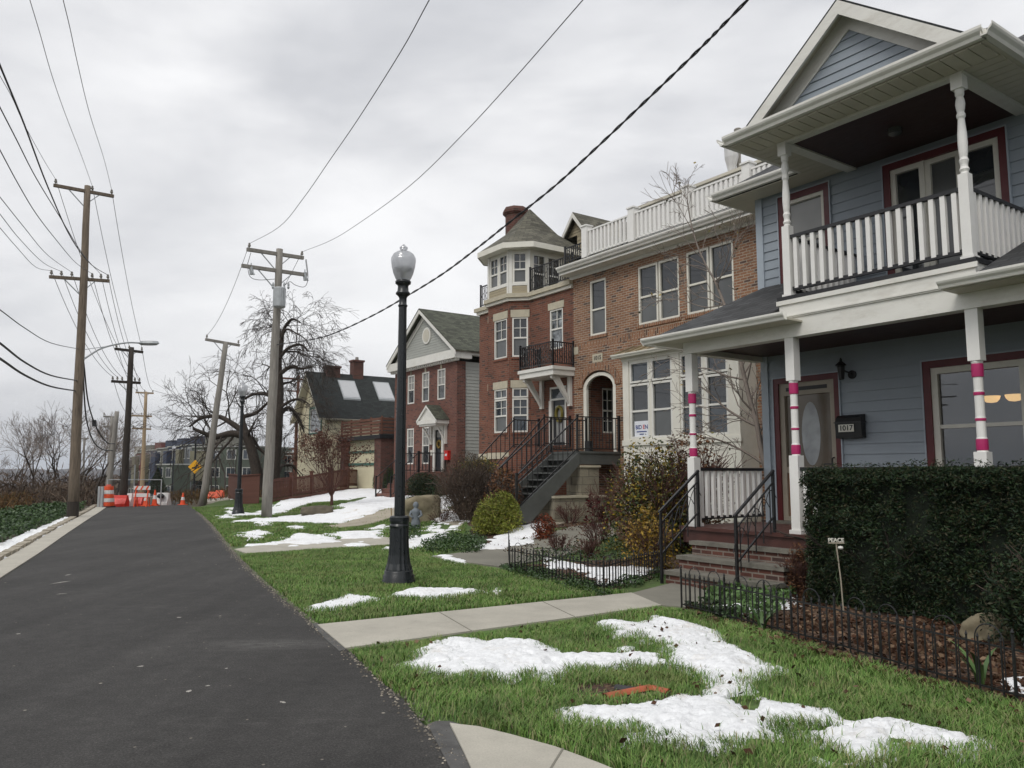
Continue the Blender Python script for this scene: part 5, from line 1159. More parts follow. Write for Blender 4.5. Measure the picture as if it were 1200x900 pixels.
m=MB()
for sg in (-1,1):
    e=cc+sg*((c1-c0)/2+oh);q=[(e,TC-.5,ce-oh*sl+.08),(cc,TC-.5,cr+.08),(cc,TC+13,cr+.08),(e,TC+13,ce-oh*sl+.08)];m.slab(q if sg>0 else q[::-1],.05)
m.build('roof',mt['shingle4'],hc)
rakes(hc,cc,(c1-c0)/2+oh,ce-oh*sl+.06,cr+.06,TC-.48,TC-.40,.17,'rake_board','cream')
m=MB();rr_=[];
for sg in (-1,1):
    e=cc+sg*((c1-c0)/2+oh-.03);q=[(e,TC-.40,ce-oh*sl-.02),(cc,TC-.40,cr-.03),(cc,TC,cr-.03),(e,TC,ce-oh*sl-.02)];m.slab(q if sg>0 else q[::-1],.02)
m.build('rake_soffit',mt['cream'],hc)
gutter('gutter',(c1+oh-.02,TC-.45,ce-oh*sl),(c1+oh-.02,TC+12,ce-oh*sl),hc,'soffit',.10)
m=MB();m.bar((c0-.15,TC-.1,.3),(c0-.15,TC-.1,ce-.3),.09);m.build('downpipe',mt['deckbrown'],hc)
def onroof(px,py,up=0):     # ray onto the slope a*sl+z = const
    d=ray(px,py);a,t=AT(d[0],d[1]);k=(c1*sl+ce+.08+up-CZ)/(a*sl+d[2]);return (a*k,t*k,CZ+d[2]*k)
for k,qd in enumerate((((394,447),(416,448),(426,469),(404,469)),((435,449),(457,450),(465,470),(446,470)))):
    p=[onroof(*q) for q in qd];c_=(sum(q[0] for q in p)/4,sum(q[1] for q in p)/4,sum(q[2] for q in p)/4)
    ta0=min(q[1] for q in p)+.1;ta1=ta0+1.15;a_hi=(p[0][0]+p[1][0])/2;a_lo=(p[2][0]+p[3][0])/2;zf=lambda a,u:c1*sl+ce+.08-a*sl+u
    m=MB();m.slab([(a_lo,ta0,zf(a_lo,.10)),(a_lo,ta1,zf(a_lo,.10)),(a_hi,ta1,zf(a_hi,.10)),(a_hi,ta0,zf(a_hi,.10))],.12);sk=m.build('skylight',mt['galv'],hc)
    e=.07;m=MB();m.slab([(a_lo-e,ta0+e,zf(a_lo-e,.118)),(a_lo-e,ta1-e,zf(a_lo-e,.118)),(a_hi+e,ta1-e,zf(a_hi+e,.118)),(a_hi+e,ta0+e,zf(a_hi+e,.118))],.015);m.build('skylight_dome',mt['whiteglobe'],sk)
for (px0,px1,pyt,tt) in ((381,399,430,TC+1.6),(412,424,423,TC+3.3)):
    # stands at the ridge
    a_=cc-.05;d0=ray(px0,pyt);
    def onA(px,py,a):
        d=ray(px,py);aa,t=AT(d[0],d[1]);k=a/aa;return t*k,CZ+d[2]*k
    t0,_=onA(px0,440,a_);t1,zt=onA(px1,pyt,a_)
    m=MB();m.box(a_-.3,a_+.3,t0,min(t1,t0+.9),cr-.4,zt-.12);m.box(a_-.36,a_+.36,t0-.06,min(t1,t0+.9)+.06,zt-.12,zt);o=m.build('chimney',mt['brickD'],hc)
    if px0>400: m=MB();m.lathe([(.12,zt),(.10,zt+.22)],a_,t0+.35,10);m.build('chimney_pot',mt['poleG'],o)
m=MB();m.slab([(c0-.1,TC+.5,3.3),(c0-.1,TC+6,3.3),(c0-2.6,TC+6,2.35),(c0-2.6,TC+.5,2.35)][::-1],.08);m.box(c0-2.4,c0-.02,TC+.7,TC+6,0,2.4);m.build('lean_to',mt['deckbrown'],hc)
# garage block with roof deck between
gb=thing('garage_block','brick and cream garage with a brown timber roof deck railing and dark domes','garage',(-39.5,18,.3))
TD=17.9;gz=TZ(446,508,TD);g0,g1=TA(400,TD),TA(446.5,TD)
m=MB();m.box(g1-.75,g1,TD,TD+5,0,gz-.25);m.box(g0,g0+.5,TD,TD+5,0,gz-.25);m.box(g0+.5,g1-.75,TD+.35,TD+5,0,.9);m.build('brick_pier',mt['brickD'],gb)
m=MB();wall(m,LF(0,TD+.35,0),g0+.5,g1-.75,.3,gz-.25,[],0,lap=.13,lo=.012);m.build('cream_wall',mt['creamsid'],gb)
m=MB();m.box(g0+.5,g1-.75,TD+.28,TD+.345,1.95,2.08);m.box(g0+.5,g1-.75,TD+.28,TD+.345,2.62,2.74);m.build('green_trim',mt['greentrim'],gb)
m=MB();m.box(g0-.1,g1+.1,TD-.1,TD+5,gz-.25,gz-.05);m.build('deck_beam',mt['blackwood'],gb)
zt=TZ(446,488,TD)
m=MB()
for k in range(5):
    z0=gz+.0+(zt-gz)*k/5;m.box(g0,g1,TD-.03,TD,z0,z0+(zt-gz)/5*.72);m.box(g1,g1+.03,TD,TD+5,z0,z0+(zt-gz)/5*.72)
m.build('deck_boards',mt['deckbrown'],gb)
row_of(lambda m:m.box(-.04,.04,-.04,.04,0,zt-gz+.06),0,'deck_post',mt['deckbrown'],gb,[(g0+(g1-g0)*k/4,TD+.05,gz-.03) for k in range(5)]+[(g1-.04,TD+1.2+1.2*k,gz-.03) for k in range(3)])
m=MB()
for k in range(3):
    c_=(TA(449+8*k,TD+2.2),TD+2.2);pts=[(c_[0]+.55*math.cos(x),c_[1],gz+.55+.62*math.sin(x)) for x in np.linspace(0,3.1416,11)]
    pts=[(c_[0]+.55,c_[1],gz)]+pts+[(c_[0]-.55,c_[1],gz)]
    m=MB();q=[(p[0],p[1]+2.5,p[2]) for p in pts];n=len(pts);m.add(pts+q,[(i,i+1,i+1+n,i+n) for i in range(n-1)]+[tuple(range(n))[::-1],tuple(range(n,2*n))]);m.build('roof_dome',mt['galv' if k==9 else 'shingle4'],gb)
# ------------------------------------------------------------------ fences by the lawn
def W3(px,py,z=0): x,y=G(px,py,z);return x,y
fa=Vector((*W3(314,596),0));D46=46.5;x46=D(440,578,D46)
fb=Vector((x46[0],x46[1],0))
pf=thing('picket_fence','long red brown timber picket fence climbing behind the snowy lawn','fence',(fa.x,fa.y,0),0)
N3=92;pos=[]
for k in range(N3):
    f=(k+.5)/N3;p=fa.lerp(fb,f);pos.append((p.x,p.y,zz(p.x,p.y)+.12+.15*f,math.atan2(fb.y-fa.y,fb.x-fa.x)))
def pick(m): m.box(-.035,.035,-.01,.01,0,.92)
row_of(pick,0,'picket',mt['brownfence'],pf,pos,0)
for h in (.25,.98):
    m=MB();
    for k in range(6):
        p=fa.lerp(fb,k/6);q=fa.lerp(fb,(k+1)/6);m=MB() if k==0 else m;m.bar((p.x,p.y-.03,zz(p.x,p.y)+h+.15*k/6),(q.x,q.y-.03,zz(q.x,q.y)+h+.15*(k+1)/6),.05,.09)
    m.build('fence_rail',mt['brownfence'],pf,0)
row_of(lambda m:(m.box(-.07,.07,-.07,.07,0,1.22),m.box(-.10,.10,-.10,.10,1.22,1.28)),0,'fence_post',mt['brownfence'],pf,[(fa.lerp(fb,k/6).x,fa.lerp(fb,k/6).y,zz(fa.lerp(fb,k/6).x,fa.lerp(fb,k/6).y)) for k in range(7)],0)
m=MB()
for k in range(6):
    p=fa.lerp(fb,k/6);q=fa.lerp(fb,(k+1)/6);m.bar((p.x,p.y-.1,zz(p.x,p.y)+.02),(q.x,q.y-.1,zz(q.x,q.y)+.05),.18,.26)
m.build('timber_kerb',mt['deckbrown'],pf,0)
bf=thing('board_fence','solid red brown board fence corner at the far end of the lawn','fence',(*W3(296,592),0),0)
pA=D(267,586,43);pB=(fa.x-.6,fa.y+1.0);pC=(fa.x-.65,fa.y-.2)
def boards(p,q,n,h):
    pos=[(p[0]+(q[0]-p[0])*(k+.5)/n,p[1]+(q[1]-p[1])*(k+.5)/n) for k in range(n)];a=math.atan2(q[1]-p[1],q[0]-p[0]);l=math.hypot(q[0]-p[0],q[1]-p[1])/n
    row_of(lambda m:m.box(-l*.47,l*.47,-.012,.012,0,h),0,'board',mt['brownfence'],bf,[(x,y,zz(x,y)+.05,a) for x,y in pos],0)
    m=MB();m.bar((p[0],p[1],zz(p[0],p[1])+h+.08),(q[0],q[1],zz(q[0],q[1])+h+.08),.12,.05);m.build('fence_cap',mt['brownfence'],bf,0)
boards(pA,(fa.x-1.6,fa.y+1.2),32,1.25);boards((fa.x-1.6,fa.y+1.2),(fa.x-.5,fa.y+.3),12,1.25)
# low garden fences with hooped tops
def hoopfence(label,pts,h,hoop_r=.11,step=.085):
    P0=pts[0];root=thing('garden_fence',label,'fence',(P0[0],P0[1],0),0,None)
    pos=[];posts=[];hoops=[]
    for i in range(len(pts)-1):
        a=Vector((*pts[i],0));b=Vector((*pts[i+1],0));l=(b-a).length;n=max(2,int(l/step));d=(b-a)/l;ang=math.atan2(d.y,d.x)
        for k in range(n+1):
            p=a+d*(l*k/n);z=zz(p.x,p.y)+.02
            if k%11==0 or (k==n and i==len(pts)-2): posts.append((p.x,p.y,z,ang))
            else: pos.append((p.x,p.y,z,ang))
            if k%11 in (2,6): hoops.append((p.x+d.x*l/n*1.0,p.y+d.y*l/n*1.0,z,ang))
        for hh in (.06,h*.78):
            m=MB();m.bar((a.x,a.y,zz(a.x,a.y)+hh+.02),(b.x,b.y,zz(b.x,b.y)+hh+.02),.009,.013);m.build('fence_rail',mt['black'],root,0)
    row_of(lambda m:(m.box(-.005,.005,-.005,.005,0,h*.86),m.lathe([(.003,h*.84),(.011,h*.87),(.002,h*.93)],0,0,6)),0,'picket',mt['black'],root,pos[:100],0)
    row_of(lambda m:(m.box(-.008,.008,-.008,.008,-.05,h*1.0),m.lathe([(.005,h),(.013,h+.015),(.003,h+.04)],0,0,8)),0,'fence_post',mt['black'],root,posts,0)
    row_of(lambda m:m.tube([(-hoop_r,0,.06),(-hoop_r,0,h*.85)]+[(-hoop_r*math.cos(x),0,h*.85+hoop_r*math.sin(x)) for x in np.linspace(.2,2.94,9)]+[(hoop_r,0,h*.85),(hoop_r,0,.06)],.005,5),0,'hoop',mt['black'],root,hoops,0)
    return root
hoopfence('low hooped black iron fence along the mulch bed in front of the yew hedge',[G(799,716),G(850,730),G(897,742),G(980,765),G(1075,795),G(1192,828),G(1300,862)],.46)
hoopfence('low hooped black iron fence around the small snowy bed left of the brick steps',[G(596,652),G(597,671),G(708,694),G(777,675)],.42)
# ------------------------------------------------------------------ far terrace of coloured town houses
TWN=[(152,160,556,'tc1',150),(160,172,553,'tc2',146),(172,184,550,'tc3',142),(184,197,548,'tc4',136),(197,212,546,'tc3',130),(212,226,544,'tc5',124)]
cols={'tc1':(.10,.09,.07),'tc2':(.12,.035,.03),'tc3':(.035,.045,.075),'tc4':(.14,.14,.12),'tc5':(.08,.09,.10),'tc6':(.065,.08,.06),'tc7':(.16,.15,.10)}
mt['tcw']=M('terrace_window_trim',(.42,.42,.39),.6,.1,5)
for k,c in cols.items(): mt[k]=M('terrace_'+k,c,.7,.15,.5)
nm={'tc1':'olive','tc2':'maroon','tc3':'navy blue','tc4':'pale grey','tc5':'slate grey','tc6':'dark green','tc7':'sand'}
def townhouse(px0,px1,yt,col,d,lab,side=None,storeys=3,boxes=True,dep=9.):
    A_=D(px0,yt,d*1.03);B_=D(px1,yt,d);z1=(A_[2]+B_[2])/2;x0,y0=A_[0],A_[1];x1,y1=B_[0],B_[1];gz=zz(x0,y0)-.6
    ang=math.atan2(y1-y0,x1-x0);l=math.hypot(x1-x0,y1-y0)
    r=thing('town_house',lab,'house',(x0,y0,gz),0,'terrace of coloured town houses beyond the lane end')
    L=lambda u,w,v:(x0+math.cos(ang)*u+math.sin(ang)*w,y0+math.sin(ang)*u-math.cos(ang)*w,gz+v)
    Hh=z1-gz;m=MB();m.lbox(L,0,l,-dep,0,0,Hh);m.build('wall',mt[col],r,0)
    m=MB();m.lbox(L,-.05,l+.05,-dep-.1,.15,Hh,Hh+.18);m.build('roof_edge',mt['greysid'],r,0)
    if boxes:
        m=MB();m.lbox(L,l*.1,l*.72,-4.5,-1.2,Hh+.18,Hh+1.5);m.build('roof_box',mt[random.choice(['tc2','tc3','tc5','tc4'])],r,0)
    n=max(1,int(l/2.2));hs_=Hh/storeys
    for s in range(storeys):
        for k in range(n):
            u=l*(k+.5)/n;w=min(1.4,l/n*.6)
            f=MB();f.lbox(L,u-w/2-.1,u+w/2+.1,.0,.05,s*hs_+.75,s*hs_+hs_-.35);fo=f.build('window',mt['tcw'],r,0)
            for kk in (0,1):
                g=MB();g.lbox(L,u-w/2+kk*w/2+.03,u+kk*w/2-.03,.05,.06,s*hs_+.85,s*hs_+hs_-.45);g.build('pane',mt['glassB' if (s+k)%2 else 'glass'],fo,0)
    if l>3:
        m=MB();m.lbox(L,l*.02,l*.30,.0,.8,hs_*1.1,Hh*.93);m.build('bay',mt[random.choice(['tc3','tc5','tc7'])],r,0)
i=0
for (a,b,y,c,d) in TWN:
    townhouse(a,b,y-22+ (0 if i else 2),c,d,['narrow olive grey town house at the far left end of the terrace','maroon town house behind the light wooden poles','navy blue town house left of the tall white rooftop block','pale grey town house in the middle of the terrace','navy town house left of the dark street lamp','slate town house beside the yellow warning sign'][i]);i+=1
townhouse(226,300,524,'tc6',112,'long dark green terrace building behind the bare tree',storeys=3,boxes=True)
townhouse(184,203,545,'tc6',108,'small dark green front house with a row of tall white windows',storeys=2,boxes=False,dep=2.5)
townhouse(300,345,531,'tc4',118,'pale grey building seen between tree trunks and the wooden pole',storeys=3,boxes=False)
ct=thing('concrete_block_tower','distant pale concrete rooftop tower above the terrace','building',(*D(163,530,190)[:2],-6),0)
p=D(157.5,523,190);q=D(166,523,190);m=MB();m.box(p[0],q[0],190,196,-6,p[2]);m.build('tower_wall',mt['concretew'],ct,0);p=D(166,527,190);q=D(177,527,190);m=MB();m.box(p[0],q[0],190,196,-6,p[2]);m.build('lower_block',mt['tc7'],ct,0)
for i_,(z_,w_) in enumerate(((2.,.5),(6,.5),(9.,.5))):
    m=MB();a_=D(158.5,540,190)[0];b_=D(165,540,190)[0];m.box(a_,b_,189.94,189.99,z_-4,z_-3.2);m.build('window_band',mt['glass'],ct,0)
# ------------------------------------------------------------------ street lamps
lp=G(467,685)
def lamp(label,x,y,z):
    r=thing('street_lamp',label,'street lamp',(x,y,z),0,'black acorn street lamps along the lane');O=(x,y)
    Z=lambda pr:[(a,b+z) for a,b in pr]
    m=MB();m.lathe(Z([(.240,-.03),(.240,.06),(.222,.085),(.226,.13),(.205,.15),(.208,.19),(.185,.215)]),x,y,24);m.build('base',mt['lamp'],r,0,True)
    m=MB();m.lathe(Z([(.185,.215),(.158,.30),(.140,.42),(.130,.60),(.124,.80)]),x,y,32,.06);m.lathe(Z([(.135,.80),(.145,.83),(.130,.86),(.142,.90),(.142,.95),(.125,.97),(.085,.975)]),x,y,24);m.build('fluted_pedestal',mt['lamp'],r,0)
    m=MB();m.lathe(Z([(.074,.975),(.071,1.6),(.063,3.0),(.056,4.05)]),x,y,28,.05);m.build('shaft',mt['lamp'],r,0)
    m=MB();m.lathe(Z([(.058,4.03),(.070,4.045),(.070,4.06),(.057,4.075),(.057,4.17),(.075,4.20),(.107,4.225),(.107,4.245),(.085,4.27),(.078,4.34),(.085,4.365),(.115,4.385),(.118,4.42),(.100,4.435)]),x,y,20);m.build('capital',mt['lamp'],r,0,True)
    m=MB();m.lathe(Z([(.096,4.435),(.118,4.47),(.150,4.55),(.175,4.65),(.184,4.73),(.182,4.775),(.168,4.80),(.150,4.835),(.105,4.868),(.055,4.885),(.045,4.895),(.062,4.925),(.058,4.945),(.03,4.965),(.006,4.99)]),x,y,28);m.build('globe',mt['globe'],r,0,True)
    m=MB();m.lathe(Z([(.03,4.44),(.03,4.56),(.11,4.585),(.135,4.62),(.11,4.645),(.02,4.66)]),x,y,16);m.build('reflector',mt['galv'],r,0)
    return r
Lm=lamp('tall black fluted street lamp with clear acorn globe on the near lawn',lp[0],lp[1],0)
for (px,pyb,Y,lab) in ((279,604,29.7,'second black street lamp beside the grey wooden pole'),(226.5,587,58,'far black street lamp carrying the yellow warning sign'),(201,590,80,'black street lamp in front of the coloured terrace'),(251,606,92,'small distant street lamp behind the board fence'),(208,588,150,'tiny street lamp before the dark green terrace front')):
    c=copy_tree(Lm);X_=D(px,pyb,Y);c.location=(X_[0],X_[1],zz(X_[0],X_[1]));c['label']=lab
# ------------------------------------------------------------------ wires and poles
def cat(p,q,sag,n=14):
    p=Vector(p);q=Vector(q);return [tuple(p.lerp(q,k/n)-Vector((0,0,sag*4*(k/n)*(1-k/n)))) for k in range(n+1)]
def smooth(pts,n=5):
    P_=[Vector(p) for p in pts];P_=[P_[0]*2-P_[1]]+P_+[P_[-1]*2-P_[-2]];o=[]
    for i in range(1,len(P_)-2):
        for k in range(n):
            t=k/n;a,b,c,d=P_[i-1:i+3];o.append(tuple(.5*((2*b)+(c-a)*t+(2*a-5*b+4*c-d)*t*t+(3*b-a-3*c+d)*t**3)))
    o.append(tuple(P_[-2]));return o
def wire(pts,r=.010,label='thin black power line strung between wooden poles',group='power lines overhead',mat='wire',name='power_line',cat_='power line'):
    m=MB();m.tube(pts,r,5);o=m.build(name,mt[mat],None,0);tag(o,label,cat_,group);return o
def pole(label,bpx,Y,tpx,r0,r1,mat,arms=(),name='utility_pole',Yt=None,group=None):
    b=D(*bpx,Y);t=D(*tpx,Yt or Y);z0=zz(b[0],b[1]);r=thing(name,label,'utility pole',(b[0],b[1],z0),0,group)
    m=MB();bb=Vector((b[0],b[1],z0-.1));tt=Vector(t);n=8
    m.tube([bb.lerp(tt,k/n)+Vector((random.uniform(-.012,.012),random.uniform(-.012,.012),0)) for k in range(n+1)],[r0+(r1-r0)*k/n for k in range(n+1)],12);m.build('pole',mt[mat],r,0,True)
    out=[]
    for (l,rg,ins,th) in arms:
        dx=(rg[0]-l[0])/FOC*Y;yl,yr=Y-.32*dx,Y+.32*dx;L_=Vector(D(*l,yl));R_=Vector(D(*rg,yr));zm=(L_.z+R_.z)/2
        off=Vector((-.12,-.09,0))*(r0/.2);L_+=off;R_+=off
        m=MB();m.bar(L_,R_,th,th*1.1);a=m.build('cross_arm',mt[mat if mat!='poleL' else 'poleL'],r,0);row=[]
        c=(L_+R_)/2
        for s in (-.28,.28):
            m=MB();m.bar(L_.lerp(R_,.5+s),Vector((c.x,c.y,c.z-.28*(R_-L_).length)) ,.03,.03);m.build('arm_brace',mt['galv'],r,0)
        for f in ins:
            p=L_.lerp(R_,f);m=MB();m.lathe([(.015,p.z),(.018,p.z+.10),(.05,p.z+.12),(.055,p.z+.16),(.03,p.z+.18),(.045,p.z+.21),(.02,p.z+.25)],p.x,p.y,8);m.build('insulator',mt['poleG'],r,0);row.append((p.x,p.y,p.z+.22))
        out.append(row)
    return r,out,bb,tt
pl_,AL_,plb,plt=pole('tall brown wooden pole with two cross arms left of the lane, dark at its foot',(85,606),28.1,(103,218),.185,.105,'pole',
  [((68,218),(138,231),(.03,.63,.96),.10),((63,325),(133,330),(.03,.19,.36,.70,.85,.97),.10)])
m=MB();m.tube([plb,plb.lerp(plt,.055)],[.195,.19],12);m.build('tarred_foot',mt['poleB'],pl_,0)
sa=thing('street_light_arm','grey cobra-head street light arm bolted to the tall brown pole','street light',tuple(plb.lerp(plt,.5)),0)
A0=Vector(D(98,421,28.1));B0_=Vector(D(166,402,29.5));m=MB();m.tube(smooth([A0,A0.lerp(B0_,.3)+Vector((0,0,.22)),A0.lerp(B0_,.7)+Vector((0,0,.18)),B0_],5),.03,6);m.tube([A0+Vector((0,0,.35)),A0.lerp(B0_,.35)+Vector((0,0,.25))],.012,4);m.build('arm',mt['galv'],sa,0)
m=MB();c=B0_+Vector((.22,.12,.0));m.add([(c.x+a*.40*math.cos(t_),c.y+a*.15*math.sin(t_)+.0,c.z+b) for (a,b) in ((1,0),(.85,.09),(.75,-.06)) for t_ in np.linspace(0,2*math.pi,12,endpoint=False)],[(k,(k+1)%12,(k+1)%12+12,k+12) for k in range(12)]+[tuple(range(12,24))]+[(k+24,(k+1)%12+24,(k+1)%12,k) for k in range(12)]+[tuple(range(35,23,-1))]);m.build('lamp_head',mt['galv'],sa,0)
pb_,AB_,pbb,pbt=pole('black creosoted pole with two cross arms standing at the lane end',(144,592),38.,(154.5,407),.175,.115,'poleB',
  [((138,409),(171,413),(.05,.5,.95),.11),((134,447),(168,449),(.04,.2,.36,.64,.8,.96),.11)])
pm_,_,pmb,pmt=pole('leaning light brown pole stub behind the orange barrel',(126,580),46,(137,482),.17,.12,'poleG')
pn_,AN_,_,_=pole('slim pole with two small arms just behind the leaning pole stub',(125,578),52,(131.5,488),.13,.10,'poleG',[((123,488),(139,489),(.05,.95),.09),((122.5,500),(139.5,501),(.05,.95),.09)])
pt_,AT_,_,_=pole('light new wooden pole with three cross arms beyond the barriers',(166,582),62,(171,459),.17,.11,'poleL',[((161,460),(182,461),(.05,.5,.95),.11),((156,487),(180,488),(.05,.5,.95),.11),((157,502),(179,503),(.05,.5,.95),.11)])
ps_,_,_,_=pole('thin distant pole with one arm above the bare thicket',(98,580),85,(98.5,514),.12,.09,'poleG',[((93,514),(105,514),(.1,.9),.1)])
pr_,AR_,prb,prt=pole('grey weathered pole with two cross arms and a transformer on the lawn',(312,608),27.9,(328,292),.19,.12,'poleG',
  [((294,293),(360,303),(.04,.97),.11),((288,312),(364,323),(),.11)])
# transformer, cut-outs
tr_=thing('transformer','grey cylindrical transformer can mounted high on the grey pole','transformer',(prt.x,prt.y,prt.z-1.9),0)
c=Vector(D(327,350,27.6));zt_=D(327,338,27.6)[2];zb_=D(327,361,27.6)[2]
m=MB();m.lathe([(.20,zb_),(.215,zb_+.03),(.215,zt_-.04),(.19,zt_),(.05,zt_+.02)],c.x+.05,c.y-.12,18)
for k in range(7): m.bar((c.x+.05+.20*math.cos(-2.6+k*.35),c.y-.12+.20*math.sin(-2.6+k*.35),zb_+.06),(c.x+.05+.20*math.cos(-2.6+k*.35),c.y-.12+.20*math.sin(-2.6+k*.35),zt_-.08),.02,.05)
m.build('tank',mt['galv'],tr_,0)
for px in (320,333,338):
    p=D(px,334,27.6);m=MB();m.lathe([(.03,zt_-.02),(.05,zt_+.04),(.03,zt_+.09),(.045,zt_+.13),(.02,zt_+.22)],p[0],p[1],8);m.build('bushing',mt['galv'],tr_,0)
for k,(px,py) in enumerate(((294,320),(357,327))):
    p=D(px,py,27.9+(.6 if k else -.6));m=MB();m.tube([(p[0],p[1],p[2]+.24),(p[0]+.03,p[1],p[2]-.05)],.075,8);m.tube([(p[0],p[1]-.06,p[2]+.18),(p[0]+.14,p[1]-.06,p[2]-.08)],.03,6);m.tube([(p[0],p[1],p[2]+.24),(p[0],p[1],p[2]+.36)],.02,5);m.build('fuse_cutout',mt['galv'],pr_,0)
def jumper(pxs,Y,rr=.010):
    m=MB();m.tube(smooth([D(a,b,Y) for a,b in pxs],4),rr,4);m.build('jumper_wire',mt['wire'],pr_,0)
jumper(((290,312),(293,324),(303,328),(322,327)),27.6);jumper(((359,304),(361,325),(357,336),(346,334),(340,330),(334,334)),27.6);jumper(((294,296),(290,310)),27.4);jumper(((358,304),(360,320)),28.3)
pq_,AQ_,_,pqt=pole('grey pole leaning right with a single cross arm in front of the terrace',(237,588),38.5,(265,401),.18,.12,'poleG',[((244,398),(284,405),(.04,.96),.11)])
pc_,AC_,_,_=pole('red brown pole with cross arm rising behind the cream house',(345,560),64,(350,440),.16,.11,'deckbrown',[((331,443),(359,445),(.05,.95),.12),((338,458),(357,459),(.1,.9),.10)])
def onq(px,py,q):        # ray against the vertical plane parallel to the lane
    d=ray(px,py);k=q/(d[0]*RY-d[1]*RX);return (d[0]*k,d[1]*k,CZ+d[2]*k)
def qof(p): return p[0]*RY-p[1]*RX
def lanewire(start,pxs,r=.010,**k):
    r=r*.78
    q=qof(start);pts=[start]+[onq(a,b,q) for a,b in pxs];e=Vector(pts[-1]);f=e-Vector(pts[-2]);pts.append(tuple(e+f*1.6));return wire(smooth(pts),r,**k)
U_=AL_[0];Lw=AL_[1];g2='thin power lines from the tall brown pole running back over the camera'
lab2='thin power line sweeping from the tall brown pole out of the frame top'
lanewire(U_[1],[(96,184),(77,135),(61,89),(47,40),(35,0)],.009,label=lab2,group=g2);lanewire(U_[2],[(122,187),(105,133),(91,75),(82,33),(74,0)],.009,label=lab2,group=g2)
g3='lines fanning left from the tall brown pole';lab3='dark line fanning from the tall brown pole to the left edge of the frame'
lanewire(U_[0],[(51,187),(28,145),(14,114),(0,89)],.009,label=lab3,group=g3)
lanewire(Lw[5],[(107,310),(84,280),(56,219),(28,145),(0,77)],.014,label=lab3,group=g3)
lanewire(Lw[4],[(98,299),(70,254),(42,208),(19,163),(0,126)],.010,label=lab3,group=g3)
lanewire(Lw[3],[(89,308),(65,280),(42,250),(21,215),(0,176)],.010,label=lab3,group=g3)
lanewire(Lw[2],[(56,299),(28,266),(0,231)],.010,label=lab3,group=g3);lanewire(Lw[1],[(51,308),(23,280),(0,251)],.010,label=lab3,group=g3);lanewire(Lw[0],[(42,313),(19,289),(0,267)],.010,label=lab3,group=g3)
g4='thick communication cables on the tall brown pole';lab4='thick sagging black cable reaching the tall brown pole at mid height from the left'
for (p0,pp_,r_) in (((92,409),[(60,402),(30,385),(0,363)],.013),((90,446),[(60,440),(30,425),(0,402)],.026),((88,458),[(60,453),(30,440),(0,420)],.03)):
    lanewire(D(*p0,28.1),pp_,r_,label=lab4,group=g4)
g5='lines between the tall brown pole and the black pole';lab5='thin line running on from the tall brown pole to the black pole'
for a,b in zip(AL_[0],AB_[0]): wire(cat(a,b,.35),.010,lab5,g5)
for a,b in zip(AL_[1],AB_[1]): wire(cat(a,b,.55),.010,lab5,g5)
wire(smooth([D(98,425,28.1),D(104,475,33),D(115,505,38),D(126,519,42),D(134,520,46)]),.03,'thick drooping cable from the brown pole to the leaning stub','heavy drooping cables','wire')
wire(smooth([D(97,430,28.1),D(101,490,33),D(110,518,38),D(121,527,42),D(132,528,46)]),.03,'thick drooping cable from the brown pole to the leaning stub','heavy drooping cables','wire')
m=MB();p=D(110,496,36);m.tube([(p[0],p[1],p[2]+.14),(p[0]+.04,p[1],p[2]-.14)],.10,8);tag(m.build('cable_splice',mt['wire'],None,0),'small black splice case hanging on the drooping cables','splice case')
g6='lines between the black pole and the light pole';lab6='thin line running on from the black pole to the light wooden pole'
for a,b in zip(AB_[0],AT_[0]): wire(cat(a,b,.5),.012,lab6,g6)
for a,b in zip(AB_[1][::2],AT_[1]): wire(cat(a,b,.7),.012,lab6,g6)
g7='far horizontal lines behind the bare tree';lab7='faint horizontal line leading right from the light wooden pole'
for (y0,y1,i0) in ((473,480,0),(487,492,1),(500,505,2),(514,518,2)):
    a=AT_[i0][-1] if y0!=514 else D(137,514,60);wire(cat(a,D(330,y1+4,75),.3),.014,lab7,g7,'wireg')
lanewire(AR_[0][0],[(327,266),(355,233),(387,187),(420,139),(470,60),(503,0)],.009,label='thin power line rising from the left end of the transformer pole arm',group=None)
lanewire(AR_[0][1],[(387,282),(420,262),(480,218),(540,160),(600,95),(683,0)],.009,label='thin power line rising from the right end of the transformer pole arm',group=None)
wire(cat(AR_[0][0],AQ_[0][0],.5),.009,'thin line dropping from the transformer pole to the left tip of the leaning pole',None,'wireg');wire(cat(AR_[0][1],AQ_[0][1],.6),.009,'thin line dropping from the transformer pole to the right tip of the leaning pole',None,'wireg')
def onplane(px,py,A,B):
    d=ray(px,py);nx,ny=(B[1]-A[1]),-(B[0]-A[0]);k=(nx*A[0]+ny*A[1])/(nx*d[0]+ny*d[1]);return (d[0]*k,d[1]*k,CZ+d[2]*k)
A_=D(324,404,27.9);B_=D(876,0,8.6);pts=[A_]+[onplane(a,b,A_,B_) for a,b in ((370,397),(400,387),(440,368),(480,345),(520,320),(560,290),(600,258),(650,218),(700,172),(760,115),(820,57))]+[B_];pts.append(tuple(Vector(B_)+(Vector(B_)-Vector(pts[-2]))*3))
sp=smooth(pts,14);m=MB()
for ph in (0,math.pi):
    tw_=[]
    for i,p in enumerate(sp): tw_.append((p[0]+.012*math.cos(i*.9+ph),p[1],p[2]+.012*math.sin(i*.9+ph)))
    m.tube(tw_,.011,5)
tag(m.build('service_cable',mt['wire'],None,0),'thick twisted black service cable crossing the whole sky to the transformer pole','cable')
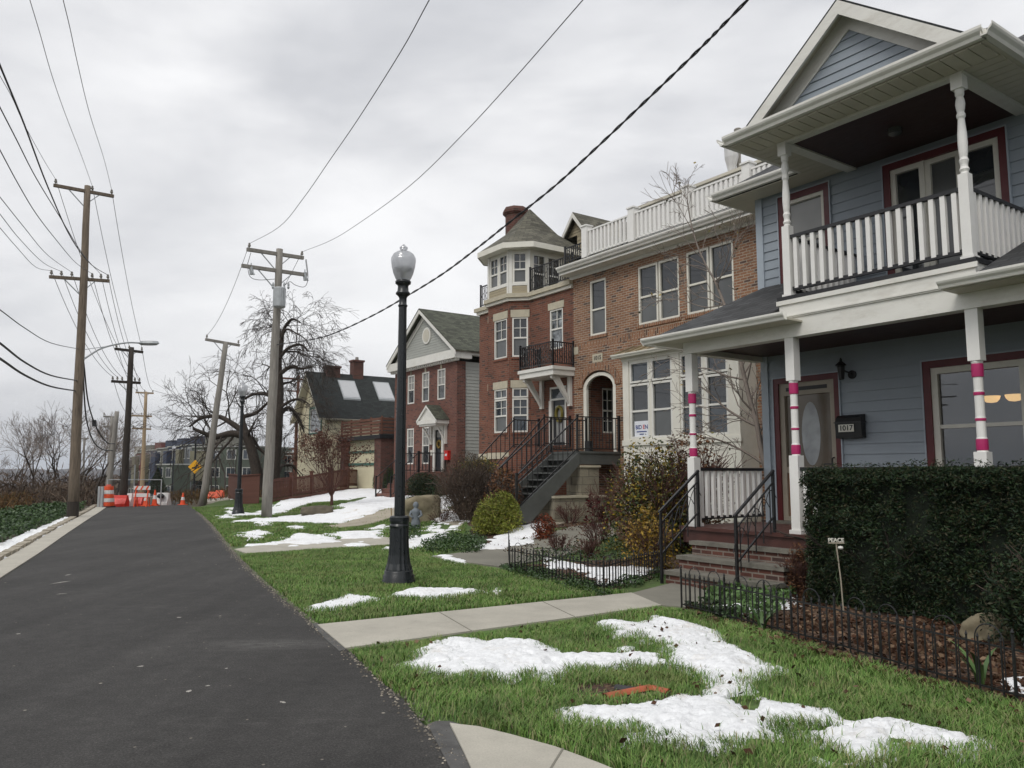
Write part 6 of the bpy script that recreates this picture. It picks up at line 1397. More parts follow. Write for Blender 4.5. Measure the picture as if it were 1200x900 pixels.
# ------------------------------------------------------------------ road works at the lane end
def barrel(px,py,lab):
    x,y=G(px,py);r=thing('traffic_barrel',lab,'traffic barrel',(x,y,0),0);m=MB();m.lathe([(.34,0),(.34,.05),(.30,.06)],x,y,14);m.build('rubber_base',mt['blackwood'],r,0)
    for k in range(5):
        R0=.285-.018*k;m=MB();m.lathe([(R0,.06+.18*k),(R0+.005,.09+.18*k),(R0-.006,.24+.18*k-.005)],x,y,16);m.build('drum_band',mt['orange' if k%2==0 else 'whitepl'],r,0)
    m=MB();m.bar((x-.1,y,1.0),(x+.1,y,1.0),.05,.04);m.build('handle',mt['orange'],r,0)
barrel(126,594.5,'orange and white striped traffic barrel at the left end of the barriers')
def jersey(px0,px1,py,mat,lab,h=.95,Y=None):
    a=G(px0,py);b=G(px1,py);yy=Y or (a[1]+b[1])/2;x0=D(px0,py,yy)[0];x1=D(px1,py,yy)[0];zb=zz((x0+x1)/2,yy);r=thing('road_barrier',lab,'barrier',((x0+x1)/2,yy,zb),0)
    pr=[(-.26,0),(-.26,.12),(-.12,.38),(-.08,h),(.08,h),(.12,.38),(.26,.12),(.26,0)];n=8;m=MB()
    m.add([(x0,yy+p[0],zb+p[1]) for p in pr]+[(x1,yy+p[0],zb+p[1]) for p in pr],[tuple(range(8))[::-1],tuple(range(8,16))]+[(i,(i+1)%8,(i+1)%8+8,i+8) for i in range(8)]);m.build('barrier_body',mt[mat],r,0)
    m=MB();m.box(x0+.15*(x1-x0),x0+.3*(x1-x0),yy-.3,yy+.3,zb,zb+.10);m.build('foot_slot',mt['blackwood'],r,0);return r
jersey(132,149,593.5,'redpl','red plastic road barrier right of the striped barrel',.42+.1);jersey(149.5,155,593,'whitepl','white plastic barrier between the two red ones',.6);jersey(155.5,168,592.5,'redpl','second red plastic road barrier right of the white one',.62)
wb=jersey(184,198,591.5,'whitepl','white barrier carrying a dark blot beside the orange cone',.62);jersey(245,261,586.5,'orange','orange barrier segment on the pale slab before the board fence',.40,46);jersey(253,262,583,'orange','farther orange barrier segment near the brown board fence',.5,50)
m=MB();c=G(191,591.5);m.lathe([(.02,.30),(.16,.36),(.20,.44),(.12,.52),(.03,.56)],c[0],c[1]-.30,8);m.build('dark_blot',mt['blackwood'],wb,0)
def cone(px,py,lab,h=.8):
    x,y=G(px,py);z=zz(x,y);r=thing('traffic_cone',lab,'traffic cone',(x,y,z),0);m=MB();m.box(x-.18,x+.18,y-.18,y+.18,z,z+.04);m.build('cone_base',mt['orange'],r,0)
    m=MB();m.lathe([(.13,z+.04),(.085,z+h*.45),(.03,z+h)],x,y,10);m.build('cone_body',mt['orange'],r,0);m=MB();m.lathe([(.093,z+h*.42),(.068,z+h*.66)],x,y,10);m.build('reflective_band',mt['whitepl'],r,0)
cone(181,592.5,'tall orange cone left of the white blotted barrier',.75);cone(214,591.5,'orange cone beside the foot of the far street lamps',.6);cone(170.5,593,'orange cone right of the red barriers',.6)
def sawhorse(px,py,lab):
    x,y=G(px,py);r=thing('sawhorse_barricade',lab,'barricade',(x,y,0),0)
    for s in (-.28,.28):
        for q in (-.18,.18): m=MB();m.bar((x+s,y+q,0),(x+s,y,.95),.04);m.build('leg',mt['orange'],r,0)
    for zb in (.45,.78): m=MB();m.box(x-.38,x+.38,y-.06,y-.03,zb,zb+.17);m.build('striped_board',mt['whitepl'],r,0)
    for k in range(3): m=MB();m.bar((x-.3+.25*k,y-.065,.78),(x-.2+.25*k,y-.065,.95),.07,.006,(0,1,0));m.build('stripe',mt['orange'],r,0)
sawhorse(166,594,'small orange and white sawhorse before the red barrier')
bl=thing('concrete_posts','pair of short white posts left of the striped barrel','post',(*G(118,596),0),0)
for k,px in enumerate((115.5,119)): c=G(px,595+.3*k);m=MB();m.box(c[0]-.05,c[0]+.05,c[1]-.05,c[1]+.05,0,.95);m.build('post',mt['galv'],bl,0)
tf=thing('pipe_fence','thin galvanised temporary pipe fence above the barriers','fence',(*G(140,592),0),0)
for px in (125,141,156,188): c=G(px,592);m=MB();hh=1.25 if px in(125,188) else 1.95;m.tube([(c[0],c[1],0),(c[0],c[1],hh)],.03,6);m.build('fence_post',mt['galv'],tf,0)
a=G(125,592);b=G(188,592);m=MB();m.tube([(a[0],a[1],1.22),(b[0],b[1],1.22)],.018,5);m.build('fence_rail',mt['galv'],tf,0)
pad=D(262,588,45);sheet('pale_slab',[D(243,590,41)[:2],D(268,590,41)[:2],D(272,586,50)[:2],D(243,586,50)[:2]],.05,mt['concrete'],3,.1)
# warning sign
wx,wy,wz_=D(228.5,547,57.7);ws=thing('warning_sign','yellow diamond warning sign with a black arrow on the far lamp post','sign',(wx,wy,wz_),0)
s_=.50;m=MB();m.add([(wx-s_,wy,wz_),(wx,wy,wz_-s_),(wx+s_,wy,wz_),(wx,wy,wz_+s_),(wx-s_,wy+.02,wz_),(wx,wy+.02,wz_-s_),(wx+s_,wy+.02,wz_),(wx,wy+.02,wz_+s_)],[(0,1,2,3),(7,6,5,4),(0,4,5,1),(1,5,6,2),(2,6,7,3),(3,7,4,0)]);m.build('sign_plate',mt['yellow'],ws,0)
m=MB();m.bar((wx-.20,wy-.01,wz_-.08),(wx+.02,wy-.01,wz_-.06),.10,.01,(0,1,0));m.bar((wx+.0,wy-.011,wz_-.08),(wx+.12,wy-.011,wz_+.06),.10,.01,(0,1,0));m.add([(wx+.03,wy-.012,wz_+.12),(wx+.24,wy-.012,wz_-.02),(wx+.24,wy-.012,wz_+.18)],[(0,1,2)]);m.build('arrow_symbol',mt['blackwood'],ws,0)
# ------------------------------------------------------------------ garden objects
px_,py_=W(TA(979,8.2),8.2);pz=thing('garden_stake','pale wooden garden stake topped by cut-out letters PEACE','garden stake',(px_,py_,0),0)
tz=TZ(975,636,8.2);m=MB();m.tube([(px_,py_,0),(px_-.02,py_-.01,tz*.5),(px_-.055,py_-.01,tz)],.008,6);m.build('stake',mt['paver'],pz,0)
m=MB();m.box(px_-.055-.085,px_-.055+.085,py_-.03,py_+.01,tz,tz+.012);m.build('letter_shelf',mt['paver'],pz,0)
o=text('PEACE',.062,'cut_out_letters',mt['cream'],pz,depth=.006);q=ORG[pz.name];o.location=(-.055,-.01,tz+.035-q[2]);o.rotation_euler=(math.pi/2,0,0)
m=MB();m.lathe([(.0,-.02),(.024,-.012),(.03,0),(.024,.015),(.0,.02)],0,0,10);m.v=[(px_-.015+v[0],py_-.03+v[1],tz-.045+v[2]) for v in m.v];m.build('shell_ornament',mt['white'],pz,0)
m=MB();m.tube([(px_-.05+.018*math.cos(k*.9),py_+.018*math.sin(k*.9),tz*(1-k/22.)) for k in range(20)],.003,4);m.build('vine_tie',mt['leafdark'],pz,0)
def boulder(px,py,w,d,h,lab,mat,seed,ang=0.,Y=None,flat=0):
    x,y=G(px,py) if Y is None else D(px,py,Y)[:2];z0=zz(x,y);bm=bmesh.new();bmesh.ops.create_icosphere(bm,subdivisions=4,radius=1);rg=random.Random(seed);off=rg.random()*50
    from mathutils import noise as mn
    for v in bm.verts:
        p=v.co.copy();k=1+.30*mn.noise(p*1.1+Vector((off,0,0)))+.10*mn.noise(p*3+Vector((off,5,0)))+.03*mn.noise(p*9)
        c=Vector((max(-.78,min(.78,p.x)),max(-.78,min(.78,p.y)),max(-.8,min(.72,p.z))))*k
        v.co=Vector((c.x*w/1.5,c.y*d/1.5,c.z*h/1.5+h*.42))
    me=bpy.data.meshes.new('boulder');bm.to_mesh(me);bm.free();me.materials.append(mt[mat]);me.polygons.foreach_set('use_smooth',[True]*len(me.polygons));o=bpy.data.objects.new('boulder',me);C.objects.link(o);o.location=(x,y,z0);o.rotation_euler=(0,0,ang);tag(o,lab,'rock');ORG[o.name]=(x,y,z0);return o
boulder(1158,752,.36,.28,.27,'tan angular boulder sitting in the mulch at the right','rock',3,.5)
boulder(493,618,.95,.6,.78,'large rounded tan boulder behind the grey statue','rock',5,.3)
boulder(372,607,1.0,.6,.38,'low brown rock at the edge of the snowy lawn','rockd',8,.1)
boulder(500,576,.6,.5,.4,'dark small rock in front of the dark juniper bush','rockd',9,.1)
x,y=G(487,622);st=thing('garden_statue','small blue grey stone figure standing against the tan boulder','statue',(x,y,0),0)
m=MB();m.lathe([(.17,0),(.19,.04),(.16,.10),(.13,.12)],x,y,12);m.build('plinth',mt['statue'],st,0)
m=MB();m.lathe([(.12,.11),(.13,.2),(.10,.32),(.095,.42),(.12,.50),(.115,.56),(.06,.60),(.045,.62),(.075,.66),(.08,.71),(.055,.77),(.01,.79)],x,y,12)
for s in (-1,1): m.tube([(x+s*.11,y,.54),(x+s*.16,y-.02,.42),(x+s*.07,y-.10,.36)],[.04,.035,.03],6)
m.build('figure',mt['statue'],st,0,True)
x,y=G(459,622);m=MB();m.bar((x,y,-.05),(x-.02,y,.62),.045,.03);tag(m.build('survey_stake',mt['poleL'],None,0),'orange tinted wooden survey stake left of the near lamp post','stake')
# torn drain pipe and bare soil in the lawn
dp=thing('broken_clay_pipe','broken orange clay coloured pipe pieces lying in a bare patch of lawn','debris',(*G(735,820),0),0)
def strip(pxs,w,mat,name,zup=.02,h=.012):
    pts=[(*G(a,b),zup) for a,b in pxs];m=MB()
    for i in range(len(pts)-1): m.bar((*pts[i][:2],pts[i][2]+.01*i%2),(*pts[i+1][:2],pts[i+1][2]),w,h)
    m.build(name,mt[mat],dp,0)
mt['clay']=M('clay_orange',(.36,.085,.035),.6,.25,9,.2,40,dirt=((.06,.035,.025),.5))
def shard(pxs,ra,name,mat='clay'):     # curved shell piece of a pipe
    a=Vector((*G(*pxs[0]),.03));b=Vector((*G(*pxs[1]),.03));d=(b-a).normalized();s=Vector((d.y,-d.x,0));m=MB();vs=[];n=7
    for p in (a,b):
        for k in range(n):
            c=.5+k/(n-1)*2.0;vs.append(tuple(p+s*(ra*math.cos(c))+Vector((0,0,ra*math.sin(c)*.8-.015))))
    for p in (b,a):
        for k in range(n):
            c=.5+k/(n-1)*2.0;vs.append(tuple(p+s*((ra-.01)*math.cos(c))+Vector((0,0,(ra-.01)*math.sin(c)*.8-.015))))
    m.add(vs,[(k,k+1,n+k+1,n+k) for k in range(n-1)]+[(2*n+k,2*n+k+1,3*n+k+1,3*n+k) for k in range(n-1)]+[(0,n,2*n,3*n),(n-1,4*n-1,3*n-1,2*n-1)]);m.build(name,mt[mat],dp,0)
shard(((708,823),(762,812)),.055,'pipe_shard');shard(((764,812),(784,817)),.05,'pipe_shard');shard(((726,798),(752,808)),.02,'pipe_shard');shard(((722,811),(748,815)),.05,'pipe_shard','blackwood');shard(((690,821),(712,819)),.025,'pipe_shard')
sheet('bare_soil',P((662,806),(700,802),(745,806),(790,814),(780,824),(730,828),(690,822),(660,818)),.026,mt['mulch'],.3,.02,rough=.02)

for k,(a,b,w_) in enumerate((((58,686),(84,682),.03),((76,676),(84,674),.025),((66,698),(79,697),.03),((18,605+140),(24,745),.025),((218,813),(224,813),.04),((207,726),(213,725),.03),((160,784),(169,783),.03),((328,825),(334,827),.03),((263,786),(267,786),.02),((240,807),(247,806),.02))):
    p=G(*a);q=G(*b);m=MB();pts=[];n=7;L_=Vector((q[0]-p[0],q[1]-p[1],0));s_=Vector((-L_.y,L_.x,0)).normalized()
    up_=[];dn=[]
    for i in range(n+1):
        c=Vector((p[0],p[1],0))+L_*(i/n);h=w_*math.sin(math.pi*min(.97,max(.05,i/n)))*random.uniform(.4,1.2);up_.append(c+s_*h);dn.append(c-s_*h*random.uniform(.4,1))
    pts=[(v.x,v.y,.0185) for v in up_+dn[::-1]][::-1];m.poly(pts);o=m.build('road_scuff',mt['scuff'],None,0);tag(o,kind='structure')
# ------------------------------------------------------------------ vegetation
def leafmesh(name,P_,size,mat,parent=None,seed=1,asp=.55,up=.0,curl=0,var=.5,down=0):
    """one small pointed leaf (two triangles' worth of quad) per point of P_ (world coordinates)"""
    rg=np.random.default_rng(seed);P_=np.asarray(P_,float);n=len(P_)
    d=rg.normal(0,1,(n,3));d[:,2]=d[:,2]*.7+up-down;d/=np.linalg.norm(d,axis=1)[:,None]
    e=rg.normal(0,1,(n,3));e-=d*(e*d).sum(1)[:,None];e/=np.linalg.norm(e,axis=1)[:,None]
    s=np.asarray(size)*(1-var/2+var*rg.random(n));s=s[:,None]
    V=np.stack([P_-d*s*.5,P_+e*s*asp*.5-d*s*.05,P_+d*s*.5,P_-e*s*asp*.5-d*s*.05],1)
    q=np.arange(n)[:,None]*4+np.arange(4)[None,:]
    V=V.reshape(-1,3)
    if parent is not None:
        o3=np.array(ORG[parent.name]);V=V-o3
    o=rawmesh(name,V,q,None,mt[mat])
    if parent is not None:o.parent=parent
    ORG[o.name]=(0,0,0);return o
def segmesh(name,segs,mat,parent=None,sides=4):
    S=np.array([[*a,*b,ra,rb] for a,b,ra,rb in segs],float);n=len(S);A=S[:,:3];B=S[:,3:6];d=B-A;L=np.linalg.norm(d,axis=1)[:,None]+1e-9;d=d/L
    u=np.where(np.abs(d[:,2:3])<.9,np.array([[0,0,1.]]),np.array([[1.,0,0]]));u=u-d*(u*d).sum(1)[:,None];u/=np.linalg.norm(u,axis=1)[:,None];w=np.cross(d,u)
    ring=[]
    for base,r in ((A-d*S[:,6:7]*.3,S[:,6:7]),(B,S[:,7:8])):
        for k in range(sides):
            c=2*math.pi*k/sides;ring.append(base+(u*math.cos(c)+w*math.sin(c))*r)
    V=np.stack(ring,1)
    if parent is not None:V=V-np.array(ORG[parent.name])
    q=np.stack([np.stack([np.arange(n)*2*sides+k,np.arange(n)*2*sides+(k+1)%sides,np.arange(n)*2*sides+sides+(k+1)%sides,np.arange(n)*2*sides+sides+k],1) for k in range(sides)],1).reshape(-1,4)
    o=rawmesh(name,V.reshape(-1,3),q,None,mt[mat]);o.data.polygons.foreach_set('use_smooth',[True]*len(q))
    if parent is not None:o.parent=parent
    ORG[o.name]=(0,0,0);return o
def grow(segs,p,d,l,r,depth,rg,spread=.5,droop=0.,taper=.72,kids=(2,3),wig=.12,shrink=.76,minr=.004,steps=3,tips=None,upb=0):
    p=np.array(p,float);d=np.array(d,float);d/=np.linalg.norm(d);r1=r*taper
    for k in range(steps):
        d=d+rg.normal(0,wig,3)+np.array([0,0,upb-droop*(1 if depth<=1 else .3)]);d/=np.linalg.norm(d)
        q=p+d*l/steps;a=r+(r1-r)*k/steps;b=r+(r1-r)*(k+1)/steps;segs.append((p,q,max(a,minr),max(b,minr)));
        if depth>0 and k>0 and rg.random()<.55:
            s=rg.normal(0,1,3);s-=d*s.dot(d);s/=np.linalg.norm(s);grow(segs,q,d+s*spread*1.5,l*shrink*.7,b*.55,depth-1 if depth<3 else depth-2,rg,spread,droop,taper,kids,wig,shrink,minr,steps,tips,upb)
        p=q
    if depth<=0:
        if tips is not None:tips.append(p)
        return
    n=rg.integers(kids[0],kids[1]+1)
    for i in range(n):
        s=rg.normal(0,1,3);s-=d*s.dot(d);s/=np.linalg.norm(s)
        grow(segs,p,d+s*spread*rg.uniform(.6,1.3),l*shrink*rg.uniform(.8,1.15),r1*(.85 if i==0 else .66),depth-1,rg,spread,droop,taper,kids,wig,shrink,minr,steps,tips,upb)
def bloblike(c,rad,n,rg,clumps=30,tight=.22,shell=.55,flat=0):
    """points gathered in clumps through an ellipsoid, bottom cut flat"""
    c=np.array(c);rad=np.array(rad);u=rg.normal(0,1,(clumps,3));u/=np.linalg.norm(u,axis=1)[:,None];u*=rg.uniform(shell,1.,(clumps,1));u[:,2]=np.abs(u[:,2])*1.0 if flat else u[:,2]
    k=rg.integers(0,clumps,n);p=u[k]+rg.normal(0,tight,(n,3));
    m=np.linalg.norm(p,axis=1);p=np.where(m[:,None]>1.18,p/m[:,None]*1.12,p)
    return c+p*rad
def base_of(px,py,Y=None,dz=0):
    if Y is None: x,y=G(px,py)
    else: x,y,_=D(px,py,Y)
    return x,y,zz(x,y)
def shrub(label,px,py,w,h,leafs,mat,size,name='shrub',Y=None,stems=14,smat='twig',seed=1,clumps=30,tight=.22,depth=None,asp=.55,flat=1,up=0,group=None,cat_='shrub',down=0,stemh=.9,shell=.5):
    x,y,z=base_of(px,py,Y);rg=np.random.default_rng(seed);r=thing(name,label,cat_,(x,y,z),0,group);dp=depth or w*.9
    if leafs:
        c=(x,y,z+(.06*h if flat else h*.5));P_=bloblike(c,(w/2,dp/2,h*.92 if flat else h*.5),leafs,rg,clumps,tight,shell,flat);P_=P_[P_[:,2]>z+.01];leafmesh('foliage',P_,size,mat,r,seed,asp,up,down=down)
    if stems:
        sg=[]
        for k in range(stems):
            a=rg.uniform(0,6.28);q=rg.uniform(.05,.30);d=np.array([math.cos(a)*q*w/h*2.0,math.sin(a)*q*w/h*2.0,1.]);grow(sg,(x+math.cos(a)*w*.08,y+math.sin(a)*w*.08,z-.03),d,h*stemh*rg.uniform(.42,.6),.006+.008*h,2,rg,.45,0,.7,(2,3),.08,.62,.0035)
        segmesh('stems',sg,smat,r,3)
    return r
# yew hedge: clipped block
hx0,hx1,ht0,ht1,hz=TA(948,8.5)-.12,TA(1192,8.5),8.42,9.12,1.64
def hedge():
    rg=np.random.default_rng(5);r=thing('yew_hedge','large clipped dark green yew hedge in front of the blue house porch','hedge',(*W((hx0+hx1)/2,8.75),0),0)
    n=90000;face=rg.choice(5,n,p=[.50,.24,.12,.12,.02]);a=rg.uniform(hx0,hx1,n);t=rg.uniform(ht0,ht1,n);z=rg.uniform(.05,hz,n)
    dep=np.abs(rg.normal(0,.055,n))
    bump=lambda u,v:(fbm(u*2.3,v*2.3,7,4)-.5)*.30+(fbm(u*8,v*8,9,3)-.5)*.16
    t=np.where(face==0,ht0+dep-bump(a,z)+.10*(1-np.clip(z/.5,0,1)),t);z=np.where(face==1,hz-dep*.7+bump(a,t)*.28,z)
    a=np.where(face==2,hx0+dep-bump(t+9,z),a);a=np.where(face==3,hx1-dep+bump(t+5,z)*1.3,a);t=np.where(face==4,ht1-dep,t)
    t=np.where((face==0)|(face==1),t+.10*sst(z,hz-.22,hz)*(face==0),t);z=np.where(face==1,z-.10*(1-sst(t-ht0,0,.2))-.06*(1-sst(a-hx0,0,.2)),z)
    sh=(face==1)&(rg.random(n)<.05);z=np.where(sh,z+rg.random(n)*.10,z);sh=(face==0)&(rg.random(n)<.03);t=np.where(sh,t-rg.random(n)*.09,t)
    keep=~((face==0)&(fbm(a*5,z*5,12,3)<.36)&(rg.random(n)<.85));a,t,z=a[keep],t[keep],z[keep]
    x,y=-a*UX+t*NX,-a*UY+t*NY;leafmesh('foliage',np.stack([x,y,z],1),.045,'hedge',r,6,.30,.25)
    m=MB();L=lambda u,v,w_:(*W(u,v),w_);v=[L(u,tt,zc) for zc in (.05,hz-.05) for u,tt in ((hx0+.14,ht0+.20),(hx1-.14,ht0+.20),(hx1-.14,ht1-.1),(hx0+.14,ht1-.1))];m.add(v,[(0,3,2,1),(4,5,6,7),(0,1,5,4),(1,2,6,5),(2,3,7,6),(3,0,4,7)]);m.build('dark_core',mt['hedgecore'],r,0)
    sg=[]
    for k in range(9):
        aa=hx0+.2+(hx1-hx0-.4)*k/8;p=W(aa,8.8+rg.uniform(-.1,.1));grow(sg,(p[0],p[1],-.02),(rg.normal(0,.15),rg.normal(0,.15),1),.5,.03,2,rg)
    segmesh('stems',sg,'bark',r,4)
mt['hedgecore']=M('dark_hedge_core',(.010,.016,.008),.95,.4,12)  # solid dark box added inside the hedge so nothing shows through
hedge()
def hedgesh(label,a,t,w,h,n,seed): 
    x,y=W(a,t);rg=np.random.default_rng(seed);r=thing('yew_bush',label,'shrub',(x,y,0),0);P_=bloblike((x,y,.1),(w/2,w*.4,h),n,rg,40,.2,.5,1);P_=P_[P_[:,2]>.02];leafmesh('foliage',P_,.05,'hedge',r,seed,.35,.2)
    sg=[];[grow(sg,(x,y,-.02),(rg.normal(0,.5),rg.normal(0,.5),1),h*.5,.02,2,rg) for _ in range(8)];segmesh('stems',sg,'twig',r,3)
hedgesh('low loose yew bush growing against the right end of the clipped hedge',hx1+.25,8.35,1.1,.85,9000,21);hedgesh('low dark yew bush at the right edge behind the boulder',hx1+1.1,8.4,1.2,.8,7000,22)
# garden shrubs
shrub('rounded golden green conifer by the foot of the grey stair',584,631,1.15,.92,15000,'leafgold',.075,'golden_conifer',seed=31,clumps=34,tight=.20,stems=8,asp=.25,down=.5,shell=.55)
shrub('large dense brown twiggy bush with yellowing top by the brick wall',546,588,1.65,1.75,15000,'scrub',.085,'bare_bush',Y=22.4,seed=32,clumps=90,stems=60,asp=.12,up=1.2,smat='twig')
x,y,z=base_of(556,588,22.9);yt=thing('yellowing_bush','yellow green leafy bush top behind the dense brown twiggy bush','shrub',(x+.1,y+.5,z),0);rg=np.random.default_rng(33);leafmesh('foliage',bloblike((x+.1,y+.5,z+1.35),(.7,.45,.42),2600,rg,30,.2,.4,0),.06,'leafolive',yt,33);sg=[];[grow(sg,(x+.1,y+.5,z),(rg.normal(0,.3),rg.normal(0,.2),1),.8,.02,2,rg) for _ in range(10)];segmesh('stems',sg,'twig',yt,3)
shrub('shrub of curled dry brown leaves beside the far stair railing',590,598,1.05,1.35,3000,'leafbrown',.075,'dry_leaf_shrub',Y=20.5,seed=34,clumps=50,stems=26,up=-.3)
shrub('very dark green spreading juniper in front of the gabled brick house',497,580,1.6,.95,6000,'hedge',.09,'juniper',Y=33,seed=35,clumps=40,stems=6,asp=.3,up=.5)
shrub('left of two dark round bushes at the end of the picket fence',444,585,.62,1.15,3500,'leafdark',.06,'round_bush',Y=41.5,seed=36,stems=5)
shrub('right of two dark round bushes at the end of the picket fence',456,585,.66,1.05,3500,'leafdark',.06,'round_bush',Y=41,seed=37,stems=5)
shrub('small orange red leaved shrub on the path edge by the stair',638,638,.52,.52,1500,'leafred',.045,'red_shrub',seed=38,stems=22,smat='twigR')
shrub('tall bush with olive and yellow leaves between the bay window and the steps',764,645,1.75,2.05,9000,'leafolive',.07,'leafy_bush',Y=15.4,seed=39,clumps=90,tight=.17,stems=40,shell=.35,smat='twigR')
shrub('bush of dead brown leaves behind the steps against the porch rail',812,640,1.5,2.15,3000,'leafbrown',.075,'dead_leaf_bush',Y=15.9,seed=40,clumps=70,stems=50,smat='twigR',shell=.6)
shrub('bright yellow leaved shrub just left of the iron handrail',762,664,.85,.95,2400,'leafyellow',.055,'yellow_shrub',Y=13.2,seed=41,clumps=40,stems=22,smat='twigR')
shrub('thin wine red stemmed plant before the low block wall',702,616,.8,1.05,330,'leafwine',.085,'wine_red_plant',Y=18.6,seed=42,clumps=16,tight=.08,stems=14,smat='twigR')
for k,(px,py,w,h) in enumerate(((668,628,.9,.6),(700,645,.8,.55),(732,640,.9,.65),(752,652,.7,.55),(655,648,.6,.4),(690,655,.5,.42))):
    shrub(['low bare red brown shrub nearest the stair in the garden bed','low bare red brown shrub in the middle of the garden bed','bare red brown shrub behind the small hooped fence','bare red brown shrub beside the yellow leaved shrub','small bare shrub on the paved path edge','small bare twiggy shrub just behind the hooped fence'][k],px,py,w,h,0,'leafbrown',.04,'bare_shrub',seed=50+k,stems=26,smat='twigR')
for k,(px,py,w,h) in enumerate(((535,604,.9,.45),(600,620,.6,.45),(516,620,.9,.4),(540,616,.8,.35))):
    shrub(['low bare shrub on the snow right of the boulder','small green shrub left of the golden conifer','low bare shrub in front of the boulder','low russet shrub behind the snow by the boulder'][k],px,py,w,h,[0,1500,0,600][k],['leafbrown','leafdark','x','leafbrown'][k],.05,'low_shrub',seed=60+k,stems=22,smat='twigR')
def cover(name,label,poly,n,size,mat,h,seed,kind='stuff',hn=.0,asp=.7,up=.3,clump=3.):
    rg=np.random.default_rng(seed);xs=[p[0] for p in poly];ys=[p[1] for p in poly];x=rg.uniform(min(xs),max(xs),n*4);y=rg.uniform(min(ys),max(ys),n*4);k=pip(x,y,poly);x=x[k][:n];y=y[k][:n]
    f=fbm(x*clump,y*clump,seed%9,3);k=rg.random(len(x))<sst(f,.25,.5)+.1;x,y,f=x[k],y[k],f[k]
    z=zg(x,y)+.03+h*rg.random(len(x))*f*1.6
    o=leafmesh(name,np.stack([x,y,z],1),size,mat,None,seed,asp,up);tag(o,label,None,None,kind);return o
cover('ground_cover',None,P((492,640),(520,632),(560,632),(572,640),(560,650),(500,650)),5200,.045,'ivy',.20,71);cover('ground_cover',None,P((455,626),(470,616),(492,620),(494,634),(470,638)),2500,.05,'ivy',.16,72)
cover('ground_cover',None,P((585,668),(600,676),(706,702),(782,680),(772,672),(706,690),(612,664)),5200,.035,'ivy',.10,73);cover('ground_cover',None,P((604,662),(640,650),(738,640),(780,636),(786,650),(730,662),(640,664)),3500,.04,'leafdark',.18,74)
cover('ivy_bank',None,[RQ(8,-2.95),RQ(20,-2.8),RQ(33,-2.4),RQ(40,-2.2),RQ(42,-3.6),RQ(30,-4.6),RQ(8,-5.4)],52000,.085,'ivy',.34,75,asp=.8,clump=1.2)
cover('garden_plants',None,P((824,706),(850,690),(905,688),(935,700),(900,732),(860,730)),2600,.06,'strap',.16,76,clump=5);cover('garden_plants',None,P((800,712),(830,704),(870,726),(850,732)),1200,.05,'leafdark',.10,77,clump=5)
bedp=P((798,716),(900,742),(1075,795),(1188,826),(1300,870))+[W(-1.2,8.0),W(-1.2,9.0),W(-6.4,9.0),W(-6.6,8.6)]
cover('fallen_leaves',None,bedp,9000,.055,'litter',.03,78,up=0,clump=2);cover('fallen_leaves',None,A1,240,.05,'litter',.05,79,up=0,clump=1)
cover('fallen_leaves',None,P((592,668),(706,697),(778,676),(800,650),(742,656),(612,664)),1200,.045,'litter',.03,80,up=0)
cover('fallen_leaves',None,P((1075,798),(900,745),(820,724),(815,730),(900,755),(1070,806),(1190,845),(1190,832)),900,.055,'litter',.04,81,up=0)
cover('fallen_leaves',None,P((560,640),(650,630),(760,620),(790,640),(742,655),(640,662)),2400,.05,'litter',.03,82,up=0)
shrub('rust brown dead fern clump at the right end of the front steps',936,672,.42,.62,1600,'leafbrown',.05,'dead_fern',seed=90,stems=30,asp=.25,smat='twigR',Y=10.4)
def strap(label,px,py,n,h,seed):
    x,y,z=base_of(px,py);rg=np.random.default_rng(seed);V=[];q=[]
    for k in range(n):
        a=rg.uniform(0,6.28);hh=h*rg.uniform(.6,1.1);w=.018;L_=hh*rg.uniform(.4,.9);dx,dy=math.cos(a),math.sin(a);b=len(V)
        for i in range(6):
            f=i/5;ww=w*(1-f**2.5)+.001;cx=x+dx*(.02+L_*f**1.6);cy=y+dy*(.02+L_*f**1.6);cz=z+hh*(f*1.35-f*f*.55);V+=[(cx-dy*ww,cy+dx*ww,cz),(cx+dy*ww,cy-dx*ww,cz)]
        for i in range(5):q.append((b+2*i,b+2*i+1,b+2*i+3,b+2*i+2))
    o=rawmesh('strap_leaf_plant',np.array(V)-np.array([x,y,z]),np.array(q),None,mt['strap']);o.location=(x,y,z);tag(o,label,'plant')
strap('pale green strap leaf clump leaning over the hooped fence by the steps',893,742,9,.34,1);strap('tall strap leaf clump poking through the fence near the boulder',1150,805,10,.36,2);strap('small strap leaf clump at the left end of the mulch bed',835,722,8,.2,3)
# big bare tree with gnarled limbs
def limb(segs,pxs,Y,r0,r1,rg,n=5,twigs=.5,tl=1.0,droop=.12,tr=.35,depth=3,upb=0,tips=None):
    pts=smooth([D(a,b,Y+dy) for a,b,dy in pxs],n);m=len(pts);r0=r0*1.15;r1=r1*1.25
    for i in range(m-1):
        a=np.array(pts[i]);b=np.array(pts[i+1]);ra=r0+(r1-r0)*i/(m-1);rb=r0+(r1-r0)*(i+1)/(m-1);segs.append((a,b,ra,rb))
        if rg.random()<twigs and i>m*.12:
            s=rg.normal(0,1,3);d=(b-a)/np.linalg.norm(b-a);s-=d*s.dot(d);s/=np.linalg.norm(s);s[2]+=upb;grow(segs,b,d*.5+s,tl*rg.uniform(.5,1.2),max(.012,rb*tr),depth,rg,.55,droop,.7,(2,3),.16,.74,.008,3,tips)
rg=np.random.default_rng(101);Yt=45.;x,y,z=base_of(318,600,Yt);bt_=thing('bare_tree','big old bare tree with gnarled limbs and drooping twigs behind the fence','tree',(x,y,z),0)
sg=[]
limb(sg,[(322,612,0),(320,560,0),(324,510,0),(327,460,.2),(326,425,.3),(330,398,.3)],Yt,.40,.12,rg,5,.35,1.2)
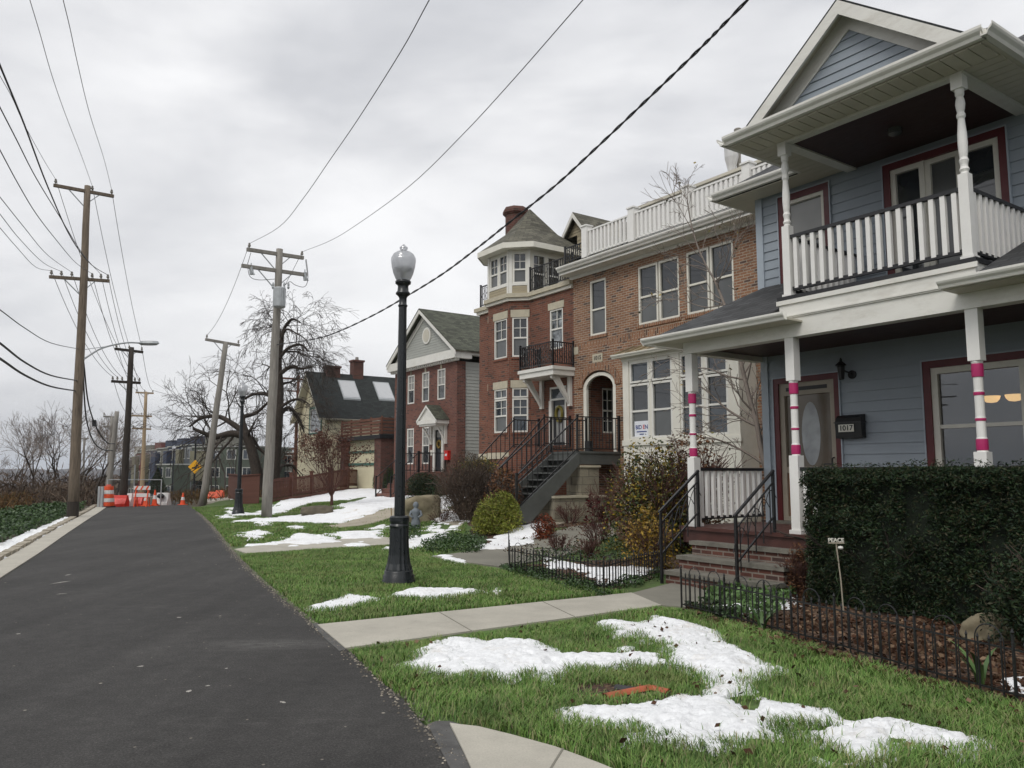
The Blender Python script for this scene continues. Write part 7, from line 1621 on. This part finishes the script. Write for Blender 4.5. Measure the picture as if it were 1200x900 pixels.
limb(sg,[(310,612,-.3),(303,570,-.3),(297,535,-.4),(288,508,-.5)],Yt,.32,.2,rg,5,.2,1.)
limb(sg,[(290,512,-.5),(272,508,-.6),(252,512,-.8),(240,508,-1),(226,502,-1.2)],Yt,.20,.06,rg,5,.75,1.6,.10)
limb(sg,[(288,508,-.5),(270,495,-.3),(255,488,0),(236,490,.2),(222,500,.4)],Yt,.16,.05,rg,5,.75,1.5,.06,upb=.3)
limb(sg,[(290,510,-.5),(285,490,-.4),(300,484,0),(316,470,.3)],Yt,.14,.05,rg,5,.5,1.4)
limb(sg,[(326,470,.2),(312,462,.6),(298,462,1),(282,470,1.2)],Yt,.12,.04,rg,5,.8,1.5)
limb(sg,[(326,440,.2),(340,430,0),(352,432,-.3),(366,430,-.5)],Yt,.12,.04,rg,5,.85,1.5,.2)
limb(sg,[(327,420,.2),(338,408,.2),(352,404,.2),(362,412,.4)],Yt,.10,.035,rg,5,.9,1.4,.2)
limb(sg,[(330,400,.3),(333,385,.3),(342,374,0),(352,378,0)],Yt,.10,.03,rg,5,.95,1.4,.22)
limb(sg,[(330,400,.3),(327,385,.3),(322,378,.4),(316,384,.6)],Yt,.07,.03,rg,5,.9,1.2,.22)
limb(sg,[(324,490,.2),(338,478,.3),(350,490,.6),(356,505,1)],Yt,.12,.04,rg,5,.8,1.4,.15)
limb(sg,[(325,480,.2),(340,470,-.3),(352,468,-.6),(362,474,-.6)],Yt,.09,.03,rg,5,.8,1.3,.15)
limb(sg,[(330,396,.2),(336,386,-.2),(346,390,-.5),(358,398,-.5),(364,408,-.5)],Yt,.06,.02,rg,5,.95,1.1,.22)
thick=[s for s in sg if s[2]>.05];thin=[s for s in sg if s[2]<=.05]
segmesh('trunk',thick,'bark',bt_,8);segmesh('crown',thin,'bark',bt_,3)
print('big tree',len(thick),len(thin))
# russet-leaved small tree on the lawn
rg=np.random.default_rng(103);x,y,z=base_of(388,604,31.);rt=thing('russet_tree','small many stemmed tree with withered red brown leaves on the lawn','tree',(x,y,z),0);sg=[];tips=[]
for k in range(11):
    a=rg.uniform(0,6.28);grow(sg,(x,y,z+.35),(math.cos(a)*.48,math.sin(a)*.35,1),.98,.03,3,rg,.42,0,.7,(2,3),.07,.74,.006,3,tips)
sg.append((np.array((x,y,z-.05)),np.array((x,y,z+.4)),.08,.06));segmesh('branches',sg,'twigR',rt,3)
tp_=np.array(tips);k=rg.integers(0,len(tp_),2600);P_=tp_[k]+rg.normal(0,.10,(2600,3));leafmesh('foliage',P_,.085,'leafrusset',rt,104)
# magnolia-like bare tree in front of the bay window
rg=np.random.default_rng(105);ty=W(TA(897,12.9),12.9);x,y=ty;z=zz(x,y);mg=thing('bare_garden_tree','slender bare tree leaning across the bay window of the orange brick house','tree',(x,y,z),0);sg=[]
def Tp(px,py,t): a,zv=T(px,py,t);xx,yy=W(a,t);return (xx,yy,zv)
def limbT(pxs,r0,r1,twigs,tl,depth=2,n=5,droop=0,upb=.15):
    pts=smooth([Tp(*p) for p in pxs],n);m=len(pts)
    for i in range(m-1):
        a=np.array(pts[i]);b=np.array(pts[i+1]);ra=r0+(r1-r0)*i/(m-1);rb=r0+(r1-r0)*(i+1)/(m-1);sg.append((a,b,ra,rb))
        if rg.random()<twigs and i>2:
            s=rg.normal(0,1,3);d=(b-a)/np.linalg.norm(b-a);s-=d*s.dot(d);s/=np.linalg.norm(s);s[2]+=upb;grow(sg,b,d*.8+s*.8,tl*rg.uniform(.5,1.2),max(.007,rb*.45),depth,rg,.5,droop,.7,(1,3),.10,.72,.0045)
limbT([(900,560,12.9),(893,530,12.9),(887,498,12.9),(880,473,12.95),(873,445,13.),(867,420,13.),(858,385,13.),(849,357,13.1),(838,330,13.1),(828,312,13.1),(818,290,13.1),(810,262,13.15),(806,238,13.2)],.062,.010,.35,.7)
limbT([(889,500,12.9),(872,492,12.9),(850,478,12.8),(828,458,12.7),(812,448,12.6)],.032,.01,.7,.6)
limbT([(873,445,13),(850,440,13),(830,432,13.2),(800,430,13.3),(784,418,13.4)],.022,.006,.7,.5)
limbT([(897,545,12.9),(870,528,12.8),(840,515,12.6),(815,512,12.5)],.028,.008,.7,.55)
limbT([(838,330,13.1),(850,318,13),(858,300,13),(862,282,13)],.018,.005,.6,.5);limbT([(849,357,13.1),(826,360,13.2),(800,352,13.3),(786,350,13.4)],.016,.005,.7,.5);limbT([(845,350,13.1),(838,366,13.2),(812,372,13.2)],.012,.005,.6,.4)
limbT([(812,270,13.1),(800,250,13.1),(788,225,13.1)],.012,.004,.5,.35);limbT([(893,530,12.9),(886,470,12.7),(893,440,12.6)],.02,.006,.6,.5)
limbT([(806,240,13.2),(806,222,13.2),(807,210,13.2)],.008,.004,.5,.25)
segmesh('branches',sg,'twigG',mg,4)
tipz=np.array([s[1] for s in sg if s[3]<.006]);k=rg.integers(0,len(tipz),60);leafmesh('last_leaves',tipz[k]+rg.normal(0,.03,(60,3)),.09,'leafolive',mg,106)
# bare trees: one maker, different places
def baretree(label,x,y,h,seed,mat='twigG',spread=.5,group=None,depth=5,r=None,trunk='bark',droop=0,fl=None):
    z=zz(x,y);rg=np.random.default_rng(seed);t_=thing('bare_tree',label,'tree',(x,y,z),0,group);sg=[];r=r or h*.012
    grow(sg,(x,y,z-.2),(rg.normal(0,.08),rg.normal(0,.08),1),h*.30,r,depth,rg,spread,droop,.72,(2,3),.10,.76,h*.0011,3,None,.03)
    a=[s for s in sg if s[2]>r*.35];b=[s for s in sg if s[2]<=r*.35];segmesh('trunk',a,trunk,t_,5)
    if b:segmesh('crown',b,mat,t_,3)
    return t_
gL='bare trees in the thicket on the left slope';lL='bare grey brown tree in the thicket left of the lane'
rgx=random.Random(4)
spots=[(18,60,7.0),(42,52,7.5),(60,58,8.2),(78,47,6.4),(92,62,8.5),(108,50,6.8),(116,64,7.6),(128,70,8),(30,75,8.5),(5,66,6),(68,80,9.5),(100,84,9),(138,90,8),(150,84,7)]
for k,(px,Y,h) in enumerate(spots):
    X_=D(px,560,Y);baretree(lL,X_[0],X_[1],h,200+k,['twigG','twigG','twig'][k%3],.50,gL,5)
X_=D(258,588,96);
for k,(px,Y,h) in enumerate(((248,100,9),(262,97,10),(276,99,9.5),(290,96,9),(305,90,8))):
    X_=D(px,588,Y);baretree('bare brown tree standing in front of the dark green terrace',X_[0],X_[1],h,230+k,'twig',.4,'bare trees before the terrace',4)
X_=D(552,500,56);baretree('tall pale bare tree rising behind the gabled brick house roof',X_[0],X_[1],16.5,241,'twigG',.35,None,4,.13)
x,y=D(183,588,105)[:2];z=zz(x,y);ev=thing('evergreen_tree','small dark conical evergreen in front of the terrace','tree',(x,y,z),0);rg=np.random.default_rng(9);n=5000;h=rg.random(n)**1.3;a=rg.uniform(0,6.28,n);rr=(1-h)*1.5*rg.uniform(.5,1.05,n);leafmesh('foliage',np.stack([x+rr*np.cos(a),y+rr*np.sin(a),z+.3+h*3.4],1),.22,'hedge',ev,9,.3);m=MB();m.tube([(x,y,z-.1),(x,y,z+3)],.08,6);m.build('trunk',mt['bark'],ev,0)
# scrub on the slope as one mass, and a far-off wooded valley
rg=np.random.default_rng(300)
def scrub(name,r0,r1,q0,q1,n,size,h,mat,seed,dens=.8,asp=.10):
    rg=np.random.default_rng(seed);r=rg.uniform(r0,r1,n);q=rg.uniform(q0,q1,n);x=r*RX+q*RY;y=r*RY-q*RX;f=fbm(x*.35,y*.35,4,4);k=rg.random(n)<sst(f,.3,.55)+.15;x,y,f=x[k],y[k],f[k]
    z=zg(x,y)+h*rg.random(len(x))**1.4*(.3+1.5*f);o=leafmesh(name,np.stack([x,y,z],1),size,mat,None,seed,asp,1.3);o['kind']='stuff'
scrub('scrub',12,46,-14,-4.6,42000,.30,.75,'scrubr',301);scrub('scrub',20,80,-30,-6,60000,.5,1.3,'scrub',302);scrub('scrub',44,100,-26,-2.4,50000,.5,1.7,'scrub',303);scrub('scrub',60,240,-140,-14,60000,1.1,2.2,'scrub',304,asp=.2)
scrub('scrub',43,70,1.5,10,6000,.35,.5,'scrubr',305)
rg=np.random.default_rng(310);n=90000;az=rg.uniform(-.9,.1,n);ds=260*np.exp(rg.random(n)*2.6);x=np.sin(az)*ds;y=np.cos(az)*ds;z=zg(x,y)+rg.random(n)*9*(.4+fbm(x*.01,y*.01,2,3));
o=leafmesh('valley_woods',np.stack([x,y,z],1),ds*.012,'scrub',None,311,.8,.3);o['kind']='stuff'
# ------------------------------------------------------------------ sky, sun, camera
m=MB();m.box(-9300,9300,-9300,9300,-36,150);hz_=m.build('haze',mt['white'],None,0);hm=bpy.data.materials.new('pale_air');hm.use_nodes=True;hn=hm.node_tree
hn.nodes.remove(hn.nodes['Principled BSDF']);pv=hn.nodes.new('ShaderNodeVolumePrincipled');pv.inputs['Color'].default_value=(.82,.87,.95,1);pv.inputs['Density'].default_value=.00014;pv.inputs['Anisotropy'].default_value=.2
hn.links.new(pv.outputs[0],hn.nodes['Material Output'].inputs['Volume']);hz_.data.materials.clear();hz_.data.materials.append(hm);tag(hz_,kind='stuff')
w=bpy.data.worlds.new('World');scene.world=w;w.use_nodes=True;nt=w.node_tree;bg=nt.nodes['Background']
sky=nt.nodes.new('ShaderNodeTexSky');sky.sky_type='NISHITA';sky.sun_disc=False;SE=math.radians(48);SR=math.radians(-150)
sky.sun_elevation=SE;sky.sun_rotation=SR;sky.air_density=1;sky.dust_density=3
tc=nt.nodes.new('ShaderNodeTexCoord');v=tc.outputs['Generated']
mp=nt.nodes.new('ShaderNodeMapping');mp.inputs['Scale'].default_value=(1,1,2.6);nt.links.new(v,mp.inputs[0])
n1=noise(nt,mp.outputs[0],1.7,5,.52,.35);n2=noise(nt,mp.outputs[0],5.,5,.55,.2)
sx=nt.nodes.new('ShaderNodeSeparateXYZ');nt.links.new(v,sx.inputs[0])
mm=nt.nodes.new('ShaderNodeMath');mm.operation='MULTIPLY_ADD';mm.inputs[1].default_value=.25;nt.links.new(n2,mm.inputs[0]);nt.links.new(n1,mm.inputs[2])
cl=ramp(nt,mm.outputs[0],[(.42,(5.0,5.1,5.4)),(.55,(6.2,6.27,6.5)),(.69,(7.9,7.92,8.05)),(.82,(9.2,9.2,9.25))])
el=ramp(nt,sx.outputs[2],[(0.,.93),(.06,1.0),(.5,1.06),(1.,1.45)])
cl=mixc(nt,1.,cl,el,'MULTIPLY')
cl=mixc(nt,.06,cl,sky.outputs[0]);nt.links.new(cl,bg.inputs[0]);bg.inputs[1].default_value=.1
sl=bpy.data.lights.new('sun','SUN');sl.energy=1.3;sl.angle=math.radians(25);sl.color=(1,.97,.92)
so=bpy.data.objects.new('sun',sl);C.objects.link(so)
dx,dy,dz=math.sin(SR)*math.cos(SE),math.cos(SR)*math.cos(SE),math.sin(SE)
so.rotation_euler=Vector((dx,dy,dz)).to_track_quat('Z','Y').to_euler();so.location=(0,0,30)
cam=bpy.data.cameras.new('camera');co=bpy.data.objects.new('camera',cam);C.objects.link(co);scene.camera=co
co.location=(0,0,CZ);co.rotation_euler=(math.pi/2+PITCH,0,0)
cam.sensor_width=36;cam.lens=36*FOC/1200;cam.clip_end=20000;cam.clip_start=.05
vs=scene.view_settings;vs.view_transform='Standard';vs.look='None';vs.exposure=.14;vs.gamma=1
scene.cycles.use_denoising=True;scene.cycles.volume_bounces=1
scene.cycles.max_bounces=6;scene.cycles.diffuse_bounces=3;scene.cycles.glossy_bounces=3;scene.cycles.transparent_max_bounces=12;scene.cycles.caustics_reflective=False;scene.cycles.caustics_refractive=False
